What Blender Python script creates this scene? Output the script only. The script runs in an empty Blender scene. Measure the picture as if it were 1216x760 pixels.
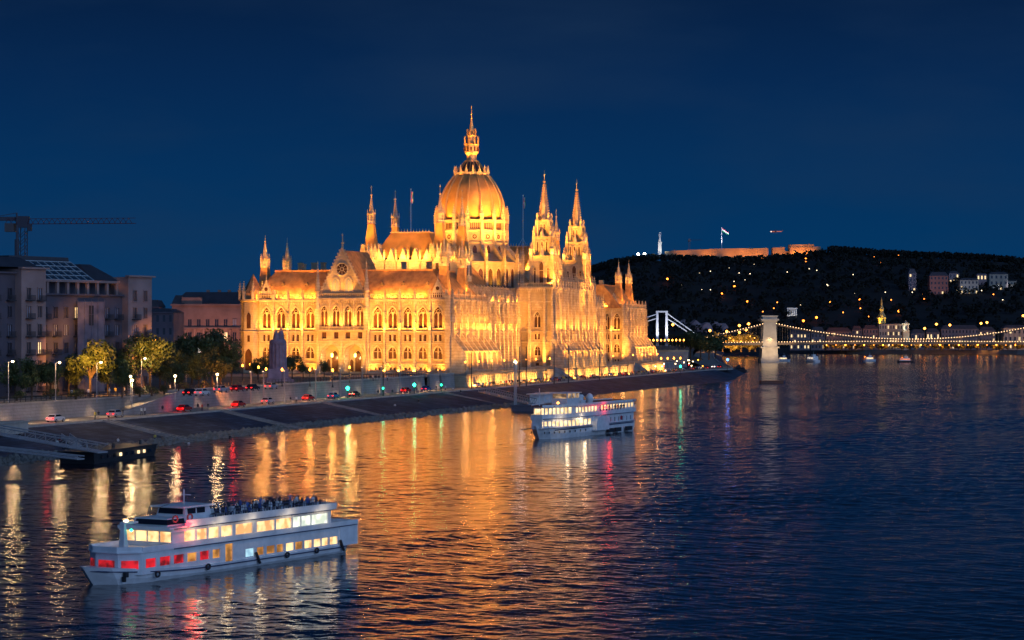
import bpy, bmesh, math, random
from mathutils import Vector, Matrix
random.seed(7)
scene = bpy.context.scene
COL = scene.collection
R = math.radians

# ------------------------------------------------------------------ camera
F, HOR, CH = 2591.0, 396.0, 20.0          # focal length in px of a 1216 px wide picture, horizon row, eye height
cam_d = bpy.data.cameras.new('camera')
cam_d.sensor_width = 36.0
cam_d.lens = 36.0 * F / 1216.0
cam_d.shift_y = (HOR - 380.0) / 1216.0
cam_d.clip_start = 1.0
cam_d.clip_end = 30000.0
cam = bpy.data.objects.new('camera', cam_d)
COL.objects.link(cam)
cam.location = (0, 0, CH)
cam.rotation_euler = (R(90), 0, 0)
scene.camera = cam

# ------------------------------------------------------------------ sky
world = bpy.data.worlds.new('World')
scene.world = world
world.use_nodes = True
wn = world.node_tree.nodes; wl = world.node_tree.links
wn.clear()
out = wn.new('ShaderNodeOutputWorld')
tc = wn.new('ShaderNodeTexCoord')
sep = wn.new('ShaderNodeSeparateXYZ')
wl.new(tc.outputs['Generated'], sep.inputs[0])
ramp = wn.new('ShaderNodeValToRGB')
wl.new(sep.outputs['Z'], ramp.inputs[0])
cr = ramp.color_ramp
SKY = [(0.0, (0.0022, 0.0385, 0.122)), (0.035, (0.0010, 0.0360, 0.120)), (0.075, (0.0016, 0.0300, 0.106)), (0.115, (0.0018, 0.0215, 0.082)),
       (0.16, (0.0014, 0.0125, 0.050)), (0.35, (0.0016, 0.0150, 0.058)), (1.0, (0.0020, 0.0160, 0.060))]
cr.elements[0].position, cr.elements[0].color = SKY[0][0], (*SKY[0][1], 1)
cr.elements[1].position, cr.elements[1].color = SKY[-1][0], (*SKY[-1][1], 1)
for p, c in SKY[1:-1]:
    e = cr.elements.new(p); e.color = (*c, 1)
# faint thin cloud
mp = wn.new('ShaderNodeMapping'); mp.inputs['Scale'].default_value = (3, 3, 11)
wl.new(tc.outputs['Generated'], mp.inputs[0])
nz = wn.new('ShaderNodeTexNoise'); nz.inputs['Scale'].default_value = 2.2; nz.inputs['Detail'].default_value = 5
wl.new(mp.outputs[0], nz.inputs['Vector'])
nr = wn.new('ShaderNodeMapRange'); nr.inputs[1].default_value = 0.42; nr.inputs[2].default_value = 0.75
nr.inputs[3].default_value = 0.0; nr.inputs[4].default_value = 0.40
wl.new(nz.outputs[0], nr.inputs[0])
mx = wn.new('ShaderNodeMixRGB'); mx.inputs[2].default_value = (0.012, 0.036, 0.090, 1)
wl.new(nr.outputs[0], mx.inputs[0]); wl.new(ramp.outputs[0], mx.inputs[1])
# afterglow behind and to the right of the camera (north-west, where the sun went down)
dt = wn.new('ShaderNodeVectorMath'); dt.operation = 'DOT_PRODUCT'
dt.inputs[1].default_value = Vector((0.62, -0.76, 0.12)).normalized()
wl.new(tc.outputs['Generated'], dt.inputs[0])
gl = wn.new('ShaderNodeMapRange'); gl.inputs[1].default_value = 0.15; gl.inputs[2].default_value = 1.0
gl.interpolation_type = 'SMOOTHSTEP'
wl.new(dt.outputs['Value'], gl.inputs[0])
gm = wn.new('ShaderNodeMixRGB'); gm.blend_type = 'ADD'; gm.inputs[2].default_value = (0.15, 0.29, 0.62, 1)
wl.new(gl.outputs[0], gm.inputs[0]); wl.new(mx.outputs[0], gm.inputs[1])
bg = wn.new('ShaderNodeBackground'); bg.inputs[1].default_value = 1.0
wl.new(gm.outputs[0], bg.inputs[0])
sky = wn.new('ShaderNodeTexSky'); sky.sky_type = 'NISHITA'; sky.sun_disc = False
sky.sun_elevation = R(-3.0); sky.sun_rotation = R(141)
bg2 = wn.new('ShaderNodeBackground'); bg2.inputs[1].default_value = 0.01
wl.new(sky.outputs[0], bg2.inputs[0])
ad = wn.new('ShaderNodeAddShader')
wl.new(bg.outputs[0], ad.inputs[0]); wl.new(bg2.outputs[0], ad.inputs[1])
wl.new(ad.outputs[0], out.inputs[0])

sd = bpy.data.lights.new('sun', 'SUN'); sd.energy = 0.30; sd.angle = R(25); sd.color = (.55, .72, 1.0)   # last light of the north-western sky
so = bpy.data.objects.new('sun', sd); COL.objects.link(so); so.rotation_euler = (-Vector((0.62, -0.76, 0.30))).to_track_quat('-Z', 'Y').to_euler()

scene.view_settings.view_transform = 'Standard'
scene.view_settings.look = 'None'
scene.view_settings.exposure = 0.0
scene.view_settings.gamma = 1.0
scene.cycles.use_denoising = True
scene.cycles.max_bounces = 5
scene.cycles.diffuse_bounces = 2
scene.cycles.glossy_bounces = 3
scene.cycles.transmission_bounces = 2
scene.cycles.sample_clamp_indirect = 0.0
scene.cycles.sample_clamp_direct = 0.0
scene.cycles.use_light_tree = True
scene.cycles.use_adaptive_sampling = True
scene.cycles.adaptive_threshold = 0.006
scene.cycles.denoising_input_passes = 'RGB_ALBEDO_NORMAL'
scene.cycles.denoising_prefilter = 'ACCURATE'

# ------------------------------------------------------------------ helpers
def px(x, y, z=0.0):
    """world point seen at photo pixel (x, y) that lies at height z"""
    d = (CH - z) * F / (y - HOR)
    return Vector(((x - 608.0) * d / F, d, z))
def pd(x, y, d):
    """world point seen at photo pixel (x, y) at distance d"""
    return Vector(((x - 608.0) * d / F, d, CH + (HOR - y) * d / F))

MATS = {}
def mat(name, base, rough=0.7, var=0.0, scale=1.0, bump=0.0, bscale=None, metal=0.0, spec=0.5, dark=None, detail=5):
    if name in MATS: return MATS[name]
    m = bpy.data.materials.new(name); m.use_nodes = True
    n = m.node_tree.nodes; l = m.node_tree.links
    b = n['Principled BSDF']
    b.inputs['Base Color'].default_value = (*base, 1)
    b.inputs['Roughness'].default_value = rough
    b.inputs['Metallic'].default_value = metal
    b.inputs['Specular IOR Level'].default_value = spec
    if var or bump:
        t = n.new('ShaderNodeTexCoord')
    if var:
        z = n.new('ShaderNodeTexNoise'); z.inputs['Scale'].default_value = scale; z.inputs['Detail'].default_value = detail
        l.new(t.outputs['Object'], z.inputs['Vector'])
        r = n.new('ShaderNodeMapRange'); r.inputs[1].default_value = 0.3; r.inputs[2].default_value = 0.7
        l.new(z.outputs[0], r.inputs[0])
        x = n.new('ShaderNodeMixRGB')
        d = dark or tuple(c * (1 - var) for c in base)
        x.inputs[1].default_value = (*d, 1); x.inputs[2].default_value = (*[min(1, c * (1 + var * .5)) for c in base], 1)
        l.new(r.outputs[0], x.inputs[0]); l.new(x.outputs[0], b.inputs['Base Color'])
    if bump:
        z2 = n.new('ShaderNodeTexNoise'); z2.inputs['Scale'].default_value = bscale or scale * 3; z2.inputs['Detail'].default_value = 4
        l.new(t.outputs['Object'], z2.inputs['Vector'])
        bp = n.new('ShaderNodeBump'); bp.inputs['Strength'].default_value = 0.6; bp.inputs['Distance'].default_value = bump
        l.new(z2.outputs[0], bp.inputs['Height']); l.new(bp.outputs[0], b.inputs['Normal'])
    MATS[name] = m
    return m
def emit(name, col, strength, var=0.0, scale=1.0, col2=None):
    if name in MATS: return MATS[name]
    m = bpy.data.materials.new(name); m.use_nodes = True
    n = m.node_tree.nodes; l = m.node_tree.links
    b = n['Principled BSDF']
    b.inputs['Base Color'].default_value = (*[c * .5 for c in col], 1)
    b.inputs['Emission Color'].default_value = (*col, 1)
    b.inputs['Emission Strength'].default_value = strength
    if var:
        t = n.new('ShaderNodeTexCoord'); z = n.new('ShaderNodeTexNoise')
        z.inputs['Scale'].default_value = scale; z.inputs['Detail'].default_value = 3
        l.new(t.outputs['Object'], z.inputs['Vector'])
        r = n.new('ShaderNodeMapRange'); r.inputs[1].default_value = 0.4; r.inputs[2].default_value = 0.6
        l.new(z.outputs[0], r.inputs[0])
        x = n.new('ShaderNodeMixRGB')
        x.inputs[1].default_value = (*(col2 or tuple(c * (1 - var) for c in col)), 1); x.inputs[2].default_value = (*col, 1)
        l.new(r.outputs[0], x.inputs[0]); l.new(x.outputs[0], b.inputs['Emission Color'])
    MATS[name] = m
    return m

# ashlar stone: noise tint, block courses, soot in broad patches
def stone_mat(name, base, dark, course=0.55, var_scale=0.12):
    if name in MATS: return MATS[name]
    m = bpy.data.materials.new(name); m.use_nodes = True
    n = m.node_tree.nodes; l = m.node_tree.links
    b = n['Principled BSDF']; b.inputs['Roughness'].default_value = 0.8
    t = n.new('ShaderNodeTexCoord')
    z = n.new('ShaderNodeTexNoise'); z.inputs['Scale'].default_value = var_scale; z.inputs['Detail'].default_value = 8; z.inputs['Roughness'].default_value = 0.65
    l.new(t.outputs['Object'], z.inputs['Vector'])
    r = n.new('ShaderNodeMapRange'); r.inputs[1].default_value = 0.35; r.inputs[2].default_value = 0.65
    l.new(z.outputs[0], r.inputs[0])
    x = n.new('ShaderNodeMixRGB'); x.inputs[1].default_value = (*dark, 1); x.inputs[2].default_value = (*base, 1)
    l.new(r.outputs[0], x.inputs[0])
    # fine horizontal coursing
    s = n.new('ShaderNodeSeparateXYZ'); l.new(t.outputs['Object'], s.inputs[0])
    w = n.new('ShaderNodeMath'); w.operation = 'FRACT'
    mu = n.new('ShaderNodeMath'); mu.operation = 'MULTIPLY'; mu.inputs[1].default_value = 1 / course
    l.new(s.outputs['Z'], mu.inputs[0]); l.new(mu.outputs[0], w.inputs[0])
    lt = n.new('ShaderNodeMath'); lt.operation = 'LESS_THAN'; lt.inputs[1].default_value = 0.12
    l.new(w.outputs[0], lt.inputs[0])
    ml = n.new('ShaderNodeMath'); ml.operation = 'MULTIPLY'; ml.inputs[1].default_value = 0.45
    l.new(lt.outputs[0], ml.inputs[0])
    x2 = n.new('ShaderNodeMixRGB'); x2.inputs[2].default_value = (*[c * .5 for c in dark], 1)
    l.new(ml.outputs[0], x2.inputs[0]); l.new(x.outputs[0], x2.inputs[1])
    l.new(x2.outputs[0], b.inputs['Base Color'])
    z2 = n.new('ShaderNodeTexNoise'); z2.inputs['Scale'].default_value = 1.6; z2.inputs['Detail'].default_value = 5
    l.new(t.outputs['Object'], z2.inputs['Vector'])
    bp = n.new('ShaderNodeBump'); bp.inputs['Strength'].default_value = 0.8; bp.inputs['Distance'].default_value = 0.35
    l.new(z2.outputs[0], bp.inputs['Height']); l.new(bp.outputs[0], b.inputs['Normal'])
    MATS[name] = m
    return m

class MB:
    """collects geometry; coordinates go through self.fr (a frame) before they are stored"""
    def __init__(self, fr=None):
        self.v = []; self.f = []; self.m = []; self.fr = fr; self.mi = 0
    def add(self, vs, fs):
        o = len(self.v)
        if self.fr: vs = [self.fr(*p) for p in vs]
        self.v += [tuple(p) for p in vs]
        for f in fs:
            self.f.append(tuple(i + o for i in f)); self.m.append(self.mi)
    def quad(self, a, b, c, d): self.add([a, b, c, d], [(0, 1, 2, 3)])
    def poly(self, pts): self.add(pts, [tuple(range(len(pts)))])
    def box(self, x0, x1, y0, y1, z0, z1):
        self.add([(x0, y0, z0), (x1, y0, z0), (x1, y1, z0), (x0, y1, z0), (x0, y0, z1), (x1, y0, z1), (x1, y1, z1), (x0, y1, z1)],
                 [(0, 3, 2, 1), (4, 5, 6, 7), (0, 1, 5, 4), (1, 2, 6, 5), (2, 3, 7, 6), (3, 0, 4, 7)])
    def cbox(self, cx, cy, cz, sx, sy, sz): self.box(cx - sx / 2, cx + sx / 2, cy - sy / 2, cy + sy / 2, cz - sz / 2, cz + sz / 2)
    def frus(self, x0, x1, y0, y1, z0, a0, a1, b0, b1, z1):
        """box tapering from rect (x0,x1,y0,y1) at z0 to rect (a0,a1,b0,b1) at z1"""
        self.add([(x0, y0, z0), (x1, y0, z0), (x1, y1, z0), (x0, y1, z0), (a0, b0, z1), (a1, b0, z1), (a1, b1, z1), (a0, b1, z1)],
                 [(0, 3, 2, 1), (4, 5, 6, 7), (0, 1, 5, 4), (1, 2, 6, 5), (2, 3, 7, 6), (3, 0, 4, 7)])
    def lathe(self, cx, cy, prof, n=8, rot=0.0, cap=True):
        vs = []; fs = []
        for (r, z) in prof:
            for i in range(n):
                a = rot + 2 * math.pi * i / n
                vs.append((cx + r * math.cos(a), cy + r * math.sin(a), z))
        for k in range(len(prof) - 1):
            for i in range(n):
                j = (i + 1) % n
                fs.append((k * n + i, k * n + j, (k + 1) * n + j, (k + 1) * n + i))
        if cap:
            fs.append(tuple(range(n - 1, -1, -1))); fs.append(tuple((len(prof) - 1) * n + i for i in range(n)))
        self.add(vs, fs)
    def tube(self, p, q, r, n=6, r2=None):
        p = Vector(p); q = Vector(q); d = (q - p)
        if d.length < 1e-6: return
        d.normalize(); a = d.orthogonal().normalized(); b = d.cross(a); r2 = r if r2 is None else r2
        vs = []
        for (c, rr) in ((p, r), (q, r2)):
            for i in range(n):
                t = 2 * math.pi * i / n
                vs.append(tuple(c + a * rr * math.cos(t) + b * rr * math.sin(t)))
        fs = [(i, (i + 1) % n, n + (i + 1) % n, n + i) for i in range(n)]
        fs += [tuple(range(n - 1, -1, -1)), tuple(n + i for i in range(n))]
        self.add(vs, fs)
    def path(self, pts, r, n=5):
        for a, b in zip(pts[:-1], pts[1:]): self.tube(a, b, r, n)
    def extrude(self, pts, axis, a, b):
        """2-D outline pts extruded along axis ('x','y','z') from a to b"""
        def mk(p, t):
            return {'x': (t, p[0], p[1]), 'y': (p[0], t, p[1]), 'z': (p[0], p[1], t)}[axis]
        n = len(pts)
        self.add([mk(p, a) for p in pts] + [mk(p, b) for p in pts],
                 [tuple(range(n - 1, -1, -1)), tuple(range(n, 2 * n))] + [(i, (i + 1) % n, n + (i + 1) % n, n + i) for i in range(n)])
    def build(self, name, mats, parent=None, smooth=False, loc=None):
        me = bpy.data.meshes.new(name)
        me.from_pydata(self.v, [], self.f)
        if not isinstance(mats, (list, tuple)): mats = [mats]
        for m in mats: me.materials.append(m)
        if len(mats) > 1: me.polygons.foreach_set('material_index', self.m)
        if smooth: me.polygons.foreach_set('use_smooth', [True] * len(me.polygons))
        me.update()
        o = bpy.data.objects.new(name, me); COL.objects.link(o)
        if parent: o.parent = parent
        if loc: o.location = loc
        return o
def tag(o, label=None, cat=None, group=None, kind=None):
    if label: o['label'] = label
    if cat: o['category'] = cat
    if group: o['group'] = group
    if kind: o['kind'] = kind
    return o
def empty(name, loc=(0, 0, 0), rz=0.0, label=None, cat=None, group=None):
    o = bpy.data.objects.new(name, None); COL.objects.link(o)
    o.location = loc; o.rotation_euler = (0, 0, rz); o.empty_display_size = 0.5
    return tag(o, label, cat, group)
def kids(o): return [c for c in o.children]
def dup(o, loc=None, rz=None, label=None, scale=None, parent=None, group=None):
    """copy of a thing with copies of its parts and sub-parts"""
    c = o.copy(); COL.objects.link(c)
    if parent is not None: c.parent = parent
    if loc is not None: c.location = loc
    if rz is not None: c.rotation_euler = (0, 0, rz)
    if scale is not None: c.scale = scale if isinstance(scale, (tuple, list)) else (scale,) * 3
    if label: c['label'] = label
    if group: c['group'] = group
    for ch in kids(o):
        dup(ch, parent=c)
    return c
def shift(fr, dx=0, dy=0, dz=0):
    return lambda x, y, z: fr(x + dx, y + dy, z + dz)
def spot(name, loc, target, power, angle=60, col=(1, .56, .2), radius=0.4, blend=0.6, parent=None):
    d = bpy.data.lights.new(name, 'SPOT'); d.energy = power; d.color = col; d.spot_size = R(angle); d.spot_blend = blend
    d.shadow_soft_size = radius
    o = bpy.data.objects.new(name, d); COL.objects.link(o); o.location = loc
    o.rotation_euler = (Vector(target) - Vector(loc)).to_track_quat('-Z', 'Y').to_euler()
    if parent: o.parent = parent
    return o
def area(name, loc, target, power, sx, sy, col=(1, .56, .2), spread=180, parent=None, up='Y'):
    d = bpy.data.lights.new(name, 'AREA'); d.shape = 'RECTANGLE'; d.size = sx; d.size_y = sy; d.energy = power; d.color = col
    d.spread = R(spread)
    o = bpy.data.objects.new(name, d); COL.objects.link(o); o.location = loc
    o.rotation_euler = (Vector(target) - Vector(loc)).to_track_quat('-Z', up).to_euler()
    if parent: o.parent = parent
    return o
def point(name, loc, power, col=(1, .6, .25), radius=0.25, parent=None):
    d = bpy.data.lights.new(name, 'POINT'); d.energy = power; d.color = col; d.shadow_soft_size = radius
    o = bpy.data.objects.new(name, d); COL.objects.link(o); o.location = loc
    if parent: o.parent = parent
    return o

# ------------------------------------------------------------------ materials
M_stone = stone_mat('limestone', (0.55, 0.45, 0.30), (0.30, 0.22, 0.13))
M_stone2 = stone_mat('carved_limestone', (0.62, 0.53, 0.38), (0.40, 0.31, 0.19), course=0.9, var_scale=0.5)
M_roof = mat('roof_tile', (0.40, 0.22, 0.09), 0.55, var=0.45, scale=0.6, bump=0.25, bscale=3.0, dark=(0.24, 0.12, 0.05))
M_slate = mat('dark_roof_slate', (0.07, 0.04, 0.035), 0.6, var=0.4, scale=0.5, bump=0.15, bscale=3.0)
M_dome = mat('dome_shell', (0.50, 0.27, 0.08), 0.5, var=0.35, scale=0.25, bump=0.1, bscale=1.5)
M_pane = mat('window_glass', (0.10, 0.045, 0.022), 0.25, var=0.5, scale=0.4)
M_pane_blue = mat('gable_glass', (0.30, 0.33, 0.36), 0.3)
M_portal = mat('portal_recess', (0.40, 0.30, 0.18), 0.8, var=0.3, scale=0.5)
M_gold = mat('gilded_metal', (0.75, 0.5, 0.2), 0.35, metal=0.6)
M_wallstone = stone_mat('quay_wall_stone', (0.40, 0.37, 0.34), (0.24, 0.22, 0.20), course=0.6, var_scale=0.15)
M_dark = mat('dark_metal', (0.03, 0.03, 0.035), 0.5)
M_grey = mat('grey_metal', (0.35, 0.35, 0.36), 0.45, metal=0.3)
E_warm = emit('lamp_warm', (1.0, 0.32, 0.03), 14)
E_white = emit('lamp_white', (1.0, 0.74, 0.36), 12)
E_red = emit('light_red', (1.0, 0.02, 0.03), 10)
E_green = emit('light_green', (0.02, 1.0, 0.42), 8)
E_blue = emit('light_blue', (0.04, 0.2, 1.0), 14)
E_soft = emit('window_lit', (1.0, 0.62, 0.25), 1.3)
# ================================================================== setting: water, quay, ground, hill
PO = Vector((-18.85, 669.0, 0)); PROT = math.atan2(.9601, .2795)
U = Vector((.2795, .9601, 0)); V = Vector((-.9601, .2795, 0))
def uv(u, v, z=0.0): return PO + U * u + V * v + Vector((0, 0, z))

import numpy as np
def water_mat():
    m = bpy.data.materials.new('river_water'); m.use_nodes = True
    n = m.node_tree.nodes; l = m.node_tree.links
    b = n['Principled BSDF']
    b.inputs['Base Color'].default_value = (0.001, 0.008, 0.020, 1)
    b.inputs['Roughness'].default_value = WROUGH
    b.inputs['IOR'].default_value = 1.46
    t = n.new('ShaderNodeTexCoord')
    # ripples too small for the coarser far tessellation become surface roughness there
    sp = n.new('ShaderNodeSeparateXYZ'); l.new(t.outputs['Object'], sp.inputs[0])
    rr = n.new('ShaderNodeMapRange'); rr.inputs[1].default_value = 420; rr.inputs[2].default_value = 1100; rr.inputs[3].default_value = WROUGH; rr.inputs[4].default_value = .15
    l.new(sp.outputs['Y'], rr.inputs[0]); l.new(rr.outputs[0], b.inputs['Roughness'])
    mp = n.new('ShaderNodeMapping'); mp.inputs['Scale'].default_value = (1.6, 2.2, 1.6); l.new(t.outputs['Object'], mp.inputs[0])
    z = n.new('ShaderNodeTexNoise'); z.inputs['Scale'].default_value = 1.0; z.inputs['Detail'].default_value = 3; z.inputs['Roughness'].default_value = .6
    l.new(mp.outputs[0], z.inputs['Vector'])
    bp = n.new('ShaderNodeBump'); bp.inputs['Strength'].default_value = 1.0; bp.inputs['Distance'].default_value = WFINE
    l.new(z.outputs[0], bp.inputs['Height']); l.new(bp.outputs[0], b.inputs['Normal'])
    return m
WROUGH, WFINE, WSLOPE = 0.06, 0.028, 0.050
M_water = water_mat()
# river surface: real waves, tessellated finer near the bridge and coarser far away
def river():
    rg = np.random.default_rng(12)
    ys = [70.0]
    while ys[-1] < 2150: ys.append(ys[-1] + max(.2, ys[-1] * .00105 if ys[-1] < 600 else .63 + (ys[-1] - 600) * .0022))
    ys = np.array(ys); NX = 1150; ts = np.linspace(-.36, .58, NX)
    Y, T = np.meshgrid(ys, ts, indexing='ij'); X = T * Y
    dyv = np.gradient(ys)[:, None]; cell = np.maximum(dyv, .94 * Y / NX)
    Z = np.zeros_like(X)
    N = 64; lam = np.exp(np.linspace(math.log(.5), math.log(8.5), N)); dirs = rg.normal(math.radians(72), .9, N); ph = rg.uniform(0, 6.28, N)
    for i in range(N):
        k = 2 * math.pi / lam[i]; sl = WSLOPE * math.sqrt(2.0 / N) * (1.3 if lam[i] < 2.5 else .62); q = np.clip((lam[i] / cell - 2.2) / 1.6, 0, 1)
        kx, ky = k * math.cos(dirs[i]), k * math.sin(dirs[i])
        wob = .8 * np.sin(X * .021 * (1 + i % 3) + Y * .013 + i)          # bends the crests
        Z += (sl / k) * q * np.sin(kx * X + ky * Y + ph[i] + wob)
    # calm and choppy patches, churned trail of the near ship
    P = 1 + .28 * np.sin(X * .043 + Y * .017 + 1.3) * np.sin(Y * .031 - X * .012) + .22 * np.sin(X * .11 - Y * .06)
    sx_, sy_ = -14.7, 200.0; ux, uy = .557, .83
    al = (X - sx_) * ux + (Y - sy_) * uy; ac = (X - sx_) * uy - (Y - sy_) * ux
    wk = np.exp(-(ac / (5 + np.clip(al, 0, 90) * .09)) ** 2) * np.clip(al / 6, 0, 1) * np.clip((110 - al) / 50, 0, 1)
    Z *= P * (1 + 1.1 * wk)
    nj, ni = X.shape
    co = np.stack([X, Y, Z], -1).reshape(-1, 3)
    idx = np.arange(nj * ni).reshape(nj, ni)
    fc = np.stack([idx[:-1, :-1], idx[:-1, 1:], idx[1:, 1:], idx[1:, :-1]], -1).reshape(-1, 4)
    out_ = np.array([(-1500, -400, -.2), (4000, -400, -.2), (4000, 2600, -.2), (-1500, 2600, -.2)], float)
    nv = len(co); co = np.vstack([co, out_]); fc = np.vstack([fc, [[nv, nv + 1, nv + 2, nv + 3]]])
    me = bpy.data.meshes.new('river'); me.vertices.add(len(co)); me.vertices.foreach_set('co', co.astype(np.float32).ravel())
    me.loops.add(fc.size); me.loops.foreach_set('vertex_index', fc.astype(np.int32).ravel())
    me.polygons.add(len(fc)); me.polygons.foreach_set('loop_start', np.arange(0, fc.size, 4, dtype=np.int32)); me.polygons.foreach_set('use_smooth', np.ones(len(fc), bool))
    me.update(calc_edges=True); me.materials.append(M_water)
    o = bpy.data.objects.new('river', me); COL.objects.link(o); return o
tag(river(), kind='structure')

# bank line helpers: sheets follow the quay in (u, v)
M_asphalt = mat('quay_asphalt', (0.30, 0.26, 0.21), 0.8, var=0.3, scale=0.2, bump=0.05)
M_ground = mat('park_ground', (0.10, 0.09, 0.07), 0.9, var=0.4, scale=0.1)
M_plaza = mat('plaza_paving', (0.30, 0.26, 0.21), 0.8, var=0.25, scale=0.3)
def paving_mat(name, base, dark, joint, bw, bh, sc):
    m = bpy.data.materials.new(name); m.use_nodes = True
    n = m.node_tree.nodes; l = m.node_tree.links; b = n['Principled BSDF']; b.inputs['Roughness'].default_value = .85
    t = n.new('ShaderNodeTexCoord'); mp = n.new('ShaderNodeMapping'); mp.inputs['Rotation'].default_value = (0, 0, -PROT); l.new(t.outputs['Object'], mp.inputs[0])
    z = n.new('ShaderNodeTexNoise'); z.inputs['Scale'].default_value = sc; z.inputs['Detail'].default_value = 8; z.inputs['Roughness'].default_value = .7; l.new(mp.outputs[0], z.inputs['Vector'])
    r_ = n.new('ShaderNodeMapRange'); r_.inputs[1].default_value = .38; r_.inputs[2].default_value = .62; l.new(z.outputs[0], r_.inputs[0])
    x = n.new('ShaderNodeMixRGB'); x.inputs[1].default_value = (*dark, 1); x.inputs[2].default_value = (*base, 1); l.new(r_.outputs[0], x.inputs[0])
    k = n.new('ShaderNodeTexBrick'); k.inputs['Scale'].default_value = 1.0; k.inputs['Brick Width'].default_value = bw; k.inputs['Row Height'].default_value = bh; k.inputs['Mortar Size'].default_value = .09
    k.inputs['Color1'].default_value = (1, 1, 1, 1); k.inputs['Color2'].default_value = (.55, .55, .6, 1); k.inputs['Mortar'].default_value = (*joint, 1); l.new(mp.outputs[0], k.inputs['Vector'])
    q = n.new('ShaderNodeMixRGB'); q.blend_type = 'MULTIPLY'; q.inputs[0].default_value = 1; l.new(x.outputs[0], q.inputs[1]); l.new(k.outputs[0], q.inputs[2]); l.new(q.outputs[0], b.inputs['Base Color'])
    bp = n.new('ShaderNodeBump'); bp.inputs['Strength'].default_value = .8; bp.inputs['Distance'].default_value = .15; l.new(z.outputs[0], bp.inputs['Height']); l.new(bp.outputs[0], b.inputs['Normal'])
    return m
M_slope = paving_mat('slope_paving', (0.075, 0.100, 0.150), (0.028, 0.038, 0.062), (.25, .25, .3), 3.2, 1.6, .16)
M_rock = mat('riprap_rock', (0.22, 0.20, 0.17), 0.9, var=0.4, scale=0.8)
M_kerb = mat('pale_kerb_stone', (0.48, 0.43, 0.36), 0.8, var=0.25, scale=0.5)
ROADZ, GZ, TZ = 3.6, 7.2, 7.8
# far end of the Pest bank turns away from the river
far_road = [uv(363, -20), Vector((108, 1080, 0)), Vector((118, 1250, 0)), Vector((140, 1520, 0)), Vector((175, 1900, 0)), Vector((230, 2450, 0))]
far_wat = [uv(312, -34), Vector((100, 1000, 0)) + Vector((8, 0, 0)), Vector((117, 1085, 0)), Vector((126, 1250, 0)), Vector((149, 1520, 0)), Vector((184, 1900, 0)), Vector((240, 2450, 0))]
def zset(p, z): return (p[0], p[1], z)
# lower quay road
edge = [uv(u, -16) for u in range(-420, 341, 20)] + far_road
inner = [uv(u, -3.8) for u in range(-420, 341, 20)] + [uv(363, -5), Vector((95, 1080, 0)), Vector((104, 1250, 0)), Vector((126, 1520, 0)), Vector((160, 1900, 0)), Vector((215, 2450, 0))]
m = MB()
for i in range(len(edge) - 1):
    m.quad(zset(inner[i], ROADZ), zset(edge[i], ROADZ), zset(edge[i + 1], ROADZ), zset(inner[i + 1], ROADZ))
tag(m.build('quay_road', M_asphalt), kind='structure')
# kerb on the river edge, 0.25 m high and slightly proud
m = MB()
for i in range(len(edge) - 1):
    a, b = edge[i], edge[i + 1]; n_ = Vector(((b - a).y, -(b - a).x, 0)).normalized()
    pts = [a, a + n_ * .7, b + n_ * .7, b]
    m.add([zset(p, 3.2) for p in pts] + [zset(p, 3.85) for p in pts], [(4, 5, 6, 7), (0, 1, 5, 4), (1, 2, 6, 5), (2, 3, 7, 6), (3, 0, 4, 7)])
tag(m.build('quay_kerb', M_kerb), kind='structure')
# lane line
m = MB()
u = -400
while u < 330:
    m.quad(tuple(uv(u, -9.9, ROADZ + .006)), tuple(uv(u, -9.7, ROADZ + .006)), tuple(uv(u + 3, -9.7, ROADZ + .006)), tuple(uv(u + 3, -9.9, ROADZ + .006))); u += 7
tag(m.build('road_marking', mat('road_paint', (0.75, 0.72, 0.65), 0.7)), kind='structure')
# paved slope down to the water
m = MB()
top = [uv(u, -16.6) for u in range(-420, 341, 20)]
bot = [uv(u, -36.5 + (2.0 * math.sin(u * .021))) for u in range(-420, 281, 20)] + [uv(300, -35.5), uv(316, -33), uv(330, -29.5)]
for i in range(len(top) - 1):
    j = min(i, len(bot) - 2)
    for k in range(4):
        t0, t1 = k / 4, (k + 1) / 4
        za, zb = 3.5 - 4.0 * t0, 3.5 - 4.0 * t1
        m.quad(zset(top[i].lerp(bot[i], t0), za), zset(top[i].lerp(bot[i], t1), zb), zset(top[i + 1].lerp(bot[i + 1], t1), zb), zset(top[i + 1].lerp(bot[i + 1], t0), za))
fw = [bot[len(top) - 1]] + far_wat[2:]
ft = [top[-1]] + far_road[1:]
for i in range(len(fw) - 1):
    m.quad(zset(ft[i], 3.5), zset(fw[i], -.5), zset(fw[i + 1], -.5), zset(ft[i + 1], 3.5))
tag(m.build('quay_slope', M_slope), kind='structure')
# riprap along the waterline (left two thirds), nobody could count it
random.seed(3)
m = MB()
for i in range(5200):
    u = random.uniform(-400, 40) if i % 4 else random.uniform(-400, -150)
    wv = -36.5 + 2.0 * math.sin(u * .021)
    wdt = 4.6 if u < -90 else max(1.6, 4.6 - (u + 90) * .024)
    v = wv + random.uniform(-1.0, wdt)
    z = max(-.3, -.5 + (v - wv) / 19.8 * 4.0)
    s = random.uniform(.25, .75); c = uv(u, v, z + s * .25)
    vs = []
    for (dx, dy, dz) in ((1, 0, 0), (-1, 0, 0), (0, 1, 0), (0, -1, 0), (0, 0, 1), (0, 0, -1)):
        k = s * random.uniform(.6, 1.2)
        vs.append((c.x + dx * k, c.y + dy * k, c.z + dz * k * .8))
    m.add(vs, [(0, 2, 4), (2, 1, 4), (1, 3, 4), (3, 0, 4), (2, 0, 5), (1, 2, 5), (3, 1, 5), (0, 3, 5)])
tag(m.build('riprap', M_rock), 'grey rubble stones heaped along the waterline of the quay slope', 'riprap', kind='stuff')
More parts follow.
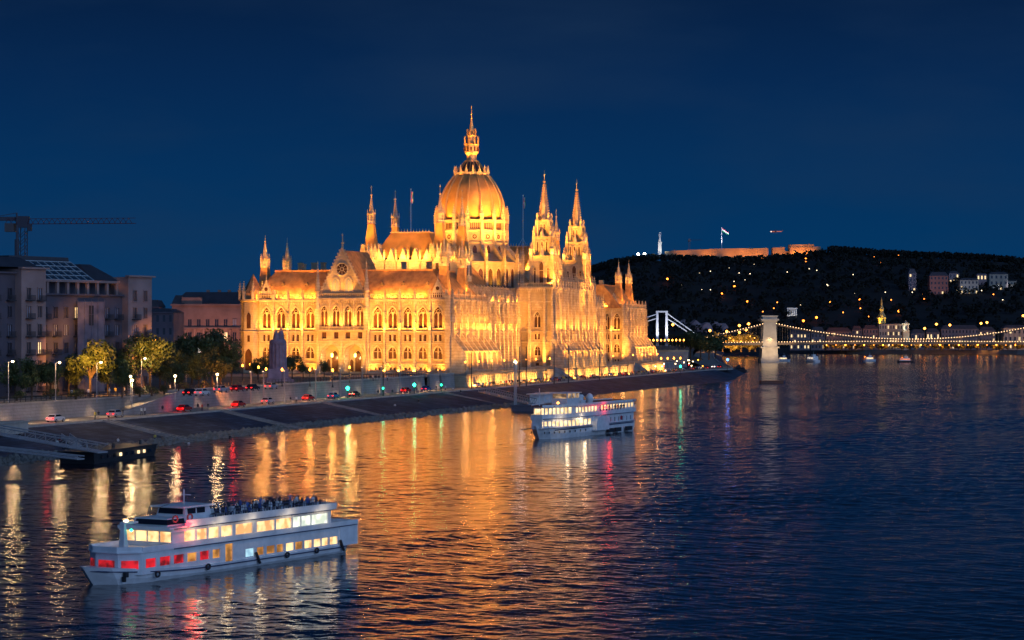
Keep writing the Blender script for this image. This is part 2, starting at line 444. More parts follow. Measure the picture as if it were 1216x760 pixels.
# park / city ground behind the retaining wall
m = MB()
gl_ = [p.copy() for p in inner]
for i in range(len(gl_) - 1):
    m.quad(zset(gl_[i], GZ), zset(gl_[i + 1], GZ), (-1400, gl_[i + 1].y + 60, GZ), (-1400, gl_[i].y - 60 if i == 0 else gl_[i].y + 60, GZ))
tag(m.build('ground', M_ground), kind='structure')
# lit promenade strip along the wall top
m = MB()
for u in range(-420, -40, 20):
    m.quad(tuple(uv(u, -3.2, GZ + .02)), tuple(uv(u + 20, -3.2, GZ + .02)), tuple(uv(u + 20, 9, GZ + .02)), tuple(uv(u, 9, GZ + .02)))
tag(m.build('promenade', M_plaza), kind='structure')
m = MB(); m.quad(tuple(uv(-40, -3.2, GZ + .03)), tuple(uv(300, -3.2, GZ + .03)), tuple(uv(300, 140, GZ + .03)), tuple(uv(-40, 140, GZ + .03)))
tag(m.build('plaza', M_plaza), kind='structure')

# retaining walls between road and promenade
def wall_run(name, label, u0, u1, v=-3.4, zt0=GZ + .35, zt1=None, cop=True, group='quay retaining walls'):
    zt1 = zt1 or zt0
    r = empty(name, uv(u0, v, ROADZ), 0, label, 'wall', group)
    m = MB(); N = max(1, int((u1 - u0) / 12))
    a0 = Vector(uv(u0, v, ROADZ))
    def L(p): return tuple(Vector(p) - a0)
    m.add([L(uv(u0, v - .5, ROADZ - .2)), L(uv(u1, v - .5, ROADZ - .2)), L(uv(u1, v + .6, ROADZ - .2)), L(uv(u0, v + .6, ROADZ - .2)),
           L(uv(u0, v - .15, zt0)), L(uv(u1, v - .15, zt1)), L(uv(u1, v + .6, zt1)), L(uv(u0, v + .6, zt0))],
          [(4, 5, 6, 7), (0, 1, 5, 4), (1, 2, 6, 5), (2, 3, 7, 6), (3, 0, 4, 7)])
    m.build('masonry', M_wallstone, r)
    c = MB()
    c.add([L(uv(u0, v - .3, zt0)), L(uv(u1, v - .3, zt1)), L(uv(u1, v + .75, zt1)), L(uv(u0, v + .75, zt0)),
           L(uv(u0, v - .3, zt0 + .3)), L(uv(u1, v - .3, zt1 + .3)), L(uv(u1, v + .75, zt1 + .3)), L(uv(u0, v + .75, zt0 + .3))],
          [(4, 5, 6, 7), (0, 1, 5, 4), (1, 2, 6, 5), (2, 3, 7, 6), (3, 0, 4, 7), (0, 3, 2, 1)])
    c.build('coping', M_kerb, r)
    return r
wall_run('retaining_wall', 'grey stone retaining wall at the left edge, before the quay ramp', -400, -212.2, zt0=6.9)
wall_run('retaining_wall', 'long mauve-grey retaining wall between the ramp and the first stairway', -211, -36)
wall_run('retaining_wall', 'pale stone wall panel with cut corners between the two quay stairways', -31, -22, zt0=TZ)
wall_run('retaining_wall', 'pale stone wall beside the glowing terrace, under the north facade corner', -20, -7.5, zt0=TZ)
wall_run('retaining_wall', 'shadowed stone wall beyond the floodlit palace towards the suspension bridge', 279, 340, zt0=GZ)
# ramp from the road up to the promenade (left)
RU0, RU1, RU2 = -240, -214, -207
r = empty('quay_ramp', uv(RU0, -3.9, ROADZ), 0, 'paved ramp rising along the quay wall to the promenade, wedge wall beside it', 'ramp')
a0 = uv(RU0, -3.9, ROADZ)
def L(p): return tuple(Vector(p) - a0)
m = MB()
m.add([L(uv(RU0, -8.2, ROADZ + .02)), L(uv(RU1, -8.2, GZ)), L(uv(RU2, -8.2, GZ)), L(uv(RU2, -3.95, GZ)), L(uv(RU1, -3.95, GZ)), L(uv(RU0, -3.95, ROADZ + .02))], [(0, 1, 4, 5), (1, 2, 3, 4)])
m.build('ramp_surface', M_asphalt, r)
m = MB()
for (va, vb) in ((-8.7, -8.2),):
    m.add([L(uv(RU0 - 2, va, ROADZ)), L(uv(RU2, va, ROADZ)), L(uv(RU2, va, GZ + .6)), L(uv(RU1, va, GZ + .6)), L(uv(RU0 - 2, va, ROADZ + .6)), L(uv(RU0 - 2, vb, ROADZ)), L(uv(RU2, vb, ROADZ)), L(uv(RU2, vb, GZ + .6)), L(uv(RU1, vb, GZ + .6)), L(uv(RU0 - 2, vb, ROADZ + .6))],
          [(0, 1, 2, 3, 4), (9, 8, 7, 6, 5), (2, 7, 8, 3), (3, 8, 9, 4), (4, 9, 5, 0), (1, 6, 7, 2)])
m.build('side_wall', M_wallstone, r)
m = MB(); m.add([L(uv(RU2, -8.7, ROADZ)), L(uv(RU2, -3.95, ROADZ)), L(uv(RU2, -3.95, GZ)), L(uv(RU2, -8.7, GZ))], [(0, 1, 2, 3)]); m.build('end_wall', M_wallstone, r)
# boat steps down the slope
for (xa, ya, xb, yb, lab) in ((157, 500, 200, 523, 'pale stair flight crossing the dark slope, left of the red-lit car'),
                              (272, 488, 306, 509, 'pale stair flight on the dark slope below the stone monument'),
                              (392, 478, 425, 498, 'narrow shadowed stair flight on the dark slope below the green lamp'),
                              (525, 466, 549, 484, 'broad stair flight on the slope left of the landing gangway')):
    a = px(xa, ya, 3.6); 
    vv = -16.6; uu = (Vector((a.x, a.y, 0)) - PO).dot(U)
    r = empty('boat_steps', uv(uu, vv, 3.6), 0, lab, 'steps', 'stair flights down the quay slope'); a0 = uv(uu, vv, 3.6)
    m = MB(); n = 26
    for k in range(n):
        t0, t1 = k / n, (k + 1) / n
        z = 3.62 - 3.9 * t0
        m.add([L(uv(uu, vv - 19 * t0, z)), L(uv(uu + 1.6, vv - 19 * t0, z)), L(uv(uu + 1.6, vv - 19 * t1, z)), L(uv(uu, vv - 19 * t1, z)),
               L(uv(uu, vv - 19 * t1, z - .4)), L(uv(uu + 1.6, vv - 19 * t1, z - .4))], [(0, 1, 2, 3), (3, 2, 5, 4)])
    m.build('treads', M_wallstone, r)
    for e_ in (-.4, 1.6):
        m = MB()
        m.add([L(uv(uu + e_, vv, 3.4)), L(uv(uu + e_ + .4, vv, 3.4)), L(uv(uu + e_ + .4, vv - 19, -.5)), L(uv(uu + e_, vv - 19, -.5)),
               L(uv(uu + e_, vv, 3.85)), L(uv(uu + e_ + .4, vv, 3.85)), L(uv(uu + e_ + .4, vv - 19, -.05)), L(uv(uu + e_, vv - 19, -.05))],
              [(4, 5, 6, 7), (0, 1, 5, 4), (1, 2, 6, 5), (2, 3, 7, 6), (3, 0, 4, 7)])
        m.build('string_kerb', M_wallstone, r)

# railing on the promenade
def railing(name, label, u0, u1, v, z, h=1.05, group='promenade railings', material=None):
    a0 = uv(u0, v, z); m = MB(); u = u0
    while u <= u1:
        m.tube(tuple(uv(u, v, z) - a0), tuple(uv(u, v, z + h) - a0), .07, 4); u += 2.0
    for k in (.45, 1.0):
        m.tube(tuple(uv(u0, v, z + h * k) - a0), tuple(uv(u1, v, z + h * k) - a0), .06, 4)
    tag(m.build(name, material or M_dark, loc=a0), label, 'railing', group)
railing('railing', 'dark metal railing on the promenade edge at far left', -400, -216, -3.3, 7.2)
railing('railing', 'dark metal railing on the long retaining wall, left of the palace', -206, -37, -3.3, GZ + .65)

# ---------------------------------------------------------------- Buda side: bank, hill, forest
M_hill = mat('hill_soil', (0.012, 0.012, 0.011), 0.95, var=0.3, scale=0.02)
M_forest = mat('forest_leaves', (0.008, 0.011, 0.006), 0.9, var=0.4, scale=0.05)
BX = [(-400, 2350), (200, 2330), (330, 2150), (480, 2075), (640, 2075), (1300, 2075), (2600, 2050)]
m = MB()
for (a, b) in zip(BX[:-1], BX[1:]):
    m.quad((a[0], a[1], 4.0), (b[0], b[1], 4.0), (b[0], 3600, 4.0), (a[0], 3600, 4.0))
tag(m.build('far_bank_ground', M_hill), kind='structure')
r = empty('embankment_wall', (480, 2075, 0), 0, 'long dark stone embankment wall along the far river bank', 'wall')
m = MB()
for (a, b) in zip(BX[:-1], BX[1:]):
    m.add([(a[0] - 480, a[1] - 2 - 2075, -1), (b[0] - 480, b[1] - 2 - 2075, -1), (b[0] - 480, b[1] + .5 - 2075, -1), (a[0] - 480, a[1] + .5 - 2075, -1),
           (a[0] - 480, a[1] - 1 - 2075, 4.1), (b[0] - 480, b[1] - 1 - 2075, 4.1), (b[0] - 480, b[1] + .5 - 2075, 4.1), (a[0] - 480, a[1] + .5 - 2075, 4.1)],
          [(0, 1, 5, 4), (4, 5, 6, 7)])
m.build('masonry', mat('far_bank_stone', (0.12, 0.11, 0.10), 0.9, var=.3, scale=.1), r)
RP = [(560, 345), (640, 333), (690, 324), (703, 318), (730, 310), (760, 306), (790, 305), (900, 304), (960, 300), (985, 296), (1020, 298), (1060, 300), (1100, 303), (1160, 305), (1216, 308), (1300, 318), (1400, 335)]
def ridge_z(x):
    p = 608 + x * F / 3250.0
    if p <= RP[0][0]: y = RP[0][1]
    elif p >= RP[-1][0]: y = RP[-1][1]
    else:
        for (a, b) in zip(RP[:-1], RP[1:]):
            if a[0] <= p <= b[0]: y = a[1] + (b[1] - a[1]) * (p - a[0]) / (b[0] - a[0]); break
    return CH + (HOR - y) * 3250.0 / F - 5
def sm(t): t = max(0, min(1, t)); return t * t * (3 - 2 * t)
def hill_z(x, y):
    foot = 2330 + 60 * math.sin(x * .006)
    t = (y - foot) / (3250 - foot)
    if y <= foot: return 4.0
    z = 4 + (ridge_z(x) - 4) * (sm(t) * .55 + min(1, t) * .45)
    if y > 3250: z = ridge_z(x) - (y - 3250) * .15
    z += 5 * math.sin(x * .021 + y * .013) * math.sin(y * .017 - x * .008) * sm(t * 4) * sm((3300 - y) / 200)
    return z
m = MB(); nx, ny = 110, 46
vs = []
for j in range(ny + 1):
    for i in range(nx + 1):
        x = -300 + 2100 * i / nx; y = 2280 + 1150 * j / ny
        vs.append((x, y, hill_z(x, y) + .1))
m.add(vs, [(j * (nx + 1) + i, j * (nx + 1) + i + 1, (j + 1) * (nx + 1) + i + 1, (j + 1) * (nx + 1) + i) for j in range(ny) for i in range(nx)])
tag(m.build('hill', M_hill, smooth=True), kind='structure')
random.seed(11)
m = MB(); cnt = 0
while cnt < 3400:
    x = random.uniform(-150, 1400); y = random.uniform(2340, 3290) if cnt % 3 else random.uniform(3180, 3280)
    p = 608 + x * F / y
    if p > 1260 or p < 640: continue
    if 780 < p < 985 and y > 3214: continue
    z = hill_z(x, y); rr = random.uniform(3.0, 6.0); cnt += 1
    for k in range(20):
        a = random.uniform(0, 6.28); e_ = random.uniform(-.4, 1.4); q = rr * random.uniform(.6, 1.0)
        c = Vector((x + q * math.cos(a) * math.cos(e_), y + q * math.sin(a) * math.cos(e_), z + rr * .8 + q * math.sin(e_)))
        n_ = Vector((random.gauss(0, 1), random.gauss(0, 1), random.gauss(0, 1))).normalized(); t_ = n_.orthogonal().normalized(); b_ = n_.cross(t_)
        s = random.uniform(1.2, 2.2)
        m.quad(tuple(c - t_ * s), tuple(c - b_ * s), tuple(c + t_ * s), tuple(c + b_ * s * .8))
tag(m.build('forest', M_forest), 'dark wooded hillside behind the suspension bridge, reading as one black mass of trees', 'forest', kind='stuff')
# ================================================================== the floodlit palace
PAL = empty('parliament_building', tuple(PO), PROT, 'huge floodlit neo-gothic palace with central ribbed dome and twin river spires', 'palace')
FN = lambda s, d, z: (-d, s, z)                       # north front: s runs inland, d outward
def FR(v0): return lambda s, d, z: (s, v0 - d, z)     # river fronts: s runs along the river
def FU(u0): return lambda s, d, z: (u0 - d, s, z)     # other faces turned to the camera
def FS(u0): return lambda s, d, z: (u0 + d, s, z)     # faces turned away
DEP = 0.55
def arch(c, w, zb, zt, n=7):
    """pointed opening outline: left jamb up, over the apex, right jamb down"""
    hw = w / 2; rise = min(w * .95, (zt - zb) * .6); zs = zt - rise
    pts = [(c - hw, zb), (c - hw, zs)]
    rad = (hw * hw + rise * rise) / (2 * hw)          # circle centred on springing line
    amax = math.asin(min(1, rise / rad))
    for i in range(1, n + 1):
        a = amax * i / n; pts.append((c - hw + rad * (1 - math.cos(a)), zs + rad * math.sin(a)))
    pts[-1] = (c, zt)
    right = [(2 * c - p[0], p[1]) for p in pts[:-1]][::-1]
    return pts + right
def rnd(c, w, zb, zt, n=7):
    hw = w / 2; zs = zt - hw
    return [(c - hw, zb)] + [(c - hw * math.cos(math.pi * i / (2 * n)), zs + hw * math.sin(math.pi * i / (2 * n))) for i in range(2 * n + 1)] + [(c + hw, zb)]
def outline(op):
    c, w, zb, zt, k = op[:5]
    if k == 'a': return arch(c, w, zb, zt)
    if k == 'r': return rnd(c, w, zb, zt)
    return [(c - w / 2, zb), (c - w / 2, zt), (c + w / 2, zt), (c + w / 2, zb)]
def band(m, s0, s1, z0, z1, ops, d=0.0, dep=DEP):
    ops = sorted(ops); s = s0
    for op in ops:
        c, w, zb, zt, k = op[:5]; a, b = c - w / 2, c + w / 2
        if a > s: m.quad((s, d, z0), (a, d, z0), (a, d, z1), (s, d, z1))
        if zb > z0: m.quad((a, d, z0), (b, d, z0), (b, d, zb), (a, d, zb))
        o = outline(op)
        for p, q in zip(o[:-1], o[1:]):
            if abs(p[0] - q[0]) > 1e-6: m.quad((p[0], d, p[1]), (q[0], d, q[1]), (q[0], d, z1), (p[0], d, z1))
            m.quad((p[0], d, p[1]), (q[0], d, q[1]), (q[0], d - dep, q[1]), (p[0], d - dep, p[1]))
        m.quad((a, d, zb), (b, d, zb), (b, d - dep, zb), (a, d - dep, zb))
        s = b
    if s1 > s: m.quad((s, d, z0), (s1, d, z0), (s1, d, z1), (s, d, z1))
WCOUNT = {}
def window(fr, op, d=0.0, name='window', style='tracery', hood=True, glass=None, dep=DEP, parent=None):
    """one window: stone tracery and hood moulding, glass as its child"""
    c, w, zb, zt, k = op[:5]; o = outline(op); par = parent or PAL
    m = MB(fr); e = d - dep + .18
    t = .07 * w if w > 1.2 else .06
    if style == 'tracery':
        m.box(c - t, c + t, e - .1, e + .12, zb, zt - w * .55)
        # two lancet heads and a rosette ring
        for sgn in (-1, 1):
            aa = arch(c + sgn * w / 4, w / 2, zb, zt - w * .62, 4)
            for p, q in zip(aa[:-1], aa[1:]): m.tube((p[0], e, p[1]), (q[0], e, q[1]), .09, 4)
        rr = w * .2; cz = zt - w * .5
        for i in range(10):
            a, b = 2 * math.pi * i / 10, 2 * math.pi * (i + 1) / 10
            m.tube((c + rr * math.cos(a), e, cz + rr * math.sin(a)), (c + rr * math.cos(b), e, cz + rr * math.sin(b)), .1, 4)
    elif style == 'mullion':
        m.box(c - t, c + t, e - .1, e + .12, zb, zt - .02)
        if zt - zb > 2.5: m.box(c - w / 2, c + w / 2, e - .08, e + .1, zb + (zt - zb) * .55, zb + (zt - zb) * .55 + .16)
    elif style == 'pair':
        m.box(c - w * .14, c + w * .14, d - dep + .02, d + .06, zb, zt)
    if hood:
        ow = 1 + .55 / w; h = .26
        oo = [(c + (p[0] - c) * ow * 1.06, p[1] + (.45 if p[1] > (zb + zt) / 2 else 0)) for p in o[1:-1]]; ii = o[1:-1]
        for i in range(len(oo) - 1):
            a, b, p, q = oo[i], oo[i + 1], ii[i], ii[i + 1]
            m.quad((a[0], d + h, a[1]), (b[0], d + h, b[1]), (q[0], d + h, q[1]), (p[0], d + h, p[1]))
            m.quad((a[0], d, a[1]), (b[0], d, b[1]), (b[0], d + h, b[1]), (a[0], d + h, a[1]))
            m.quad((p[0], d, p[1]), (q[0], d, q[1]), (q[0], d + h, q[1]), (p[0], d + h, p[1]))
    m.box(c - w / 2 - .25, c + w / 2 + .25, d - .1, d + .32, zb - .3, zb)    # sill
    f = m.build(name, M_stone2, par)
    g = MB(fr); g.poly([(p[0], d - dep + .04, p[1]) for p in o])
    g.build('pane', glass or M_pane, f)
    return f
def pinnacle(m, x, y, z0, z1, w):
    """square shaft with gablets and a crocketed spirelet"""
    zs = z0 + (z1 - z0) * .45
    m.box(x - w / 2, x + w / 2, y - w / 2, y + w / 2, z0, zs)
    m.box(x - w * .65, x + w * .65, y - w * .65, y + w * .65, zs, zs + w * .25)
    m.lathe(x, y, [(w * .62, zs + w * .25), (w * .05, z1 - w * .3), (w * .22, z1 - w * .15), (w * .02, z1)], 4, math.pi / 4)
    for k in range(1, 4):
        q = k / 4; r_ = w * .62 * (1 - q) + .06; z = zs + (z1 - zs) * q
        for a in range(4):
            t = math.pi / 4 + a * math.pi / 2
            m.cbox(x + r_ * math.cos(t), y + r_ * math.sin(t), z, .22, .22, .26)
def balustrade(fr, s0, s1, d, z0, z1, step=.62):
    m = MB(fr); m.box(s0, s1, d - .25, d + .15, z0, z0 + .22); m.box(s0, s1, d - .28, d + .18, z1 - .24, z1)
    s = s0 + .15
    while s < s1:
        m.box(s - .09, s + .09, d - .15, d + .05, z0 + .22, z1 - .24); s += step
    return m.build('balustrade', M_stone2, PAL)
def cornice(m, s0, s1, d, z, corb=True):
    m.box(s0, s1, d - .3, d + .38, z - .45, z); m.box(s0, s1, d - .3, d + .62, z, z + .3)
    if corb:
        s = s0 + .3
        while s < s1:
            m.box(s - .14, s + .14, d, d + .45, z - 1.15, z - .45); s += .75
UP, MID, LOW, BAS = (21.7, 28.2), (17.6, 19.6), (12.2, 16.0), (8.6, 9.5)
WT = 30.3
def bays(fr, edges, d=0.0, gz=TZ - .3, upper=True, vis=True, piers=True, pin=True, wf=0.56, top=WT, bal=True, pw=.7, pd_=.55, mats=None, lowglass=None, corner=True):
    """a run of storeys: four rows of openings, piers between the bays, string courses, cornice, balustrade"""
    s0, s1 = edges[0], edges[-1]; m = MB(fr)
    cs = [((a + b) / 2, b - a) for a, b in zip(edges[:-1], edges[1:])]
    U_ = [(c, min(2.9, w * wf), UP[0], UP[1], 'a') for c, w in cs]
    Mi = [(c, min(2.3, w * .46), MID[0], MID[1], 's') for c, w in cs]
    Lo = [(c, min(2.6, w * .52), LOW[0], LOW[1], 'a') for c, w in cs]
    Ba = [(c, min(1.9, w * .4), BAS[0], BAS[1], 's') for c, w in cs]
    band(m, s0, s1, gz, 10.6, Ba, d); band(m, s0, s1, 10.6, 16.9, Lo, d); band(m, s0, s1, 16.9, 20.6, Mi, d); band(m, s0, s1, 20.6, top, U_, d)
    m.build('wall', M_stone, PAL)
    t = MB(fr)
    t.box(s0, s1, d, d + .28, 10.4, 10.75); t.box(s0, s1, d, d + .3, 16.75, 17.05); t.box(s0, s1, d, d + .42, 20.35, 20.75)
    t.box(s0, s1, d, d + .35, gz, 8.2); cornice(t, s0, s1, d, top)
    # blind panels under the cornice
    for c, w in cs:
        n = 5; ww = (w - 1.0) / n
        for i in range(n + 1):
            s = c - (w - 1.0) / 2 + i * ww
            t.box(s - .07, s + .07, d, d + .14, 28.9 if top < 31 else top - 2.2, top - .45)
    if piers:
        for s in (edges if corner else edges[1:-1]):
            t.frus(s - pw / 2 - .1, s + pw / 2 + .1, d, d + pd_ + .55, gz, s - pw / 2, s + pw / 2, d, d + pd_ + .35, 16.9)
            t.frus(s - pw / 2, s + pw / 2, d, d + pd_ + .2, 16.9, s - pw / 2 + .05, s + pw / 2 - .05, d, d + pd_, top)
            # statue niche hint: small canopy on each pier
            t.box(s - pw / 2 - .15, s + pw / 2 + .15, d, d + pd_ + .5, 23.2, 23.5)
            t.frus(s - .3, s + .3, d + pd_ * .5, d + pd_ + .45, 23.5, s - .22, s + .22, d + pd_ * .6, d + pd_ + .4, 25.6)
            t.box(s - pw / 2 - .12, s + pw / 2 + .12, d, d + pd_ + .55, 26.2, 26.5)
    t.build('pier_and_cornice', M_stone2, PAL)
    if pin:
        p = MB(fr)
        for s in (edges if corner else edges[1:-1]): pinnacle(p, s, d + .35, top + .3, top + 3.6, .62)
        p.build('pinnacle_row', M_stone2, PAL)
    if bal: balustrade(fr, s0, s1, d + .2, top + .3, top + 1.9)
    if vis:
        for op in U_: window(fr, op, d, 'window', 'tracery')
        for op in Mi: window(fr, op, d, 'paired_window', 'pair', hood=False)
        for op in Lo: window(fr, op, d, 'arched_window', 'mullion', glass=lowglass)
        for op in Ba: window(fr, op, d, 'basement_window', 'pair', hood=False)
    else:
        for (ops) in (U_, Lo, Mi):
            g = MB(fr)
            for op in ops: g.poly([(p[0], d - DEP + .04, p[1]) for p in outline(op)])
            o = g.build('pane_row', M_pane, PAL); tag(o, kind='stuff')
random.seed(5)
# ---- north front -------------------------------------------------------------
def lin(a, b, n): return [a + (b - a) * i / n for i in range(n + 1)]
bays(FN, lin(1.6, 26.2, 5), corner=False)
bays(FN, lin(43.6, 63.2, 4), corner=False)
# corner piers and the octagonal inland corner
for (sa, sb) in ((0, 1.6), (26.2, 26.9), (42.8, 43.6)):
    m = MB(FN); m.box(sa, sb, -.5, .9, TZ - .3, WT + 1.6); m.build('corner_pier', M_stone2, PAL)
m = MB(FN)
m.lathe(66.6, -3.2, [(4.3, TZ - .3), (4.3, 10.4), (4.0, 10.7), (4.0, 20.4), (4.25, 20.5), (4.25, 20.8), (3.9, 20.9), (3.9, WT - .4), (4.5, WT), (4.5, WT + .5)], 8, math.pi / 8)
ct = m.build('corner_tower', M_stone, PAL)
m = MB(FN)
for i in range(8):
    a = math.pi / 8 + i * math.pi / 4
    pinnacle(m, 66.6 + 4.1 * math.cos(a), -3.2 + 4.1 * math.sin(a), WT + .5, WT + 6.2, .8)
m.build('pinnacle', M_stone2, ct)
m = MB(FN); m.lathe(66.6, -3.2, [(3.8, WT + .5), (3.4, WT + 2.5), (0.1, WT + 8.5)], 8, math.pi / 8); m.build('roof', M_roof, ct)
for (c, w, zb, zt, k) in ((66.6, 1.3, 21.6, 26.6, 'a'), (66.6, .8, 17.4, 19.4, 's'), (66.6, 2.2, 8.4, 15.2, 'a')):
    m = MB(FN); oo = outline((c, w, zb, zt, k)); m.poly([(p[0], .56 if zb > 9 else .8, p[1]) for p in oo]); m.extrude([(p[0], p[1]) for p in oo], 'y', .2, .54)
    m.build('slit_window', M_pane, ct)
# gabled centre, s 26.9..42.8, stands 1.5 m forward
G0, G1, GD = 26.9, 42.8, 1.6
m = MB(FN)
ports = [(31.0, 6.2, 8.0, 16.6, 'r'), (38.7, 6.2, 8.0, 16.6, 'r')]
band(m, G0, G1, TZ - .3, 17.6, ports, GD, 4.2)
sq = [(c, 1.5, 18.4, 20.4, 's') for c in (28.9, 32.9, 36.8, 40.8)]
band(m, G0, G1, 17.6, 20.9, sq, GD)
up4 = [(c, 2.3, 22.2, 28.6, 'a') for c in (28.95, 32.9, 36.85, 40.8)]
band(m, G0, G1, 20.9, WT + .4, up4, GD)
m.quad((G0, GD, TZ - .3), (G0, -.5, TZ - .3), (G0, -.5, WT + .4), (G0, GD, WT + .4)); m.quad((G1, GD, TZ - .3), (G1, -.5, TZ - .3), (G1, -.5, WT + .4), (G1, GD, WT + .4))
m.build('gabled_wall', M_stone, PAL)
for op in sq: window(FN, op, GD, 'attic_window', 'none', hood=False)
for op in up4: window(FN, op, GD, 'window', 'tracery')
# portal: deep lit porch
for op in ports:
    m = MB(FN); oo = rnd(*op[:4], 10)
    for k, (gr, dd) in enumerate(((0.35, .35), (.8, .15))):
        o2 = [(op[0] + (p[0] - op[0]) * (1 + 2 * gr / op[1]), p[1] + (gr if p[1] > 10 else 0)) for p in oo]
        for i in range(len(oo) - 1):
            m.quad((o2[i][0], GD + dd, o2[i][1]), (o2[i + 1][0], GD + dd, o2[i + 1][1]), (oo[i + 1][0], GD + dd, oo[i + 1][1]), (oo[i][0], GD + dd, oo[i][1]))
            m.quad((o2[i][0], GD, o2[i][1]), (o2[i + 1][0], GD, o2[i + 1][1]), (o2[i + 1][0], GD + dd, o2[i + 1][1]), (o2[i][0], GD + dd, o2[i][1]))
    po = m.build('portal_arch', M_stone2, PAL)
    g = MB(FN); g.poly([(p[0], GD - 4.2 + .03, p[1]) for p in oo]); g.build('porch_back_wall', M_portal, po)
    for (dx, ww, zt) in ((0, 1.9, 14.6), (-2.1, 1.0, 12.0), (2.1, 1.0, 12.0)):
        g = MB(FN); g.extrude(arch(op[0] + dx, ww, 8.1, zt), 'y', GD - 4.1, GD - 3.85); g.build('portal_door', M_pane, po)
    la = MB(FN); la.lathe(op[0], GD - 1.4, [(.1, 13.9), (.42, 13.6), (.42, 12.9), (.1, 12.6)], 6); 
    la.build('porch_lantern', emit('porch_lantern_glow', (1, .5, .1), 8), po)
    point('porch_lamp', (-(GD - .9), op[0], 12.4), 900, (1, .58, .2), .3, PAL)
m = MB(FN)
for s in (G0 + .3, 34.85, G1 - .3): m.frus(s - .45, s + .45, GD, GD + 1.0, TZ - .3, s - .3, s + .3, GD, GD + .5, 17.5)
m.box(G0, G1, GD, GD + .35, 17.5, 17.8); m.box(G0, G1, GD - .2, GD + .6, 20.8, 21.15)
for s in (30.9, 34.9, 38.8): m.box(s - .22, s + .22, GD, GD + .4, 21.15, WT)
# balcony rail of the gabled centre
s = G0 + .2
while s < G1: m.box(s - .07, s + .07, GD + .42, GD + .56, 21.15, 22.0); s += .5
m.box(G0, G1, GD + .38, GD + .6, 22.0, 22.15)
cornice(m, G0, G1, GD, WT + .4)
m.build('portal_trim', M_stone2, PAL)
balustrade(FN, G0, G1, GD + .3, WT + .7, WT + 2.2)
# the gable: stepped triangle with rose and two lancet pairs
PK = 46.2; gc = (G0 + G1) / 2; gb = WT + .7
gm_ = MB(FN)
rose = (gc, 40.0, 1.75); lanc = [(gc - 2.2, 2.3, 32.9, 37.3, 'a'), (gc + 2.2, 2.3, 32.9, 37.3, 'a')]
gm_.extrude([(G0 + .4, gb), (G1 - .4, gb), (gc, PK)], 'y', GD - 1.2, GD - .1)
ga = gm_.build('gable', M_stone, PAL)
for op in lanc:
    t = MB(FN); oo = outline(op); o2 = [(op[0] + (p[0] - op[0]) * 1.3, p[1] + (.4 if p[1] > 34 else 0)) for p in oo]
    for i in range(len(oo) - 1):
        t.quad((o2[i][0], GD + .2, o2[i][1]), (o2[i + 1][0], GD + .2, o2[i + 1][1]), (oo[i + 1][0], GD + .2, oo[i + 1][1]), (oo[i][0], GD + .2, oo[i][1]))
        t.quad((o2[i][0], GD - .1, o2[i][1]), (o2[i + 1][0], GD - .1, o2[i + 1][1]), (o2[i + 1][0], GD + .2, o2[i + 1][1]), (o2[i][0], GD + .2, o2[i][1]))
    t.box(op[0] - .12, op[0] + .12, GD - .1, GD + .12, op[2], op[3] - .8)
    ww = t.build('gable_window', M_stone2, ga)
    g = MB(FN); g.poly([(p[0], GD - .06, p[1]) for p in oo]); g.build('pane', M_pane_blue, ww)
t = MB(FN)
def ring(t, c, z, r, tr, d, n=20, nn=6):
    for i in range(n):
        a, b = 2 * math.pi * i / n, 2 * math.pi * (i + 1) / n
        t.tube((c + r * math.cos(a), d, z + r * math.sin(a)), (c + r * math.cos(b), d, z + r * math.sin(b)), tr, nn)
ring(t, gc, 40.0, 1.95, .24, GD); ring(t, gc, 40.0, .5, .12, GD, 10)
for i in range(8):
    a = i * math.pi / 4; t.tube((gc + .5 * math.cos(a), GD, 40 + .5 * math.sin(a)), (gc + 1.8 * math.cos(a), GD, 40 + 1.8 * math.sin(a)), .09, 4)
ro = t.build('rose_window', M_stone2, ga)
g = MB(FN); g.poly([(gc + 1.9 * math.cos(i * .314), GD - .05, 40 + 1.9 * math.sin(i * .314)) for i in range(20)]); g.build('pane', M_pane, ro)
t = MB(FN)
for sg in (-1, 1):
    a = (gc + sg * 8.0, gb); b = (gc, PK + .3)
    t.tube((a[0], GD - .1, a[1]), (b[0], GD - .1, b[1]), .32, 4)
    for k in range(1, 15):
        q = k / 15; t.cbox(a[0] + (b[0] - a[0]) * q + sg * .3, GD - .1, a[1] + (b[1] - a[1]) * q + .35, .38, .38, .55)
t.lathe(gc, GD - .4, [(.4, PK), (.25, PK + 1.6), (.55, PK + 1.9), (.15, PK + 2.3), (.08, PK + 4.2), (.22, PK + 4.4), (.02, PK + 5.0)], 6)
t.build('gable_coping', M_stone2, ga)
m = MB(FN); m.add([(G0 + .2, GD - 1.2, gb), (G1 - .2, GD - 1.2, gb), (gc, GD - 1.2, PK - .3), (G0 + .2, -22, gb), (G1 - .2, -22, gb), (gc, -22, PK - .3)], [(0, 2, 5, 3), (2, 1, 4, 5), (3, 5, 4)])
m.build('gable_roof', M_roof, ga)
# tall flanking pinnacles of the gable
for s in (G0 - .1, G1 + .1):
    m = MB(FN); m.box(s - .65, s + .65, GD - .6, GD + .7, 20.9, 27.5); m.lathe(s, GD, [(1.0, 27.5), (.9, 28.2), (.75, 28.3), (.75, 33.0), (1.0, 33.2), (.8, 34), (.08, 41.5), (.25, 41.8), (.02, 42.6)], 8)
    for k in range(6):
        z = 34.6 + k * 1.1; rr = .75 * (1 - (z - 34) / 8)
        for a in range(4): m.cbox(s + rr * math.cos(a * 1.57), GD + rr * math.sin(a * 1.57), z, .25, .25, .3)
    m.build('gable_pinnacle', M_stone2, PAL)
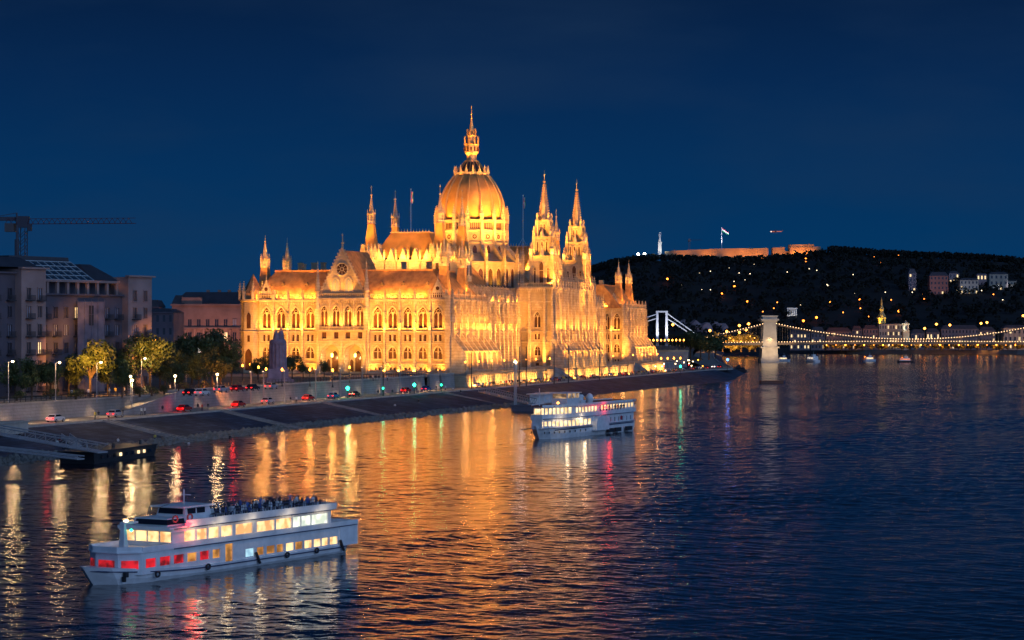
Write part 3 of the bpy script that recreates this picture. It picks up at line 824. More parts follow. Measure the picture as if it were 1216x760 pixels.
# small gablets over the outer bays of the north front
for s in (4.1, 60.8):
    m = MB(FN); m.extrude([(s - 2.6, WT + .6), (s + 2.6, WT + .6), (s, WT + 6.6)], 'y', -.3, .25)
    m.box(s - 3.1, s - 2.4, -.5, .5, WT, WT + 3.2); m.box(s + 2.4, s + 3.1, -.5, .5, WT, WT + 3.2)
    m.lathe(s, 0, [(.2, WT + 6.3), (.12, WT + 7.6), (.02, WT + 8.2)], 5)
    g_ = m.build('gablet', M_stone2, PAL)
    m = MB(FN); m.poly([(s + .6 * math.cos(i * .628), .29, WT + 3.6 + .6 * math.sin(i * .628)) for i in range(10)]); m.build('oculus', M_pane, g_)
    m = MB(FN)
    for k in range(-2, 3): m.box(s + k * .62 - .16, s + k * .62 + .16, .26, .34, WT + .8, WT + 2.2)
    m.build('gablet_opening', M_pane, g_)

# ---- river side --------------------------------------------------------------
def lower_gallery(s0, s1, v0, n, dd=4.0, zt=14.2):
    """projecting ground storey with sloping buttress tops"""
    fr = FR(v0); m = MB(fr)
    cs = lin(s0, s1, n)
    ops = [((a + b) / 2, (b - a) * .45, 9.0, 12.6, 'a') for a, b in zip(cs[:-1], cs[1:])]
    band(m, s0, s1, TZ - .3, zt, ops, dd, .6)
    m.quad((s0, dd, TZ - .3), (s0, 0, TZ - .3), (s0, 0, zt), (s0, dd, zt)); m.quad((s1, dd, TZ - .3), (s1, 0, TZ - .3), (s1, 0, zt), (s1, dd, zt))
    m.quad((s0, dd, zt), (s1, dd, zt), (s1, 0, zt + 1.2), (s0, 0, zt + 1.2))
    m.box(s0 - .1, s1 + .1, dd - .3, dd + .3, zt - .1, zt + .35)
    o = m.build('lower_gallery', M_stone, PAL)
    g = MB(fr)
    for op in ops: g.poly([(p[0], dd - .55, p[1]) for p in outline(op)])
    g.build('gallery_pane', M_pane, o)
    for s in cs:
        b = MB(fr)
        b.add([(s - .45, 0, TZ), (s + .45, 0, TZ), (s + .45, dd + 1.6, TZ), (s - .45, dd + 1.6, TZ), (s - .4, 0, 20), (s + .4, 0, 20), (s + .4, dd + .9, zt - .6), (s - .4, dd + .9, zt - .6)],
              [(4, 5, 6, 7), (0, 1, 5, 4), (1, 2, 6, 5), (2, 3, 7, 6), (3, 0, 4, 7)])
        b.build('buttress', M_stone2, o)
bays(FR(0), lin(.9, 37.6, 6), pd_=.9, pw=.9)
lower_gallery(.5, 38, 0, 7)
# side of the first pavilion and recessed wing
m = MB(); m.quad((38, 0, TZ), (38, 9, TZ), (38, 9, WT), (38, 0, WT)); m.quad((0, 69.5, TZ), (60, 69.5, TZ), (60, 69.5, WT), (0, 69.5, WT)); m.build('wall', M_stone, PAL)
bays(FR(9), lin(38, 105, 13), pd_=1.0, pw=.8, bal=True)
bays(FR(9), lin(165, 232, 13), pd_=1.0, pw=.8, vis=False)
# far pavilion: face to the camera and river face
bays(FU(232), [0.9, 5.6, 9.0], corner=False)
bays(FR(0), lin(232.4, 269.4, 6), pd_=.9, pw=.9, vis=False)
lower_gallery(232, 269.5, 0, 7)
m = MB(); m.quad((270, 0, TZ), (270, 69, TZ), (270, 69, WT), (270, 0, WT)); m.build('wall', M_stone, PAL)
m = MB(FU(232)); m.box(0, .9, -.5, .8, TZ - .3, WT + 1.6); m.build('corner_pier', M_stone2, PAL)
# row of slender pinnacles with flying fins before the dark wing roof
for (a, b, n) in ((40, 104, 17), (167, 231, 17)):
    for i, s in enumerate(lin(a, b, n)):
        m = MB(FR(9)); pinnacle(m, s, .3, WT + .3, WT + 5.6, .95)
        m.add([(s - .2, 0, WT + 1.8), (s + .2, 0, WT + 1.8), (s + .2, -4, WT + 5.6), (s - .2, -4, WT + 5.6), (s - .2, 0, WT + 2.6), (s + .2, 0, WT + 2.6), (s + .2, -4, WT + 6.4), (s - .2, -4, WT + 6.4)],
              [(0, 3, 2, 1), (4, 5, 6, 7), (0, 1, 5, 4), (1, 2, 6, 5), (2, 3, 7, 6), (3, 0, 4, 7)])
        m.build('pinnacle', M_stone2, PAL)
# centre block between the river towers: u 105..165, front at v = -4
CZ = 36.2
fr = FR(-4)
m = MB(fr)
e0 = lin(118, 152, 7); ops = [((a + b) / 2, 2.4, 21.6, 31.5, 'a') for a, b in zip(e0[:-1], e0[1:])]
ops2 = [((a + b) / 2, 2.2, 11.5, 16.4, 'a') for a, b in zip(e0[:-1], e0[1:])]
band(m, 105, 165, TZ - .3, 17.5, ops2, 0); band(m, 105, 165, 17.5, CZ, ops, 0)
m.build('wall', M_stone, PAL)
for op in ops: window(fr, op, 0, 'hall_window', 'tracery')
for op in ops2: window(fr, op, 0, 'hall_window', 'mullion')
t = MB(fr)
for s in e0 + [106, 111, 159, 164]:
    t.frus(s - .6, s + .6, 0, 2.0, TZ, s - .5, s + .5, 0, 1.4, 20); t.frus(s - .5, s + .5, 0, 1.3, 20, s - .4, s + .4, 0, .8, CZ + .3)
t.box(105, 165, 0, .5, 17.3, 17.8); t.box(105, 165, 0, .55, 20.4, 20.9); cornice(t, 105, 165, 0, CZ - .2)
for i in range(60): t.box(105.3 + i, 105.6 + i, 0, .3, 32.2, CZ - .6)
t.build('pier_and_cornice', M_stone2, PAL)
for s in lin(106, 164, 16):
    p = MB(fr); pinnacle(p, s, .3, CZ, CZ + 5.4, 1.0); p.build('pinnacle', M_stone2, PAL)
balustrade(fr, 105, 165, .2, CZ + .1, CZ + 1.6)
m = MB(fr)
cs = lin(104.5, 165.5, 13); ops = [((a + b) / 2, 2.2, 9.0, 12.8, 'a') for a, b in zip(cs[:-1], cs[1:])]
lower_gallery(104.5, 165.5, -4, 13, 3.4, 13.6)
# its side turned to the camera (and the far one)
fs = FU(105)
m = MB(fs); c_ = 1.6
band(m, -4, 9, TZ - .3, 10.8, [(c_, 1.2, 8.6, 9.6, 's')]); band(m, -4, 9, 10.8, 20.8, [(c_, 2.1, 12.2, 15.8, 'a')]); band(m, -4, 9, 20.8, CZ, [(c_, 2.2, 22.2, 27.6, 'a')])
m.build('wall', M_stone, PAL)
window(fs, (c_, 2.1, 12.2, 15.8, 'a'), 0, 'arched_window', 'mullion'); window(fs, (c_, 2.2, 22.2, 27.6, 'a'), 0, 'window', 'tracery')
window(fs, (c_, 1.2, 8.6, 9.6, 's'), 0, 'basement_window', 'none', hood=False)
window(fs, (c_, 1.8, 17.9, 19.8, 's'), .02, 'paired_window', 'pair', hood=False, dep=.03)
t = MB(fs)
for s in (-3.9, -1.2, 4.4, 8.6): t.frus(s - .5, s + .5, 0, 1.4, TZ, s - .35, s + .35, 0, .7, CZ)
t.box(-4, 9, 0, .35, 10.6, 10.95); t.box(-4, 9, 0, .35, 16.8, 17.1); t.box(-4, 9, 0, .45, 20.5, 20.9); t.box(-4, 9, 0, .4, 31.0, 31.4); cornice(t, -4, 9, 0, CZ - .2)
t.extrude([(c_ - 2.2, 28.4), (c_ + 2.2, 28.4), (c_, 31.4)], 'y', 0, .35)
t.build('pier_and_cornice', M_stone2, PAL)
balustrade(fs, -4, 9, .2, CZ + .1, CZ + 1.7)
m = MB(); m.quad((165, -4, TZ), (165, 9, TZ), (165, 9, CZ), (165, -4, CZ)); m.quad((105, -4, CZ), (165, -4, CZ), (165, 9, CZ), (105, 9, CZ)); m.quad((105, 9, WT), (105, 20, WT), (105, 20, CZ), (105, 9, CZ)); m.build('wall', M_stone, PAL)

# ---- river towers ------------------------------------------------------------
def river_tower(cx, cy):
    r = MB()
    def stage(h, z0, z1, nb=3, ww=.5):
        r.box(cx - h, cx + h, cy - h, cy + h, z0, z1)
        for sx in (-1, 1):
            for sy in (-1, 1):
                r.box(cx + sx * h - .6, cx + sx * h + .6, cy + sy * h - .6, cy + sy * h + .6, z0 - .5, z1 + .2)
        r.box(cx - h - .35, cx + h + .35, cy - h - .35, cy + h + .35, z1 - .5, z1)
        r.box(cx - h - .2, cx + h + .2, cy - h - .2, cy + h + .2, z0, z0 + .4)
        r.box(cx - h - .15, cx + h + .15, cy - h - .15, cy + h + .15, (z0 + z1) / 2 + 1.4, (z0 + z1) / 2 + 1.65)
    stage(3.8, 34, 47.6); stage(2.95, 47.6, 54.4); stage(2.05, 54.4, 60.2)
    tw = r.build('tower', M_stone, PAL)
    p = MB()
    for (h, z0, z1, w) in ((3.8, 47.6, 52.4, 1.05), (2.95, 54.4, 58.3, .85), (2.05, 60.2, 63.0, .6)):
        for sx in (-1, 1):
            for sy in (-1, 1): pinnacle(p, cx + sx * h, cy + sy * h, z0, z1, w)
        for k in (-1, 1):   # gablets in the middle of each side
            p.lathe(cx + k * h, cy, [(.9, z0), (.8, z0 + .8), (.05, z0 + (z1 - z0) * .75)], 4); p.lathe(cx, cy + k * h, [(.9, z0), (.8, z0 + .8), (.05, z0 + (z1 - z0) * .75)], 4)
    p.build('pinnacle', M_stone2, tw)
    for (h, zb, zt, w, n) in ((3.8, 37.4, 45.6, 1.7, 1), (3.8, 38, 43.6, .9, 2), (2.95, 48.9, 53.0, .75, 3), (2.05, 55.2, 59.2, .65, 2)):
        for f_ in (FU(cx - h), FR(cy - h)):
            cc = cy if f_(0, 0, 0)[0] != 0 else cx
            for i in range(n):
                c = cc + (i - (n - 1) / 2) * (4.8 if (n == 2 and h > 3.5) else 1.9 * h / 3.3)
                m = MB(f_); m.extrude(arch(c, w, zb, zt), 'y', -.1, .05); m.build('belfry_opening', M_pane, tw)
                m = MB(f_); oo = arch(c, w, zb, zt)
                for a, b in zip(oo[:-1], oo[1:]): m.tube((a[0], .1, a[1]), (b[0], .1, b[1]), .17, 4)
                m.build('opening_frame', M_stone2, tw)
    s = MB(); s.lathe(cx, cy, [(2.2, 60.2), (1.95, 60.8), (.22, 73.6), (.5, 73.9), (.5, 74.2), (.14, 74.6), (.1, 76.2), (.35, 76.5), (.1, 76.9), (.04, 78.0)], 8, math.pi / 8)
    for k in range(13):
        z = 62 + k * .9; rr = 1.95 + (.22 - 1.95) * (z - 60.8) / 12.8
        for a in range(8):
            t = math.pi / 8 + a * math.pi / 4; s.cbox(cx + (rr + .12) * math.cos(t), cy + (rr + .12) * math.sin(t), z, .32, .32, .36)
        s.lathe(cx, cy, [(rr * 1.06 + .05, z + .3), (rr * 1.04 + .03, z + .46)], 8, math.pi / 8)
    s.build('spire', M_stone2, tw)
    return tw
T1 = river_tower(112, 1); T2 = river_tower(158, 1)

# ---- roofs -------------------------------------------------------------------
def hip(m, u0, u1, v0, v1, z0, iu, iv, z1, iu2=None, iv2=None): m.frus(u0, u1, v0, v1, z0, u0 + iu, u1 - (iu2 or iu), v0 + iv, v1 - (iv2 or iv), z1)
m = MB(); hip(m, 1.0, 37.6, 1.0, 68.6, WT + .2, 7.5, 7.5, 39.6, iu2=7.5); hip(m, 8.2, 30.4, 8.2, 61.4, 39.6, .1, .1, 40.1); m.box(28, 58, 20, 50, 36, 40.3)
o = m.build('roof', M_roof, PAL)
for (x, y) in ((16, 12), (15, 20), (14, 50), (15, 55), (30, 12), (25, 58), (12, 46)):
    c = MB(); c.box(x, x + 1.8, y, y + 1.2, 39.5, 42.3); c.box(x - .15, x + 1.95, y - .15, y + 1.35, 42.3, 42.6); c.build('chimney', M_stone, o)
for v in (9, 17, 49, 57, 24):     # little roof vents on the north slope
    c = MB(FN); c.add([(v - .6, -4.6, 35), (v + .6, -4.6, 35), (v, -4.6, 36.3), (v, -6.4, 36.3), (v - .6, -5.6, 35.6), (v + .6, -5.6, 35.6)], [(0, 1, 2), (0, 2, 3, 4), (1, 2, 3, 5)]); c.build('roof_vent', M_slate, o)
m = MB(); hip(m, 231, 269, 1.0, 68.6, WT + .2, .5, 7.5, 39.6, iu2=7.5); hip(m, 232, 262, 8.2, 61.4, 39.6, .1, .1, 40.1); o2_ = m.build('roof', M_roof, PAL)
m = MB(FU(231.2)); m.add([(1, 0, WT), (20, 0, WT), (20, 0, 39.6), (8.5, 0, 39.6)], [(0, 1, 2, 3)]); m.build('roof', M_roof, PAL)
for (x, y) in ((236, 10), (237, 16), (236, 24)):
    c = MB(); c.box(x, x + 1.8, y, y + 1.8, 39.5, 42.0); c.build('chimney', M_stone, o2_)
s_ = 4.6; m = MB(FU(232)); m.extrude([(s_ - 2.6, WT + .6), (s_ + 2.6, WT + .6), (s_, WT + 6.4)], 'y', -.3, .35); g_ = m.build('gablet', M_stone2, PAL)
m = MB(FU(232)); m.poly([(s_ + .6 * math.cos(i * .628), .38, WT + 3.4 + .6 * math.sin(i * .628)) for i in range(10)]); m.build('oculus', M_pane, g_)
for (a, b) in ((31, 112), (158, 239)):
    m = MB(); hip(m, a, b, 10, 60, WT + .2, .3, 9, 36.4); m.build('wing_roof', M_roof, PAL)
m = MB(); hip(m, 106, 164, 9.2, 66, WT + .2, 3, 9, 37.2); m.build('wing_roof', M_slate, PAL)
# ---- chambers with steep hipped roofs and four turrets each ----------------------
def turret(cx, cy):
    b = MB(); b.lathe(cx, cy, [(3.4, 38), (3.4, 45.2), (3.8, 45.5), (3.8, 46.3), (3.0, 46.6), (2.7, 47.4)], 8, math.pi / 8)
    for i in range(8):
        a = i * math.pi / 4; pinnacle(b, cx + 3.3 * math.cos(a + .39), cy + 3.3 * math.sin(a + .39), 45.8, 50.6, .7)
        x, y = cx + 3.1 * math.cos(a), cy + 3.1 * math.sin(a)
        b.lathe(x, y, [(1.1, 45.5), (1.0, 47.0), (.1, 50.4)], 4, a)
    t = b.build('turret', M_stone2, PAL)
    m = MB()
    for i in range(8):
        a = i * math.pi / 4; n_ = Vector((math.cos(a), math.sin(a), 0)); s = Vector((-n_.y, n_.x, 0)); c = Vector((cx, cy, 0)) + n_ * 3.22
        m.quad(tuple(c - s * .55 + Vector((0, 0, 40))), tuple(c + s * .55 + Vector((0, 0, 40))), tuple(c + s * .55 + Vector((0, 0, 43.6))), tuple(c - s * .55 + Vector((0, 0, 43.6))))
    m.build('turret_window', M_pane, t)
    m = MB(); m.lathe(cx, cy, [(3.0, 47.2), (2.7, 48.5), (1.35, 57.4)], 4, math.pi / 4); m.build('turret_roof', M_dome, t)
    m = MB(); m.lathe(cx, cy, [(1.7, 57.2), (1.5, 57.6), (1.5, 58.2), (1.0, 58.3), (1.0, 60.2), (1.5, 60.4), (1.25, 61.0), (.9, 61.2), (.16, 66.6), (.4, 66.8), (.4, 67.1), (.1, 67.3), (.08, 69.2), (.28, 69.5), (.02, 70.2)], 8)
    for i in range(8):
        a = i * math.pi / 4; m.tube((cx + 1.35 * math.cos(a), cy + 1.35 * math.sin(a), 58), (cx + 1.35 * math.cos(a), cy + 1.35 * math.sin(a), 60.4), .14, 4)
        m.lathe(cx + 1.45 * math.cos(a), cy + 1.45 * math.sin(a), [(.22, 60.4), (.02, 62.2)], 4)
    m.build('turret_lantern', M_stone2, t)
def chamber(u0, flip=False):
    u1 = u0 + 24.5
    m = MB(); m.box(u0 - 2, u1 + 2, 24, 46.5, 38, 44.6); hb = m.build('chamber_wall', M_stone, PAL)
    m = MB(); m.frus(u0 - 1, u1 + 1, 23.6, 47, 45.6, u0 + 4.5, u1 - 4.5, 28.5, 42.0, 54.2); m.build('roof', M_dome, hb)
    m = MB(); m.frus(u0 + 4.2, u1 - 4.2, 28.2, 42.3, 54.2, u0 + 4.2, u1 - 4.2, 28.2, 42.3, 54.5)
    k = 28.4
    while k < 42.2: m.lathe(u0 + 4.4, k, [(.12, 54.5), (.02, 55.6)], 4); k += 1.1
    m.build('roof_cresting', M_stone2, hb)
    m = MB()
    for s in lin(27, 44, 4):   # dormer gablets along the foot of the roof
        m.add([(u0 - 2.2, s - 1.4, 44.6), (u0 - 2.2, s + 1.4, 44.6), (u0 - 2.2, s, 48.8), (u0 + 1.5, s - 1.4, 44.6), (u0 + 1.5, s + 1.4, 44.6), (u0 + 1.5, s, 48.8)], [(0, 1, 2), (3, 5, 4), (0, 2, 5, 3), (2, 1, 4, 5)])
        pinnacle(m, u0 - 2.2, s - 1.9, 44, 48.6, .6); m.box(u0 - 2.5, u0 - 1.6, s - 1.9, s + 1.9, 41, 44.8)
    for s in lin(u0 + 2, u1 - 2, 5):
        m.add([(s - 1.4, 23.8, 44.6), (s + 1.4, 23.8, 44.6), (s, 23.8, 48.8), (s - 1.4, 27, 44.6), (s + 1.4, 27, 44.6), (s, 27, 48.8)], [(0, 1, 2), (3, 5, 4), (0, 2, 5, 3), (2, 1, 4, 5)])
    m.build('dormer', M_stone2, hb)
    for (a, b) in ((u0, 23), (u0, 47.5), (u1, 23), (u1, 47.5)): turret(a, b)
chamber(60); chamber(185.5)
m = MB(); m.frus(86, 123, 24, 46.5, 37, 86, 123, 33, 37.5, 48.5); m.frus(148, 184, 24, 46.5, 37, 148, 184, 33, 37.5, 48.5); m.build('roof', M_roof, PAL)
# small twin spires on the pavilion corners
for (a, b) in ((9, 5), (27.6, 5), (9.1, 65), (27.6, 65), (242.4, 5), (261, 5)):
    m = MB(); m.frus(a - 1.9, a + 1.9, b - 1.9, b + 1.9, 30, a - 1.1, a + 1.1, b - 1.1, b + 1.1, 41.2)
    t = m.build('spire_base', M_roof, PAL)
    m = MB(); m.lathe(a, b, [(1.6, 41.0), (1.5, 41.7), (1.0, 41.8), (1.0, 43.6), (1.4, 43.8), (.95, 44.5), (.14, 49.2), (.32, 49.4), (.08, 49.7), (.02, 51.4)], 8)
    for i in range(4):
        q = math.pi / 4 + i * math.pi / 2; pinnacle(m, a + 1.35 * math.cos(q), b + 1.35 * math.sin(q), 41.5, 45.6, .5)
    m.build('spire', M_stone2, t)

# ---- dome --------------------------------------------------------------------
DC = (135.0, 35.3); NS = 16
dm = MB()
dm.lathe(*DC, [(13.4, 30), (13.4, 52.8), (13.7, 53.0), (13.7, 53.5), (13.0, 53.7), (13.0, 57.3), (13.4, 57.5), (13.4, 57.9), (12.8, 58.0), (12.8, 60.8), (13.6, 61.0), (13.6, 61.6), (11.8, 61.9)], NS, math.pi / NS)
drum = dm.build('drum', M_stone, PAL)
m = MB(); m.lathe(*DC, [(18.2, 30), (18.2, 45.2), (18.6, 45.5), (18.6, 46.2), (17.8, 46.4), (13.2, 49.6)], NS, math.pi / NS); m.build('ambulatory_wall', M_stone, drum)
for i in range(NS):
    a0 = 2 * math.pi * i / NS; am = a0 + math.pi / NS
    def P_(r, z, aa=am, off=0.0): return (DC[0] + r * math.cos(aa) - off * math.sin(aa), DC[1] + r * math.sin(aa) + off * math.cos(aa), z)
    # flying fin and pier at each corner
    m = MB()
    for off in (-.45,):
        prof = [(13.2, 48.5), (13.2, 53.0), (18.8, 46.8), (19.6, 46.8), (19.6, 30), (18.2, 30), (18.2, 44.5)]
        m.add([P_(r, z, am, -.45) for r, z in prof] + [P_(r, z, am, .45) for r, z in prof],
              [tuple(range(7)), tuple(range(13, 6, -1))] + [(k, (k + 1) % 7, 7 + (k + 1) % 7, 7 + k) for k in range(7)])
    x, y, _ = P_(19.1, 0); pinnacle(m, x, y, 46.4, 51.6, .95)
    m.build('flying_buttress', M_stone2, drum)
    m = MB(); x, y, _ = P_(13.3, 0); m.lathe(x, y, [(.75, 36), (.7, 60.8)], 4, am + math.pi / 4); pinnacle(m, x, y, 60.6, 67.2, 1.15); m.build('drum_pier', M_stone2, drum)
    # openings on each face of the drum
    def T_(r, s, z): n_ = (math.cos(a0), math.sin(a0)); rr = r * math.cos(math.pi / NS); return (DC[0] + n_[0] * rr - n_[1] * s, DC[1] + n_[1] * rr + n_[0] * s, z)
    frd = lambda s, d, z: T_(d, s, z)
    m = MB(frd)
    for k in range(-2, 3): m.extrude(arch(k * .72, .46, 58.3, 60.5, 3), 'y', 12.85, 12.95)
    for q in range(8): m.extrude([(.62 * math.cos(q * .785) + .26 * math.cos(w_ * 1.047), 55.4 + .62 * math.sin(q * .785) + .26 * math.sin(w_ * 1.047)) for w_ in range(6)], 'y', 13.05, 13.15)
    m.extrude(arch(0, 1.5, 47.6, 52.2), 'y', 13.45, 13.55)
    m.build('drum_opening', M_pane, drum)
    m = MB(frd)
    for c in (-1.7, 1.7): m.extrude(arch(c, 1.6, 36, 43.6), 'y', 18.25, 18.34)
    m.build('ambulatory_window', M_pane, drum)
    m = MB(frd)
    for c in (-1.7, 1.7):
        oo = arch(c, 2.1, 36, 44)
        for p, q in zip(oo[:-1], oo[1:]): m.tube((p[0], 18.4, p[1]), (q[0], 18.4, q[1]), .2, 4)
    ring(m, 0, 55.4, 1.2, .16, 13.15, 12, 4)
    m.build('opening_frame', M_stone2, drum)
sh = [(11.9, 61.6), (12.15, 63.5), (12.1, 66.0), (11.7, 68.6), (10.9, 71.2), (9.8, 73.6), (8.5, 75.8), (7.1, 77.6), (6.0, 78.8)]
m = MB(); m.lathe(*DC, sh, 48); dome = m.build('dome', M_dome, PAL, smooth=True)
for i in range(NS):
    am = 2 * math.pi * i / NS + math.pi / NS
    m = MB(); m.path([(DC[0] + (r + .1) * math.cos(am), DC[1] + (r + .1) * math.sin(am), z) for r, z in sh], .34, 6); m.build('rib', M_gold, dome)
m = MB(); m.lathe(*DC, [(6.3, 78.5), (6.6, 78.9), (6.6, 79.5), (6.0, 79.6)], 16)
for i in range(16):
    am = 2 * math.pi * i / 16; m.lathe(DC[0] + 6.3 * math.cos(am), DC[1] + 6.3 * math.sin(am), [(.55, 79.3), (.5, 80.4), (.3, 80.6), (.3, 81.2), (.05, 82.2)], 5)
m.build('crown_gallery', M_stone2, dome)
m = MB(); m.lathe(*DC, [(5.7, 79.5), (4.2, 81.4), (2.6, 83.6)], 16)
m.build('upper_roof', M_slate, dome)
m = MB()
for i in range(16):
    am = 2 * math.pi * i / 16 + .19; m.tube((DC[0] + 5.7 * math.cos(am), DC[1] + 5.7 * math.sin(am), 79.6), (DC[0] + 2.6 * math.cos(am), DC[1] + 2.6 * math.sin(am), 83.8), .16, 4)
m.lathe(*DC, [(2.7, 83.4), (2.7, 84.0), (1.9, 84.3), (1.9, 86.0), (2.6, 86.8), (2.6, 89.6), (2.8, 89.9), (2.3, 90.4), (1.7, 90.6), (1.6, 93.0), (1.9, 93.3), (1.25, 94.4), (1.0, 94.8), (.32, 99.4), (.5, 99.6), (.28, 99.9), (.15, 101.1), (.38, 101.4), (.13, 101.7), (.09, 103.5), (.26, 103.8), (.02, 104.6)], 12)
for i in range(8):
    am = 2 * math.pi * i / 8; pinnacle(m, DC[0] + 2.6 * math.cos(am), DC[1] + 2.6 * math.sin(am), 89.6, 93.4, .5); pinnacle(m, DC[0] + 1.6 * math.cos(am), DC[1] + 1.6 * math.sin(am), 93.0, 96, .4)
lan = m.build('lantern', M_gold, dome)
m = MB()
for i in range(12):
    am = 2 * math.pi * (i + .5) / 12; m.cbox(DC[0] + 2.57 * math.cos(am), DC[1] + 2.57 * math.sin(am), 88.2, .5, .5, 1.5)
m.build('lantern_opening', M_pane, lan)
# flag poles with folded flags
def flagpole(u, v, zb, zt, lab):
    o = empty('flagpole', uv(u, v, zb), 0, lab, 'flagpole', 'flagpoles on the palace roof')
    m = MB(); m.tube((0, 0, 0), (0, 0, zt - zb), .14, 6, .08); m.lathe(0, 0, [(.05, zt - zb), (.25, zt - zb + .2), (.02, zt - zb + .5)], 6)
    m.tube((-4.5, 0, 0), (0, 0, (zt - zb) * .35), .05, 4); m.tube((3.0, 0, 0), (0, 0, (zt - zb) * .35), .05, 4)
    m.build('pole', mat('pole_paint', (.75, .75, .75), .5), o)
    m = MB(); N = 10; H = zt - zb
    for i, cc in enumerate((0, 1, 2)):
        m.mi = cc
        for k in range(N):
            z1 = H - .6 - k * .42; z0 = z1 - .42; x0 = .1 + .25 * cc + .12 * math.sin(k * .9 + cc); x1 = .1 + .25 * cc + .12 * math.sin((k + 1) * .9 + cc)
            m.quad((x0, .1 * math.sin(k), z1), (x0 + .27, .12 * math.cos(k), z1), (x1 + .27, .12 * math.cos(k + 1), z0), (x1, .1 * math.sin(k + 1), z0))
    m.build('flag', [mat('flag_red', (.6, .05, .05), .8), mat('flag_white', (.8, .8, .8), .8), mat('flag_green', (.05, .3, .1), .8)], o)
# hang the poles over the two chamber roofs
flagpole(97, 46, 48.4, 71, 'flagpole with a limp tricolour flag left of the dome')
flagpole(172, 26, 48.4, 73, 'flagpole with a limp flag between the dome and the river spire')

# ---- terrace before the river front -------------------------------------------
r = empty('floodlit_terrace', tuple(PO), PROT, 'long stone terrace before the palace river front, its pier wall glowing with uplights', 'terrace')
TV0, TV1 = -7.0, 9.0
m = MB(); m.box(-7, 278, TV0, 9, TZ - .6, TZ); m.box(-7, 278, TV0 - .35, TV0 + .2, TZ - .5, TZ + .12); m.build('deck', M_plaza, r)
m = MB(); m.box(-7, 278, TV0 + .2, 5, ROADZ - .2, TZ - .6); m.build('masonry', M_stone, r)
i = 0; x = -6.6
while x < 277.5 and i < 99:
    m = MB(); m.frus(x - .4, x + .4, TV0 - .55, TV0 + .25, ROADZ - .1, x - .35, x + .35, TV0 - .3, TV0 + .25, TZ - .7); m.build('pier', M_stone2, r); x += 2.9; i += 1
m = MB(); m.box(-7, 278, TV0 - .1, TV0 + .1, TZ + .85, TZ + 1.0); x = -7
while x < 278: m.box(x - .1, x + .1, TV0 - .08, TV0 + .08, TZ + .1, TZ + .9); x += 1.0
m.build('parapet', M_stone2, r)
m = MB(); m.box(-6, 277, TV0 - 1.15, TV0 - .95, ROADZ, ROADZ + .18); m.build('light_trough', M_dark, r)
# stairs slanting down along the wall
for (u0, u1) in ((84, 107), (206, 232)):
    m = MB(); n = 24; v0, v1 = TV0 - 3.0, TV0 - .6
    for k in range(n):
        a, b = u0 + (u1 - u0) * k / n, u0 + (u1 - u0) * (k + 1) / n; z = TZ - (TZ - ROADZ) * k / n
        m.box(a, b, v0, v1, ROADZ - .1, z)
    o = m.build('stair', M_wallstone, r)
    m = MB(); m.add([(u0, v0 - .3, TZ - .4), (u1, v0 - .3, ROADZ - .1), (u1, v0, ROADZ - .1), (u0, v0, TZ - .4), (u0, v0 - .3, TZ + 1.0), (u1, v0 - .3, ROADZ + 1.0), (u1, v0, ROADZ + 1.0), (u0, v0, TZ + 1.0)],
                    [(0, 3, 2, 1), (4, 5, 6, 7), (0, 1, 5, 4), (1, 2, 6, 5), (2, 3, 7, 6), (3, 0, 4, 7)])
    m.build('stair_parapet', M_wallstone, o)

# ---- floodlights (warm, mounted on the ground, ledges and roofs) -----------------
WARM = (1.0, .385, .042); KL = 1.75
def A(loc, tgt, p, sx, sy=.3, col=WARM, spread=150, up='Y'): return area('floodlight', loc, tgt, p * KL, sx, sy, col, spread, PAL, up)
def S(loc, tgt, p, ang=60, col=WARM, rad=.3): return spot('floodlight', loc, tgt, p * KL, ang, col, rad, .7, PAL)
# north front: ground row, ledge row
for s in lin(4, 66, 7): S((-17, s, 8.3), (0, s, 21), 15000, 75)
for s in lin(3, 25, 5) + lin(45, 62, 4): A((-1.1, s, 21.0), (-.3, s, 27), 240, 2.2, .2)
for s in lin(3, 25, 5) + lin(45, 62, 4): A((-1.2, s, 8.4), (-.2, s, 15), 260, 2.2, .2)
for s in (30, 35, 40): A((-3.2, s, 22.3), (-1.0, s, 30), 420, 2.5, .2)
for s in (31, 38.7): S((-4.5, s, 31.9), (-1, 34.8, 40), 2200, 90)
# north roofs
for s in lin(6, 24, 4) + lin(46, 64, 4): A((.6, s, 31.2), (6, s, 37), 1150, 3.0, .25)
for s in (24, 34, 46): S((46, s, 41.5), (60, s * .5 + 17, 50), 14000, 80)
for s in (8, 62): S((1.5, s, 33), (9, s, 46), 2200, 60)
# gable roof flank
S((6, 20, 40.5), (8, 30, 40), 1300, 80)
# first pavilion river face, seen at a slant
for u in lin(3, 36, 5): S((u, -13.5, 9.2), (u, 0, 20), 15000, 80)
for u in lin(3, 36, 5): A((u, -1.6, 21.0), (u, -.4, 27), 420, 3.4, .2)
for u in lin(42, 101, 7): S((u, -5.5, 8.4), (u, 9, 20), 17000, 80)
for u in lin(42, 101, 7): A((u, 7.4, 21.0), (u, 8.6, 27), 420, 3.4, .2)
for u in lin(42, 101, 6): A((u, 8.6, 31), (u + .4, 11, 35), 330, 3.4, .2)
for u in lin(108, 162, 6): S((u, -15, 9.0), (u, -4, 23), 16000, 75)
for u in lin(108, 162, 6): A((u, -6.3, 21.1), (u, -4.4, 30), 600, 4.5, .2)
for u in lin(169, 228, 7): S((u, -5.5, 8.4), (u, 9, 20), 17000, 80)
for u in lin(235, 266, 5): S((u, -13.5, 9.2), (u, 0, 20), 15000, 80)
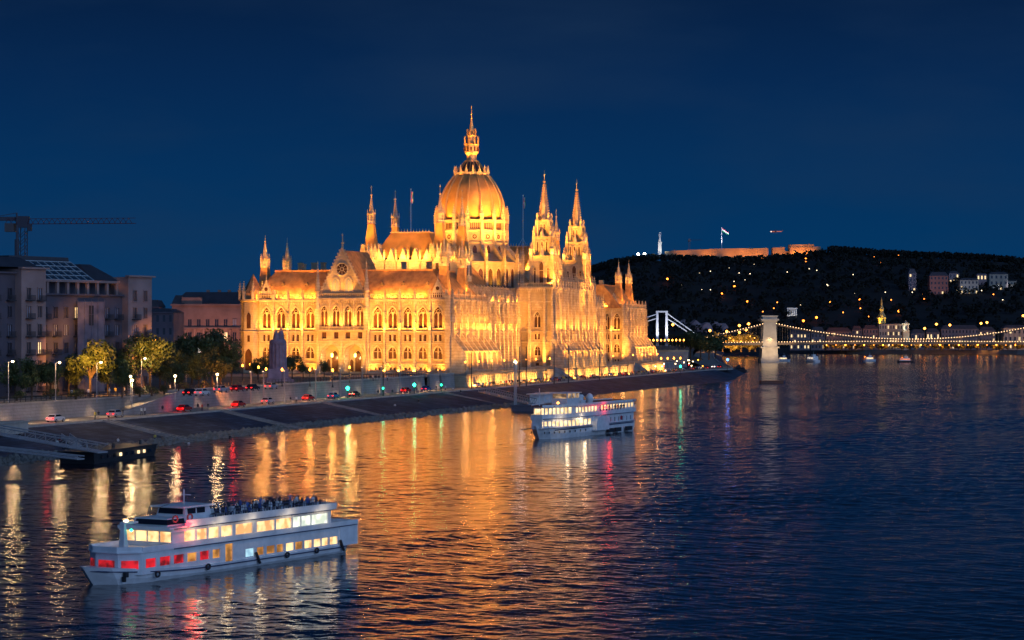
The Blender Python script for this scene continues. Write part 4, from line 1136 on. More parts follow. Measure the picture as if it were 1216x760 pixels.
# faces turned to the camera: centre block side, far pavilion side
S((92, -2, 8.4), (105, 2, 22), 14000, 70); S((90, 4, 31.2), (105, 2, 30), 5000, 70)
S((217, 3, 8.4), (232, 5, 22), 14000, 70); A((231, 4, 21), (231.8, 4, 27), 300, 4, .2)
for s in (9, 20): A((231.0, s, 31.2), (234, s, 37), 800, 4, .25)
S((222, 14, 39), (233, 12, 38), 2500, 100)
# river towers
for (cx, cy) in ((112, 1), (158, 1)):
    S((cx - 9, cy - 5, 37.0), (cx, cy, 50), 9000, 80); S((cx - 3, cy - 9, 36.8), (cx, cy, 50), 9000, 80)
    S((cx - 11, cy + 3, 37.5), (cx, cy, 68), 30000, 45); S((cx - 8, cy - 9, 37.5), (cx, cy, 68), 16000, 45)
    for (dx, dy) in ((-4.9, -4.9), (-4.9, 4.9), (4.9, -4.9)): S((cx + dx, cy + dy, 47.8), (cx, cy, 58), 1500, 100)
    for (dx, dy) in ((-3.4, -3.4), (-3.4, 3.4), (3.4, -3.4)): S((cx + dx, cy + dy, 61), (cx, cy, 70), 800, 100)
# chambers and turrets
for u0 in (60, 185.5):
    for (a, b) in ((u0, 23), (u0, 47.5), (u0 + 24.5, 23), (u0 + 24.5, 47.5)):
        S((a - 7, b - 5 if b < 40 else b + 5, 40.5), (a, b, 53), 7000, 70); S((a - 5, b - 5 if b < 40 else b + 5, 46), (a, b, 60), 5200, 60)
    for s in (28, 35, 42): A((u0 - 3.6, s, 45.2), (u0 + 2, s, 50), 420, 3.5, .25)
    for s in lin(u0 + 3, u0 + 22, 3): A((s, 22.2, 45.2), (s, 27, 50), 420, 4, .25)
# dome and drum
for i in range(16):
    am = 2 * math.pi * i / 16
    c, s = math.cos(am), math.sin(am)
    if c > .5 and s > -.6: continue
    S((DC[0] + 26 * c, DC[1] + 26 * s, 40.6), (DC[0] + 12 * c, DC[1] + 12 * s, 52), 4200, 80)
    S((DC[0] + 17.6 * c, DC[1] + 17.6 * s, 50.8), (DC[0] + 11 * c, DC[1] + 11 * s, 66), 3600, 90)
    S((DC[0] + 30 * c, DC[1] + 30 * s, 46), (DC[0] + 8 * c, DC[1] + 8 * s, 70), 13000, 45)
    S((DC[0] + 14.4 * c, DC[1] + 14.4 * s, 61.4), (DC[0] + 9 * c, DC[1] + 9 * s, 74), 1500, 90)
for i in range(6):
    am = 2 * math.pi * i / 6; c, s = math.cos(am), math.sin(am)
    S((DC[0] + 6.2 * c, DC[1] + 6.2 * s, 80.2), (DC[0] + 1 * c, DC[1] + s, 93), 3600, 60)
for (u, v) in ((112, 20), (118, 8)): S((u, v, 38), (DC[0] - 8, DC[1] - 8, 52), 6000, 80)
# small spires
for (a, b) in ((9, 5), (27.6, 5), (9.1, 65), (27.6, 65), (242.4, 5), (261, 5)):
    S((a - 6, b - 2 if b < 40 else b + 1, 39.0), (a, b, 45), 2200, 70); S((a - 1, b - 5 if b < 40 else b + 5, 37), (a, b, 45), 1200, 70)
# terrace wall troughs
for k in range(10):
    x = -6 + 28.4 * k
    area('floodlight', (x + 13, TV0 - 1.05, ROADZ + .22), (x + 13, TV0 + .1, ROADZ + 2.8), 4200, 24, .12, (1, .45, .08), 150, r)

# long throws from the roofs and the quay to the tall spires and the dome crown
for (cx, cy) in ((112, 1), (158, 1)):
    S((cx - 22, cy + 14, 40), (cx, cy, 66), 120000, 30); S((cx - 26, cy - 17, 5.2), (cx, cy, 64), 240000, 20); S((cx - 2, cy - 18, 5.2), (cx, cy, 64), 150000, 22)
for u0 in (60, 185.5):
    for (a, b) in ((u0, 23), (u0, 47.5), (u0 + 24.5, 23), (u0 + 24.5, 47.5)):
        S((a - 14, b - 8 if b < 40 else b + 6, 41.5), (a, b, 61), 42000, 32)
for (x, y) in ((100, 8), (95, 30), (98, 58), (122, 4), (112, 18)):
    S((x, y, 40), (DC[0] - 3, DC[1] - 3, 75), 105000, 34)
    S((x, y, 40.5), (DC[0], DC[1], 92), 70000, 16)
for v in (10, 22, 48, 60): S((-16, v, 9), (7, v, 37), 60000, 32)

for u in lin(4, 34, 5): A((u, .8, 31.2), (u, 6, 37), 700, 3.5, .25)
for u in lin(44, 100, 6): A((u, 9.9, 31.2), (u, 15, 36), 260, 4, .25)
for u in lin(236, 264, 4): A((u, .8, 31.2), (u, 6, 37), 700, 3.5, .25)
# ================================================================== left bank: houses, crane, trees, lamps, cars, people
M_plA = mat('mauve_plaster', (0.33, 0.23, 0.21), 0.85, var=0.25, scale=0.25, bump=0.05)
M_plB = mat('grey_plaster', (0.10, 0.09, 0.115), 0.85, var=0.3, scale=0.2, bump=0.05)
M_brick = mat('brown_stone', (0.27, 0.17, 0.14), 0.85, var=0.35, scale=0.2, bump=0.1)
M_win = mat('dark_window', (0.03, 0.035, 0.05), 0.15)
M_winp = mat('pale_window', (0.30, 0.33, 0.42), 0.3)
M_wlit = emit('lit_window_warm', (1.0, 0.72, 0.35), 1.6, var=.5, scale=2.0)
M_wlit2 = emit('lit_window_cool', (0.85, 0.95, 0.85), 1.1, var=.3, scale=2.0)
M_roofd = mat('dark_sheet_roof', (0.05, 0.05, 0.06), 0.6, var=0.3, scale=0.4)
M_glassroof = mat('skylight_frame', (0.45, 0.52, 0.55), 0.4)

def bwindow(par, fr, c, z, w, h, d=0, glass=None, balc=False, surround=None):
    m = MB(fr); sm_ = .16
    m.box(c - w / 2 - sm_, c + w / 2 + sm_, d - .02, d + .14, z + h, z + h + .22); m.box(c - w / 2 - sm_, c + w / 2 + sm_, d - .02, d + .22, z - .18, z)
    m.box(c - w / 2 - sm_, c - w / 2, d - .02, d + .12, z, z + h); m.box(c + w / 2, c + w / 2 + sm_, d - .02, d + .12, z, z + h); m.box(c - .05, c + .05, d - .2, d + .02, z, z + h)
    o = m.build('window', surround or M_plA, par)
    g = MB(fr); g.quad((c - w / 2, d - .28, z), (c + w / 2, d - .28, z), (c + w / 2, d - .28, z + h), (c - w / 2, d - .28, z + h)); g.build('pane', glass or M_win, o)
    if balc:
        b = MB(fr); b.box(c - w / 2 - .4, c + w / 2 + .4, d, d + 1.0, z - .4, z - .2); b.box(c - w / 2 - .4, c + w / 2 + .4, d + .92, d + 1.0, z + .75, z + .82)
        s = c - w / 2 - .4
        while s <= c + w / 2 + .41: b.box(s - .04, s + .04, d + .93, d + .99, z - .2, z + .75); s += .24
        b.build('balcony', M_dark, o)
# --- apartment block A along the embankment
A0 = pd(0, 330, 442); A0.z = 0; A1 = pd(174, 330, 478); A1.z = 0
dA = (A1 - A0); LA = dA.length; dA.normalize(); angA = math.atan2(dA.y, dA.x)
BA_ = empty('apartment_block', (A0.x, A0.y, GZ), angA, 'pale mauve apartment block with two tall wings and a grilled attic skylight between', 'building')
fa = lambda s, d, z: (s, -d, z)
def sx(px_): # facade coordinate of a photo column
    t = (px_ - 608) / F; # X = t*Y ; A0 + dA*s
    return (t * A0.y - A0.x) / (dA.x - t * dA.y)
s18, s47, s145, s173 = sx(18), sx(47), sx(145), sx(173)
H = 26.0
def block(name, s0, s1, d0, d1, z1, mt=M_plA):
    m = MB(fa); m.box(s0, s1, d0, d1, -.3, z1); return m
def wall_open(s0, s1, d, z1, cols, rows, w, h, mt, balc=False, name='wall', lit=0.06, pale=.25):
    m = MB(fa); z = -.3
    for (zb) in rows:
        band(m, s0, s1, z, zb + h + .6, [(c, w, zb, zb + h, 's') for c in cols], d, .3); z = zb + h + .6
    m.quad((s0, d, z), (s1, d, z), (s1, d, z1), (s0, d, z1))
    o = m.build(name, mt, BA_)
    for zb in rows:
        for c in cols:
            q = random.random()
            bwindow(BA_, fa, c, zb, w, h, d, M_wlit if q < lit * .25 else (M_winp if q < lit + pale else M_win), balc and random.random() < .7, mt)
random.seed(21)
rows = [1.2, 5.0, 8.7, 12.4, 16.1, 19.8, 22.9]
# left wing face, side, roofs
def body(s0, s1, d, z1, dep=16, mt=M_plA):
    m = MB(fa); m.quad((s0, d, -.3), (s0, d - dep, -.3), (s0, d - dep, z1), (s0, d, z1)); m.quad((s1, d, -.3), (s1, d - dep, -.3), (s1, d - dep, z1), (s1, d, z1))
    m.quad((s0, d - dep, -.3), (s1, d - dep, -.3), (s1, d - dep, z1), (s0, d - dep, z1)); m.quad((s0, d, z1), (s1, d, z1), (s1, d - dep, z1), (s0, d - dep, z1))
    m.box(s0 - .5, s1 + .5, d - .4, d + .7, z1, z1 + .35)
    m.build('wall', mt, BA_)
wall_open(s18, s47, 1.8, H, [s18 + (s47 - s18) * k for k in (.3, .75)], rows[:6], 1.15, 2.3, M_plA, True); body(s18, s47, 1.8, H)
wall_open(s145, s173, 1.8, H - 1.0, [s145 + (s173 - s145) * k for k in (.28, .72)], rows[:6], 1.15, 2.3, M_plA, True, pale=.5); body(s145, s173, 1.8, H - 1)
wall_open(-9, s18, 0, H - 1, [-6.5, -4.0, -1.4, s18 - 1.5], rows[:6], 1.1, 2.2, M_plB, True); body(-9, s18, 0, H - 1, mt=M_plB)
n = 8; cc = [s47 + (s145 - s47) * (k + .5) / n for k in range(n)]
wall_open(s47, s145, 0, H - 5.2, cc, rows[:5], 1.15, 2.2, M_plB, True, pale=.5); body(s47, s145, 0, H - 5.2, mt=M_plB)
# scaffold netting over the middle bays
m = MB(fa); a, b = cc[3] - 1.0, cc[5] + .9
m.box(a, b, 1.2, 1.28, .5, H - 6.4)
for s in lin(a, b, 4): m.tube((s, 1.35, .2), (s, 1.35, H - 6.0), .06, 4)
for z in lin(1, H - 6.5, 7): m.tube((a, 1.36, z), (b, 1.36, z), .05, 4)
m.build('scaffold_net', mat('scaffold_netting', (.17, .15, .19), .9, var=.3, scale=.6), BA_)
for c, z in ((cc[4], 14.5), (cc[4] - .6, 7.5)):
    m = MB(fa); m.box(c - .7, c + .7, 1.27, 1.31, z, z + 4.2); m.build('net_opening', M_dark, BA_)
# attic storey with openings and the skylight frame
m = MB(fa); m.box(s47, s145, -4, -3.6, H - 5.2, H - 2.2); m.build('attic_wall', M_plB, BA_)
m = MB(fa)
for s in lin(s47 + .4, s145 - .4, 8): m.box(s - .3, s + .3, -1.6, -1.0, H - 5.2, H - 2.4)
m.box(s47, s145, -1.9, -.7, H - 2.4, H - 1.9); m.build('attic_colonnade', M_plA, BA_)
m = MB(fa); za, zb2 = H - 1.9, H + 2.2; da, db = -.9, -9
sa, sb = s47 + .4, cc[5]
for s in lin(sa, sb, 8): m.tube((s, da, za), (s + 1.2, db, zb2), .1, 4)
for k in lin(0, 1, 4): m.tube((sa + 1.2 * k, da + (db - da) * k, za + (zb2 - za) * k), (sb + 1.2 * k, da + (db - da) * k, za + (zb2 - za) * k), .1, 4)
o = m.build('skylight_frame', M_glassroof, BA_)
m = MB(fa); m.add([(sa, da, za - .12), (sb, da, za - .12), (sb + 1.2, db, zb2 - .12), (sa + 1.2, db, zb2 - .12)], [(0, 1, 2, 3)]); m.build('glazing', mat('skylight_glass', (.02, .04, .06), .15), o)
m = MB(fa); m.frus(sb, s145 + 1, -16, -1, H - 2, sb + 3, s145 - 1.5, -12, -8, H + 1.8); m.frus(-9, s47, -15, .6, H + .35, -7, s47 - 2, -12, -4, H + 2.6); m.frus(s47, sb + 2, -17, -9.3, H - 2, s47 + 1, sb + 1.5, -15, -10, H + 3.2)
m.build('roof', M_roofd, BA_)
# --- dark building in the gap behind
def simple_house(name, label, x0, x1, ytop, d, depth, mt, cat='building', rows=4, cols=4, lit=.1, roof=None, zb=GZ, group=None, roofh=3.0, wmat=None, ang=0.0, winw=.42):
    p0 = pd(x0, ytop, d); p1 = pd(x1, ytop, d); Wd = p1.x - p0.x; Hh = p0.z - zb
    b = empty(name, (p0.x, d, zb), ang, label, cat, group)
    f_ = lambda s, dd, z: (s, -dd, z)
    m = MB(f_); rh = (Hh - roofh) / rows; cw = Wd / cols; z = -.5
    for r_ in range(rows):
        zb_ = r_ * rh + rh * .28; band(m, 0, Wd, z, (r_ + 1) * rh, [((c + .5) * cw, cw * winw, zb_, zb_ + rh * .5, 's') for c in range(cols)], 0, .35); z = (r_ + 1) * rh
    hh = rows * rh
    m.quad((0, 0, -.5), (0, -depth, -.5), (0, -depth, hh), (0, 0, hh)); m.quad((Wd, 0, -.5), (Wd, -depth, -.5), (Wd, -depth, hh), (Wd, 0, hh)); m.quad((0, -depth, -.5), (Wd, -depth, -.5), (Wd, -depth, hh), (0, -depth, hh))
    m.box(-.3, Wd + .3, -.2, .4, hh - .3, hh + .1); m.box(0, Wd, 0, .18, rh - .2, rh + .1)
    m.build('wall', mt, b)
    m = MB(f_); ins = min(Wd, depth) * .22; m.frus(-.3, Wd + .3, -depth, .4, hh + .1, ins, Wd - ins, -depth + ins, -ins, hh + max(.4, roofh)); m.build('roof', roof or M_roofd, b)
    for r_ in range(rows):
        for c in range(cols):
            g = MB(f_); cx_ = (c + .5) * cw; zb_ = r_ * rh + rh * .28; q = random.random()
            g.quad((cx_ - cw * winw / 2, -.3, zb_), (cx_ + cw * winw / 2, -.3, zb_), (cx_ + cw * winw / 2, -.3, zb_ + rh * .5), (cx_ - cw * winw / 2, -.3, zb_ + rh * .5))
            g.box(cx_ - .06, cx_ + .06, -.3, -.22, zb_, zb_ + rh * .5)
            g.build('window', (wmat or M_wlit) if q < lit else M_win, b)
    return b
random.seed(4)
simple_house('office_building', 'dark grey flat-topped building in the gap between the two left blocks', 168, 206, 366, 640, 20, M_plB, rows=5, cols=5, lit=.03, roofh=1.2)
simple_house('rooftop_house', 'small dark house with a stepped roof peeking above the gap at left', 172, 188, 356, 760, 15, M_plB, rows=4, cols=3, lit=0, roofh=2.5)
# --- brown ministry building with pilasters
zt = 20 + (396 - 362) * 765 / F
mb = pd(204, 362, 765); W_ = 44.0
BM = empty('ministry_building', (mb.x, 765, GZ), 0.0, 'brown stone office palace with tall pilasters and dark mansard roof beside the palace', 'building')
f_ = lambda s, dd, z: (s, -dd, z); Hm = zt - GZ
m = MB(f_); cols = lin(1.6, W_ - 1.6, 13); cw = cols[1] - cols[0]
cs = [c + cw / 2 for c in cols[:-1]]
band(m, 0, W_, -.4, 5.0, [(c, 1.3, 1.2, 3.8, 's') for c in cs], 0, .4); band(m, 0, W_, 5.0, 9.6, [(c, 1.3, 5.8, 8.6, 's') for c in cs], 0, .4)
band(m, 0, W_, 9.6, 14.2, [(c, 1.3, 10.3, 13.2, 's') for c in cs], 0, .4); band(m, 0, W_, 14.2, Hm, [(c, 1.3, 15.4, 17.8, 's') for c in cs], 0, .4)
m.quad((0, 0, -.4), (0, -30, -.4), (0, -30, Hm), (0, 0, Hm)); m.box(-.5, W_ + .5, -.3, .9, 14.4, 14.9); m.box(-.4, W_ + .4, -.3, .7, Hm - .3, Hm + .3)
m.box(3.4, 10.5, -2, -.2, Hm, Hm + 2.6); m.build('wall', M_brick, BM)
for s in cols:
    m = MB(f_); m.lathe(s, .5, [(.55, 4.9), (.45, 5.4), (.42, 13.4), (.6, 14.3)], 8); m.build('column', M_brick, BM)
k = 0
for zz, hh in ((1.2, 2.6), (5.8, 2.8), (10.3, 2.9), (15.4, 2.4)):
    for c in cs:
        k += 1; lit = (zz == 10.3 and abs(c - cs[5]) < .1) or (zz == 5.8 and abs(c - cs[2]) < .1)
        bwindow(BM, f_, c, zz, 1.3, hh, 0, (M_wlit if zz > 9 else M_wlit2) if lit else (M_winp if random.random() < .12 else M_win), False, M_brick)
m = MB(f_); m.frus(0, W_, -28, -.5, Hm + .3, 4, W_ - 4, -22, -6, Hm + 4.6); m.frus(-.2, 4.5, -9, 0, Hm + .3, 1, 3.4, -7, -2, Hm + 3.4); m.build('roof', M_roofd, BM)
for s in (11, 15, 18.5, 22): 
    m = MB(f_); m.box(s, s + 1.1, -9, -8, Hm + 2.5, Hm + 5.4); m.build('chimney', M_brick, BM)
# --- tower crane at far left
def crane(name, label, p, h, jib, cj, ang, mt, sc=1.0, cab=True):
    r = empty(name, tuple(p), ang, label, 'crane')
    w = 1.0 * sc; m = MB()
    for sx_ in (-1, 1):
        for sy_ in (-1, 1): m.tube((sx_ * w, sy_ * w, 0), (sx_ * w, sy_ * w, h), .14 * sc, 4)
    z = 0
    while z < h - 2 * w:
        for s in (-1, 1): m.tube((-w, s * w, z), (w, s * w, z + 2 * w), .08 * sc, 4); m.tube((s * w, -w, z + 2 * w), (s * w, w, z), .08 * sc, 4)
        z += 2 * w
    m.build('mast', mt, r)
    m = MB(); jh = 1.5 * sc
    for (y, zz) in ((-.7 * sc, 0), (.7 * sc, 0), (0, jh)): m.tube((-cj, y, h + .4 + zz), (jib, y, h + .4 + zz), .08 * sc, 4)
    x = -cj
    while x < jib - 1.5 * sc:
        m.tube((x, -.7 * sc, h + .4), (x + .8 * sc, 0, h + .4 + jh), .07 * sc, 4); m.tube((x + .8 * sc, 0, h + .4 + jh), (x + 1.6 * sc, .7 * sc, h + .4), .07 * sc, 4); x += 1.6 * sc
    m.build('jib', mat('crane_red', (.10, .02, .025), .7), r)
    m = MB(); m.box(-cj, -cj + 2.6 * sc, -1.0 * sc, 1.0 * sc, h - 1.8 * sc, h + .6); m.build('counterweight', mat('concrete', (.12, .11, .11), .9), r)
    m = MB(); m.box(-1.2 * sc, 1.6 * sc, -1.1 * sc, 1.1 * sc, h - .6 * sc, h + 2.6 * sc); m.box(1.6 * sc, 2.6 * sc, -.9 * sc, .5 * sc, h - 1.6 * sc, h + .3 * sc); m.build('cab', mt, r)
    return r
cp = pd(27, 400, 620); cp.z = GZ
crane('tower_crane', 'tall tower crane above the leftmost block with a faint red jib', cp, 43.5, 33, 5.0, R(-7), mat('crane_grey', (.07, .07, .09), .7), 1.0)
m = MB(); m.box(-8, -.5, -1, 1, 0, 1.2); m.tube((0, 0, -6), (0, 0, 2.5), .3, 5); m.tube((-8, 0, 1), (0, 0, 2.5), .12, 4)
q = pd(20, 262, 700); o = m.build('crane_head', mat('crane_grey', (.07, .07, .09), .7)); o.location = q
tag(o, 'dark head of a second crane cropped by the left picture edge', 'crane')
m = MB(); m.tube((0, 0, -6), (0, 0, -(q.z - GZ)), .8, 6); mm = m.build('mast', mat('crane_grey', (.07, .07, .09), .7), o)

# ---------------------------------------------------------------- trees
M_bark = mat('bark', (0.08, 0.055, 0.035), 0.9, var=.3, scale=2)
def leafmat(name, base):
    m = mat(name, base, 0.6, var=.55, scale=0.35, dark=tuple(c * .35 for c in base)); return m
M_leaf = leafmat('tree_leaves', (0.055, 0.085, 0.022)); M_leaf2 = leafmat('bush_leaves', (0.07, 0.09, 0.03))
def crown_mesh(seed, rx, rz, n, leaf, clumps=9):
    rnd_ = random.Random(seed); m = MB()
    cl = []
    for k in range(clumps):
        a = rnd_.uniform(0, 6.28); r_ = rnd_.uniform(.15, .75) * rx; zz = rnd_.uniform(-.6, .75) * rz * (1 - .35 * r_ / rx)
        cl.append((r_ * math.cos(a), r_ * math.sin(a), zz, rnd_.uniform(.28, .5) * rx))
    for i in range(n):
        c = cl[rnd_.randrange(len(cl))]; rr = c[3] * rnd_.uniform(.55, 1.08)
        d = Vector((rnd_.gauss(0, 1), rnd_.gauss(0, 1), rnd_.gauss(0, 1))).normalized()
        p = Vector((c[0], c[1], c[2])) + d * rr
        nn = (d + Vector((rnd_.gauss(0, .6), rnd_.gauss(0, .6), rnd_.gauss(0, .6)))).normalized(); t_ = nn.orthogonal().normalized(); b_ = nn.cross(t_); s = leaf * rnd_.uniform(.6, 1.3)
        m.quad(tuple(p - t_ * s), tuple(p - b_ * s * .6), tuple(p + t_ * s), tuple(p + b_ * s * .6))
    return m, cl
TREES = []
def make_tree(name, cat, seed, h, rx, rz, n, leaf, mt, label):
    r = empty(name, (0, 0, 0), 0, label, cat)
    cm, cl = crown_mesh(seed, rx, rz, n, leaf)
    hc = h - rz
    t = MB(); t.lathe(0, 0, [(.34, -.1), (.24, .6), (.2, h * .35), (.12, hc)], 7)
    for c in cl[:6]: t.tube((0, 0, h * .3), (c[0] * .8, c[1] * .8, hc + c[2] * .7), .12, 5, .04)
    t.build('trunk', M_bark, r)
    cm.build('crown', mt, r).location = (0, 0, hc)
    return r
proto = [make_tree('park_tree', 'tree', 31 + k, 11, 5.0, 4.2, 2600, .30, M_leaf, 'x') for k in range(4)]
bproto = [make_tree('shrub', 'shrub', 51 + k, 3.4, 2.0, 1.5, 900, .17, M_leaf2, 'x') for k in range(2)]
TL = []
def put_tree(x, ybase, h, kind='tree', label='', d=None, group='dark trees of the left park', wide=1.0):
    src = (proto if kind == 'tree' else bproto)[len(TL) % (4 if kind == 'tree' else 2)]
    p = px(x, ybase, GZ) if d is None else Vector(((x - 608) * d / F, d, GZ))
    s = h / (11 if kind == 'tree' else 3.4)
    c = dup(src, loc=tuple(p), rz=random.uniform(0, 6.28), label=label, scale=(s * wide, s * wide, s), group=group)
    TL.append(c); return c
random.seed(9)
# (photo column, distance, height)
lab_t = 'dark broad park tree standing before the mauve apartment block'
for x, d, h in ((-8, 425, 9), (18, 432, 8.5), (38, 440, 9), (60, 436, 8), (82, 450, 9.5), (128, 452, 9), (50, 470, 11), (20, 480, 11), (150, 470, 10.5), (75, 500, 12)):
    put_tree(x, 0, h * .88, d=d, label=lab_t)
lab_t2 = 'dark leafy tree in the park before the brown ministry building'
for x, d, h in ((172, 488, 12), (196, 480, 10), (214, 492, 12), (236, 486, 11), (252, 500, 13), (228, 540, 17), (205, 530, 14), (262, 520, 16), (243, 560, 19), (275, 530, 12), (190, 520, 13), (160, 500, 12)):
    put_tree(x, 0, h * .74, d=d, label=lab_t2)
put_tree(107, 0, 11.5, d=442, label='amber-lit tree with a street lamp glowing inside its crown', group='lamp-lit park trees', wide=1.0)
put_tree(178, 0, 12.5, d=470, label='tree with its top lit yellow by a lamp, right of the mauve block', group='lamp-lit park trees')
put_tree(145, 0, 6.5, d=438, label='small yellow-green tree below the mauve block, right of the amber tree', group='lamp-lit park trees')
put_tree(212, 0, 7, d=462, label='small bright green tree beside the tall white lamp', group='lamp-lit park trees')
put_tree(38, 0, 6.0, d=421, label='pale green low tree behind the left lamp row', group='lamp-lit park trees')
put_tree(262, 0, 6.5, d=500, label='low tree glowing orange from the lamp beneath it', group='lamp-lit park trees')
for x, yb, h, lb in ((306, 452, 6.2, 'round dark bush tree left of the stone monument'), (313, 449, 7.0, 'taller round bush tree against the lit facade, left of the monument'), (336, 452, 5.8, 'dark bush tree in front of the stone monument'), (347, 450, 7.0, 'round dark tree right of the stone monument'),
                     (360, 449, 5.0, 'thin open-crowned small tree between monument and portal'), (385, 448, 5.0, 'small round tree just left of the portal arches')):
    put_tree(x, yb, h * .95, label=lb, group='small trees before the north front')
for x, d, h in ((820, 1110, 14), (832, 1085, 12), (842, 1070, 13), (850, 1120, 12), (812, 1180, 14)):
    put_tree(x, 0, h, d=d, label='round tree at the quay end, left of the suspension bridge tower', group='trees at the end of the quay', wide=1.3)
for x, yb in ((166, 471), (180, 470), (195, 468), (218, 465), (240, 463), (60, 474), (20, 476), (90, 474)):
    put_tree(x, yb, 2.0, kind='shrub', label='low clipped dark shrub along the promenade', group='promenade shrubs', wide=1.4)
for p_ in proto + bproto:     # remove the prototypes
    for c in list(p_.children): bpy.data.objects.remove(c)
    bpy.data.objects.remove(p_)

# ---------------------------------------------------------------- monument
mp_ = px(330, 453, GZ)
MO = empty('stone_monument', tuple(mp_), 0.15, 'unlit mauve stone monument, cloaked figures crowning a fluted drum, before the lit facade', 'monument')
M_mon = mat('monument_stone', (0.30, 0.22, 0.27), 0.8, var=.3, scale=.6, bump=.1)
m = MB(); m.box(-4.2, 4.2, -4.2, 4.2, -.1, .5); m.box(-3.4, 3.4, -3.4, 3.4, .5, 1.0); m.box(-2.7, 2.7, -2.7, 2.7, 1.0, 3.4); m.build('plinth', M_mon, MO)
m = MB(); m.lathe(0, 0, [(2.3, 3.4), (2.2, 3.8), (2.05, 9.8), (2.25, 10.1), (2.25, 10.7), (1.9, 11.2)], 20)
for i in range(14):
    a = 2 * math.pi * i / 14; m.tube((2.1 * math.cos(a), 2.1 * math.sin(a), 3.6), (2.05 * math.cos(a), 2.05 * math.sin(a), 10.0), .28, 6)
m.build('drum', M_mon, MO)
for (a, rr, hh) in ((0, .9, 3.2), (2.1, 1.0, 2.7), (4.2, 1.0, 2.6)):
    m = MB(); x, y = rr * math.cos(a) * .9, rr * math.sin(a) * .9
    m.lathe(x, y, [(.95, 10.9), (.8, 11.8), (.72, 10.9 + hh * .55), (.62, 10.9 + hh * .78), (.2, 10.9 + hh * .84), (.34, 10.9 + hh * .92), (.3, 10.9 + hh), (.05, 10.9 + hh * 1.06)], 9)
    m.tube((x, y, 12.4), (x + .9, y - .3, 12.0), .2, 5); m.build('figure', M_mon, MO, smooth=True)

# ---------------------------------------------------------------- street lamps
def lamp_proto(kind):
    r = empty('street_lamp', (0, 0, 0), 0, 'x', 'street lamp'); m = MB()
    if kind == 'tall':
        m.lathe(0, 0, [(.16, 0), (.1, .8), (.07, 8.6)], 6); m.tube((0, 0, 8.5), (.9, 0, 8.7), .06, 5); m.build('pole', M_grey, r)
        m = MB(); m.lathe(.9, 0, [(.1, 8.85), (.30, 8.75), (.28, 8.55), (.12, 8.45)], 8); m.build('lamp_head', E_white, r)
    elif kind == 'short':
        m.lathe(0, 0, [(.12, 0), (.07, .5), (.05, 4.6)], 6); m.build('pole', M_grey, r)
        m = MB(); m.lathe(0, 0, [(.1, 5.1), (.26, 5.0), (.22, 4.7), (.08, 4.6)], 8); m.build('lamp_head', E_white, r)
    elif kind == 'double':
        m.lathe(0, 0, [(.18, 0), (.1, 1), (.07, 11)], 6); m.tube((-1.3, 0, 11.1), (1.3, 0, 11.1), .07, 5); m.build('pole', M_grey, r)
        for s in (-1, 1):
            m = MB(); m.lathe(s * 1.3, 0, [(.1, 11.3), (.46, 11.1), (.4, 10.8), (.1, 10.65)], 8); m.build('lamp_head', E_warm, r)
    elif kind == 'globe':
        m.lathe(0, 0, [(.26, 0), (.14, .6), (.08, .9), (.07, 3.6), (.16, 3.75)], 8); m.build('pole', M_dark, r)
        m = MB(); m.lathe(0, 0, [(.1, 3.75), (.22, 3.9), (.25, 4.1), (.16, 4.35), (.05, 4.45)], 8); m.build('lamp_head', E_warm, r)
    elif kind == 'pole':
        m.lathe(0, 0, [(.22, 0), (.16, 1.2), (.12, 7.4), (.16, 7.5), (.02, 7.8)], 6); m.tube((0, 0, 7.4), (0, -1.0, 7.7), .06, 4); m.build('pole', mat('pole_paint_grey', (.32, .31, .30), .5), r)
        m = MB(); m.box(-.14, .14, -1.4, -.8, 7.6, 7.75); m.build('lamp_head', emit('pole_lamp', (1, .72, .42), 2.0), r)
    return r
LP_ = {k: lamp_proto(k) for k in ('tall', 'short', 'double', 'globe', 'pole')}
TALL = [(9, 478), (66, 476), (168, 467), (222, 460), (298, 474), (338, 478)]
def put_lamp(kind, x, yb, z, lab, power=0, col=(1, .62, .28), rz=0, group=None, scale=1, d=None, cat=None):
    p = px(x, yb, z) if d is None else Vector(((x - 608) * d / F, d, z))
    o = dup(LP_[kind], loc=tuple(p), rz=rz, label=lab, scale=scale, group=group)
    if cat: o['category'] = cat
    if kind == 'pole': o.name = 'trolley_pole'; o['category'] = 'pole'
    hz = {'tall': 8.3, 'short': 4.5, 'double': 10.5, 'globe': 4.2}.get(kind, 7) * (scale if isinstance(scale, (int, float)) else scale[2])
    if power: point('lamp_light', (p.x + (.9 if kind == 'tall' else 0), p.y - .6, z + hz - (.5 if kind != 'globe' else -.5)), power, col, .3)
    return o
gT, gS, gD, gG, gP = 'tall white lamps of the park', 'short promenade lamps', 'twin-headed street lamps', 'globe lamps before the palace', 'pale bare poles on the quay road'
CW = (1, .62, .28)
for x, yb, sc, nm in ((10, 478, .88, 'tall white lamp nearest the left picture edge'), (66, 476, .84, 'tall white lamp left of the amber-lit tree'), (168, 467, .86, 'tall white lamp right of the amber-lit tree'), (221, 462, .78, 'tall white lamp among the dark trees before the ministry'), (115, 478, .86, 'unlit-looking tall lamp post standing before the amber-lit tree')):
    put_lamp('tall', x, yb, GZ, nm, 560, CW, group=gT, scale=sc)
for x, yb, nm in ((157, 483, 'short white lamp above the ramp, left one of a close pair'), (155, 476, 'short lamp beside the pole with signs above the ramp'), (208, 475, 'short lamp on the promenade before the green tree'), (258, 472, 'short lamp below the orange-glowing tree')):
    put_lamp('short', x, yb, GZ, nm, 450, CW, group=gS, scale=.95)
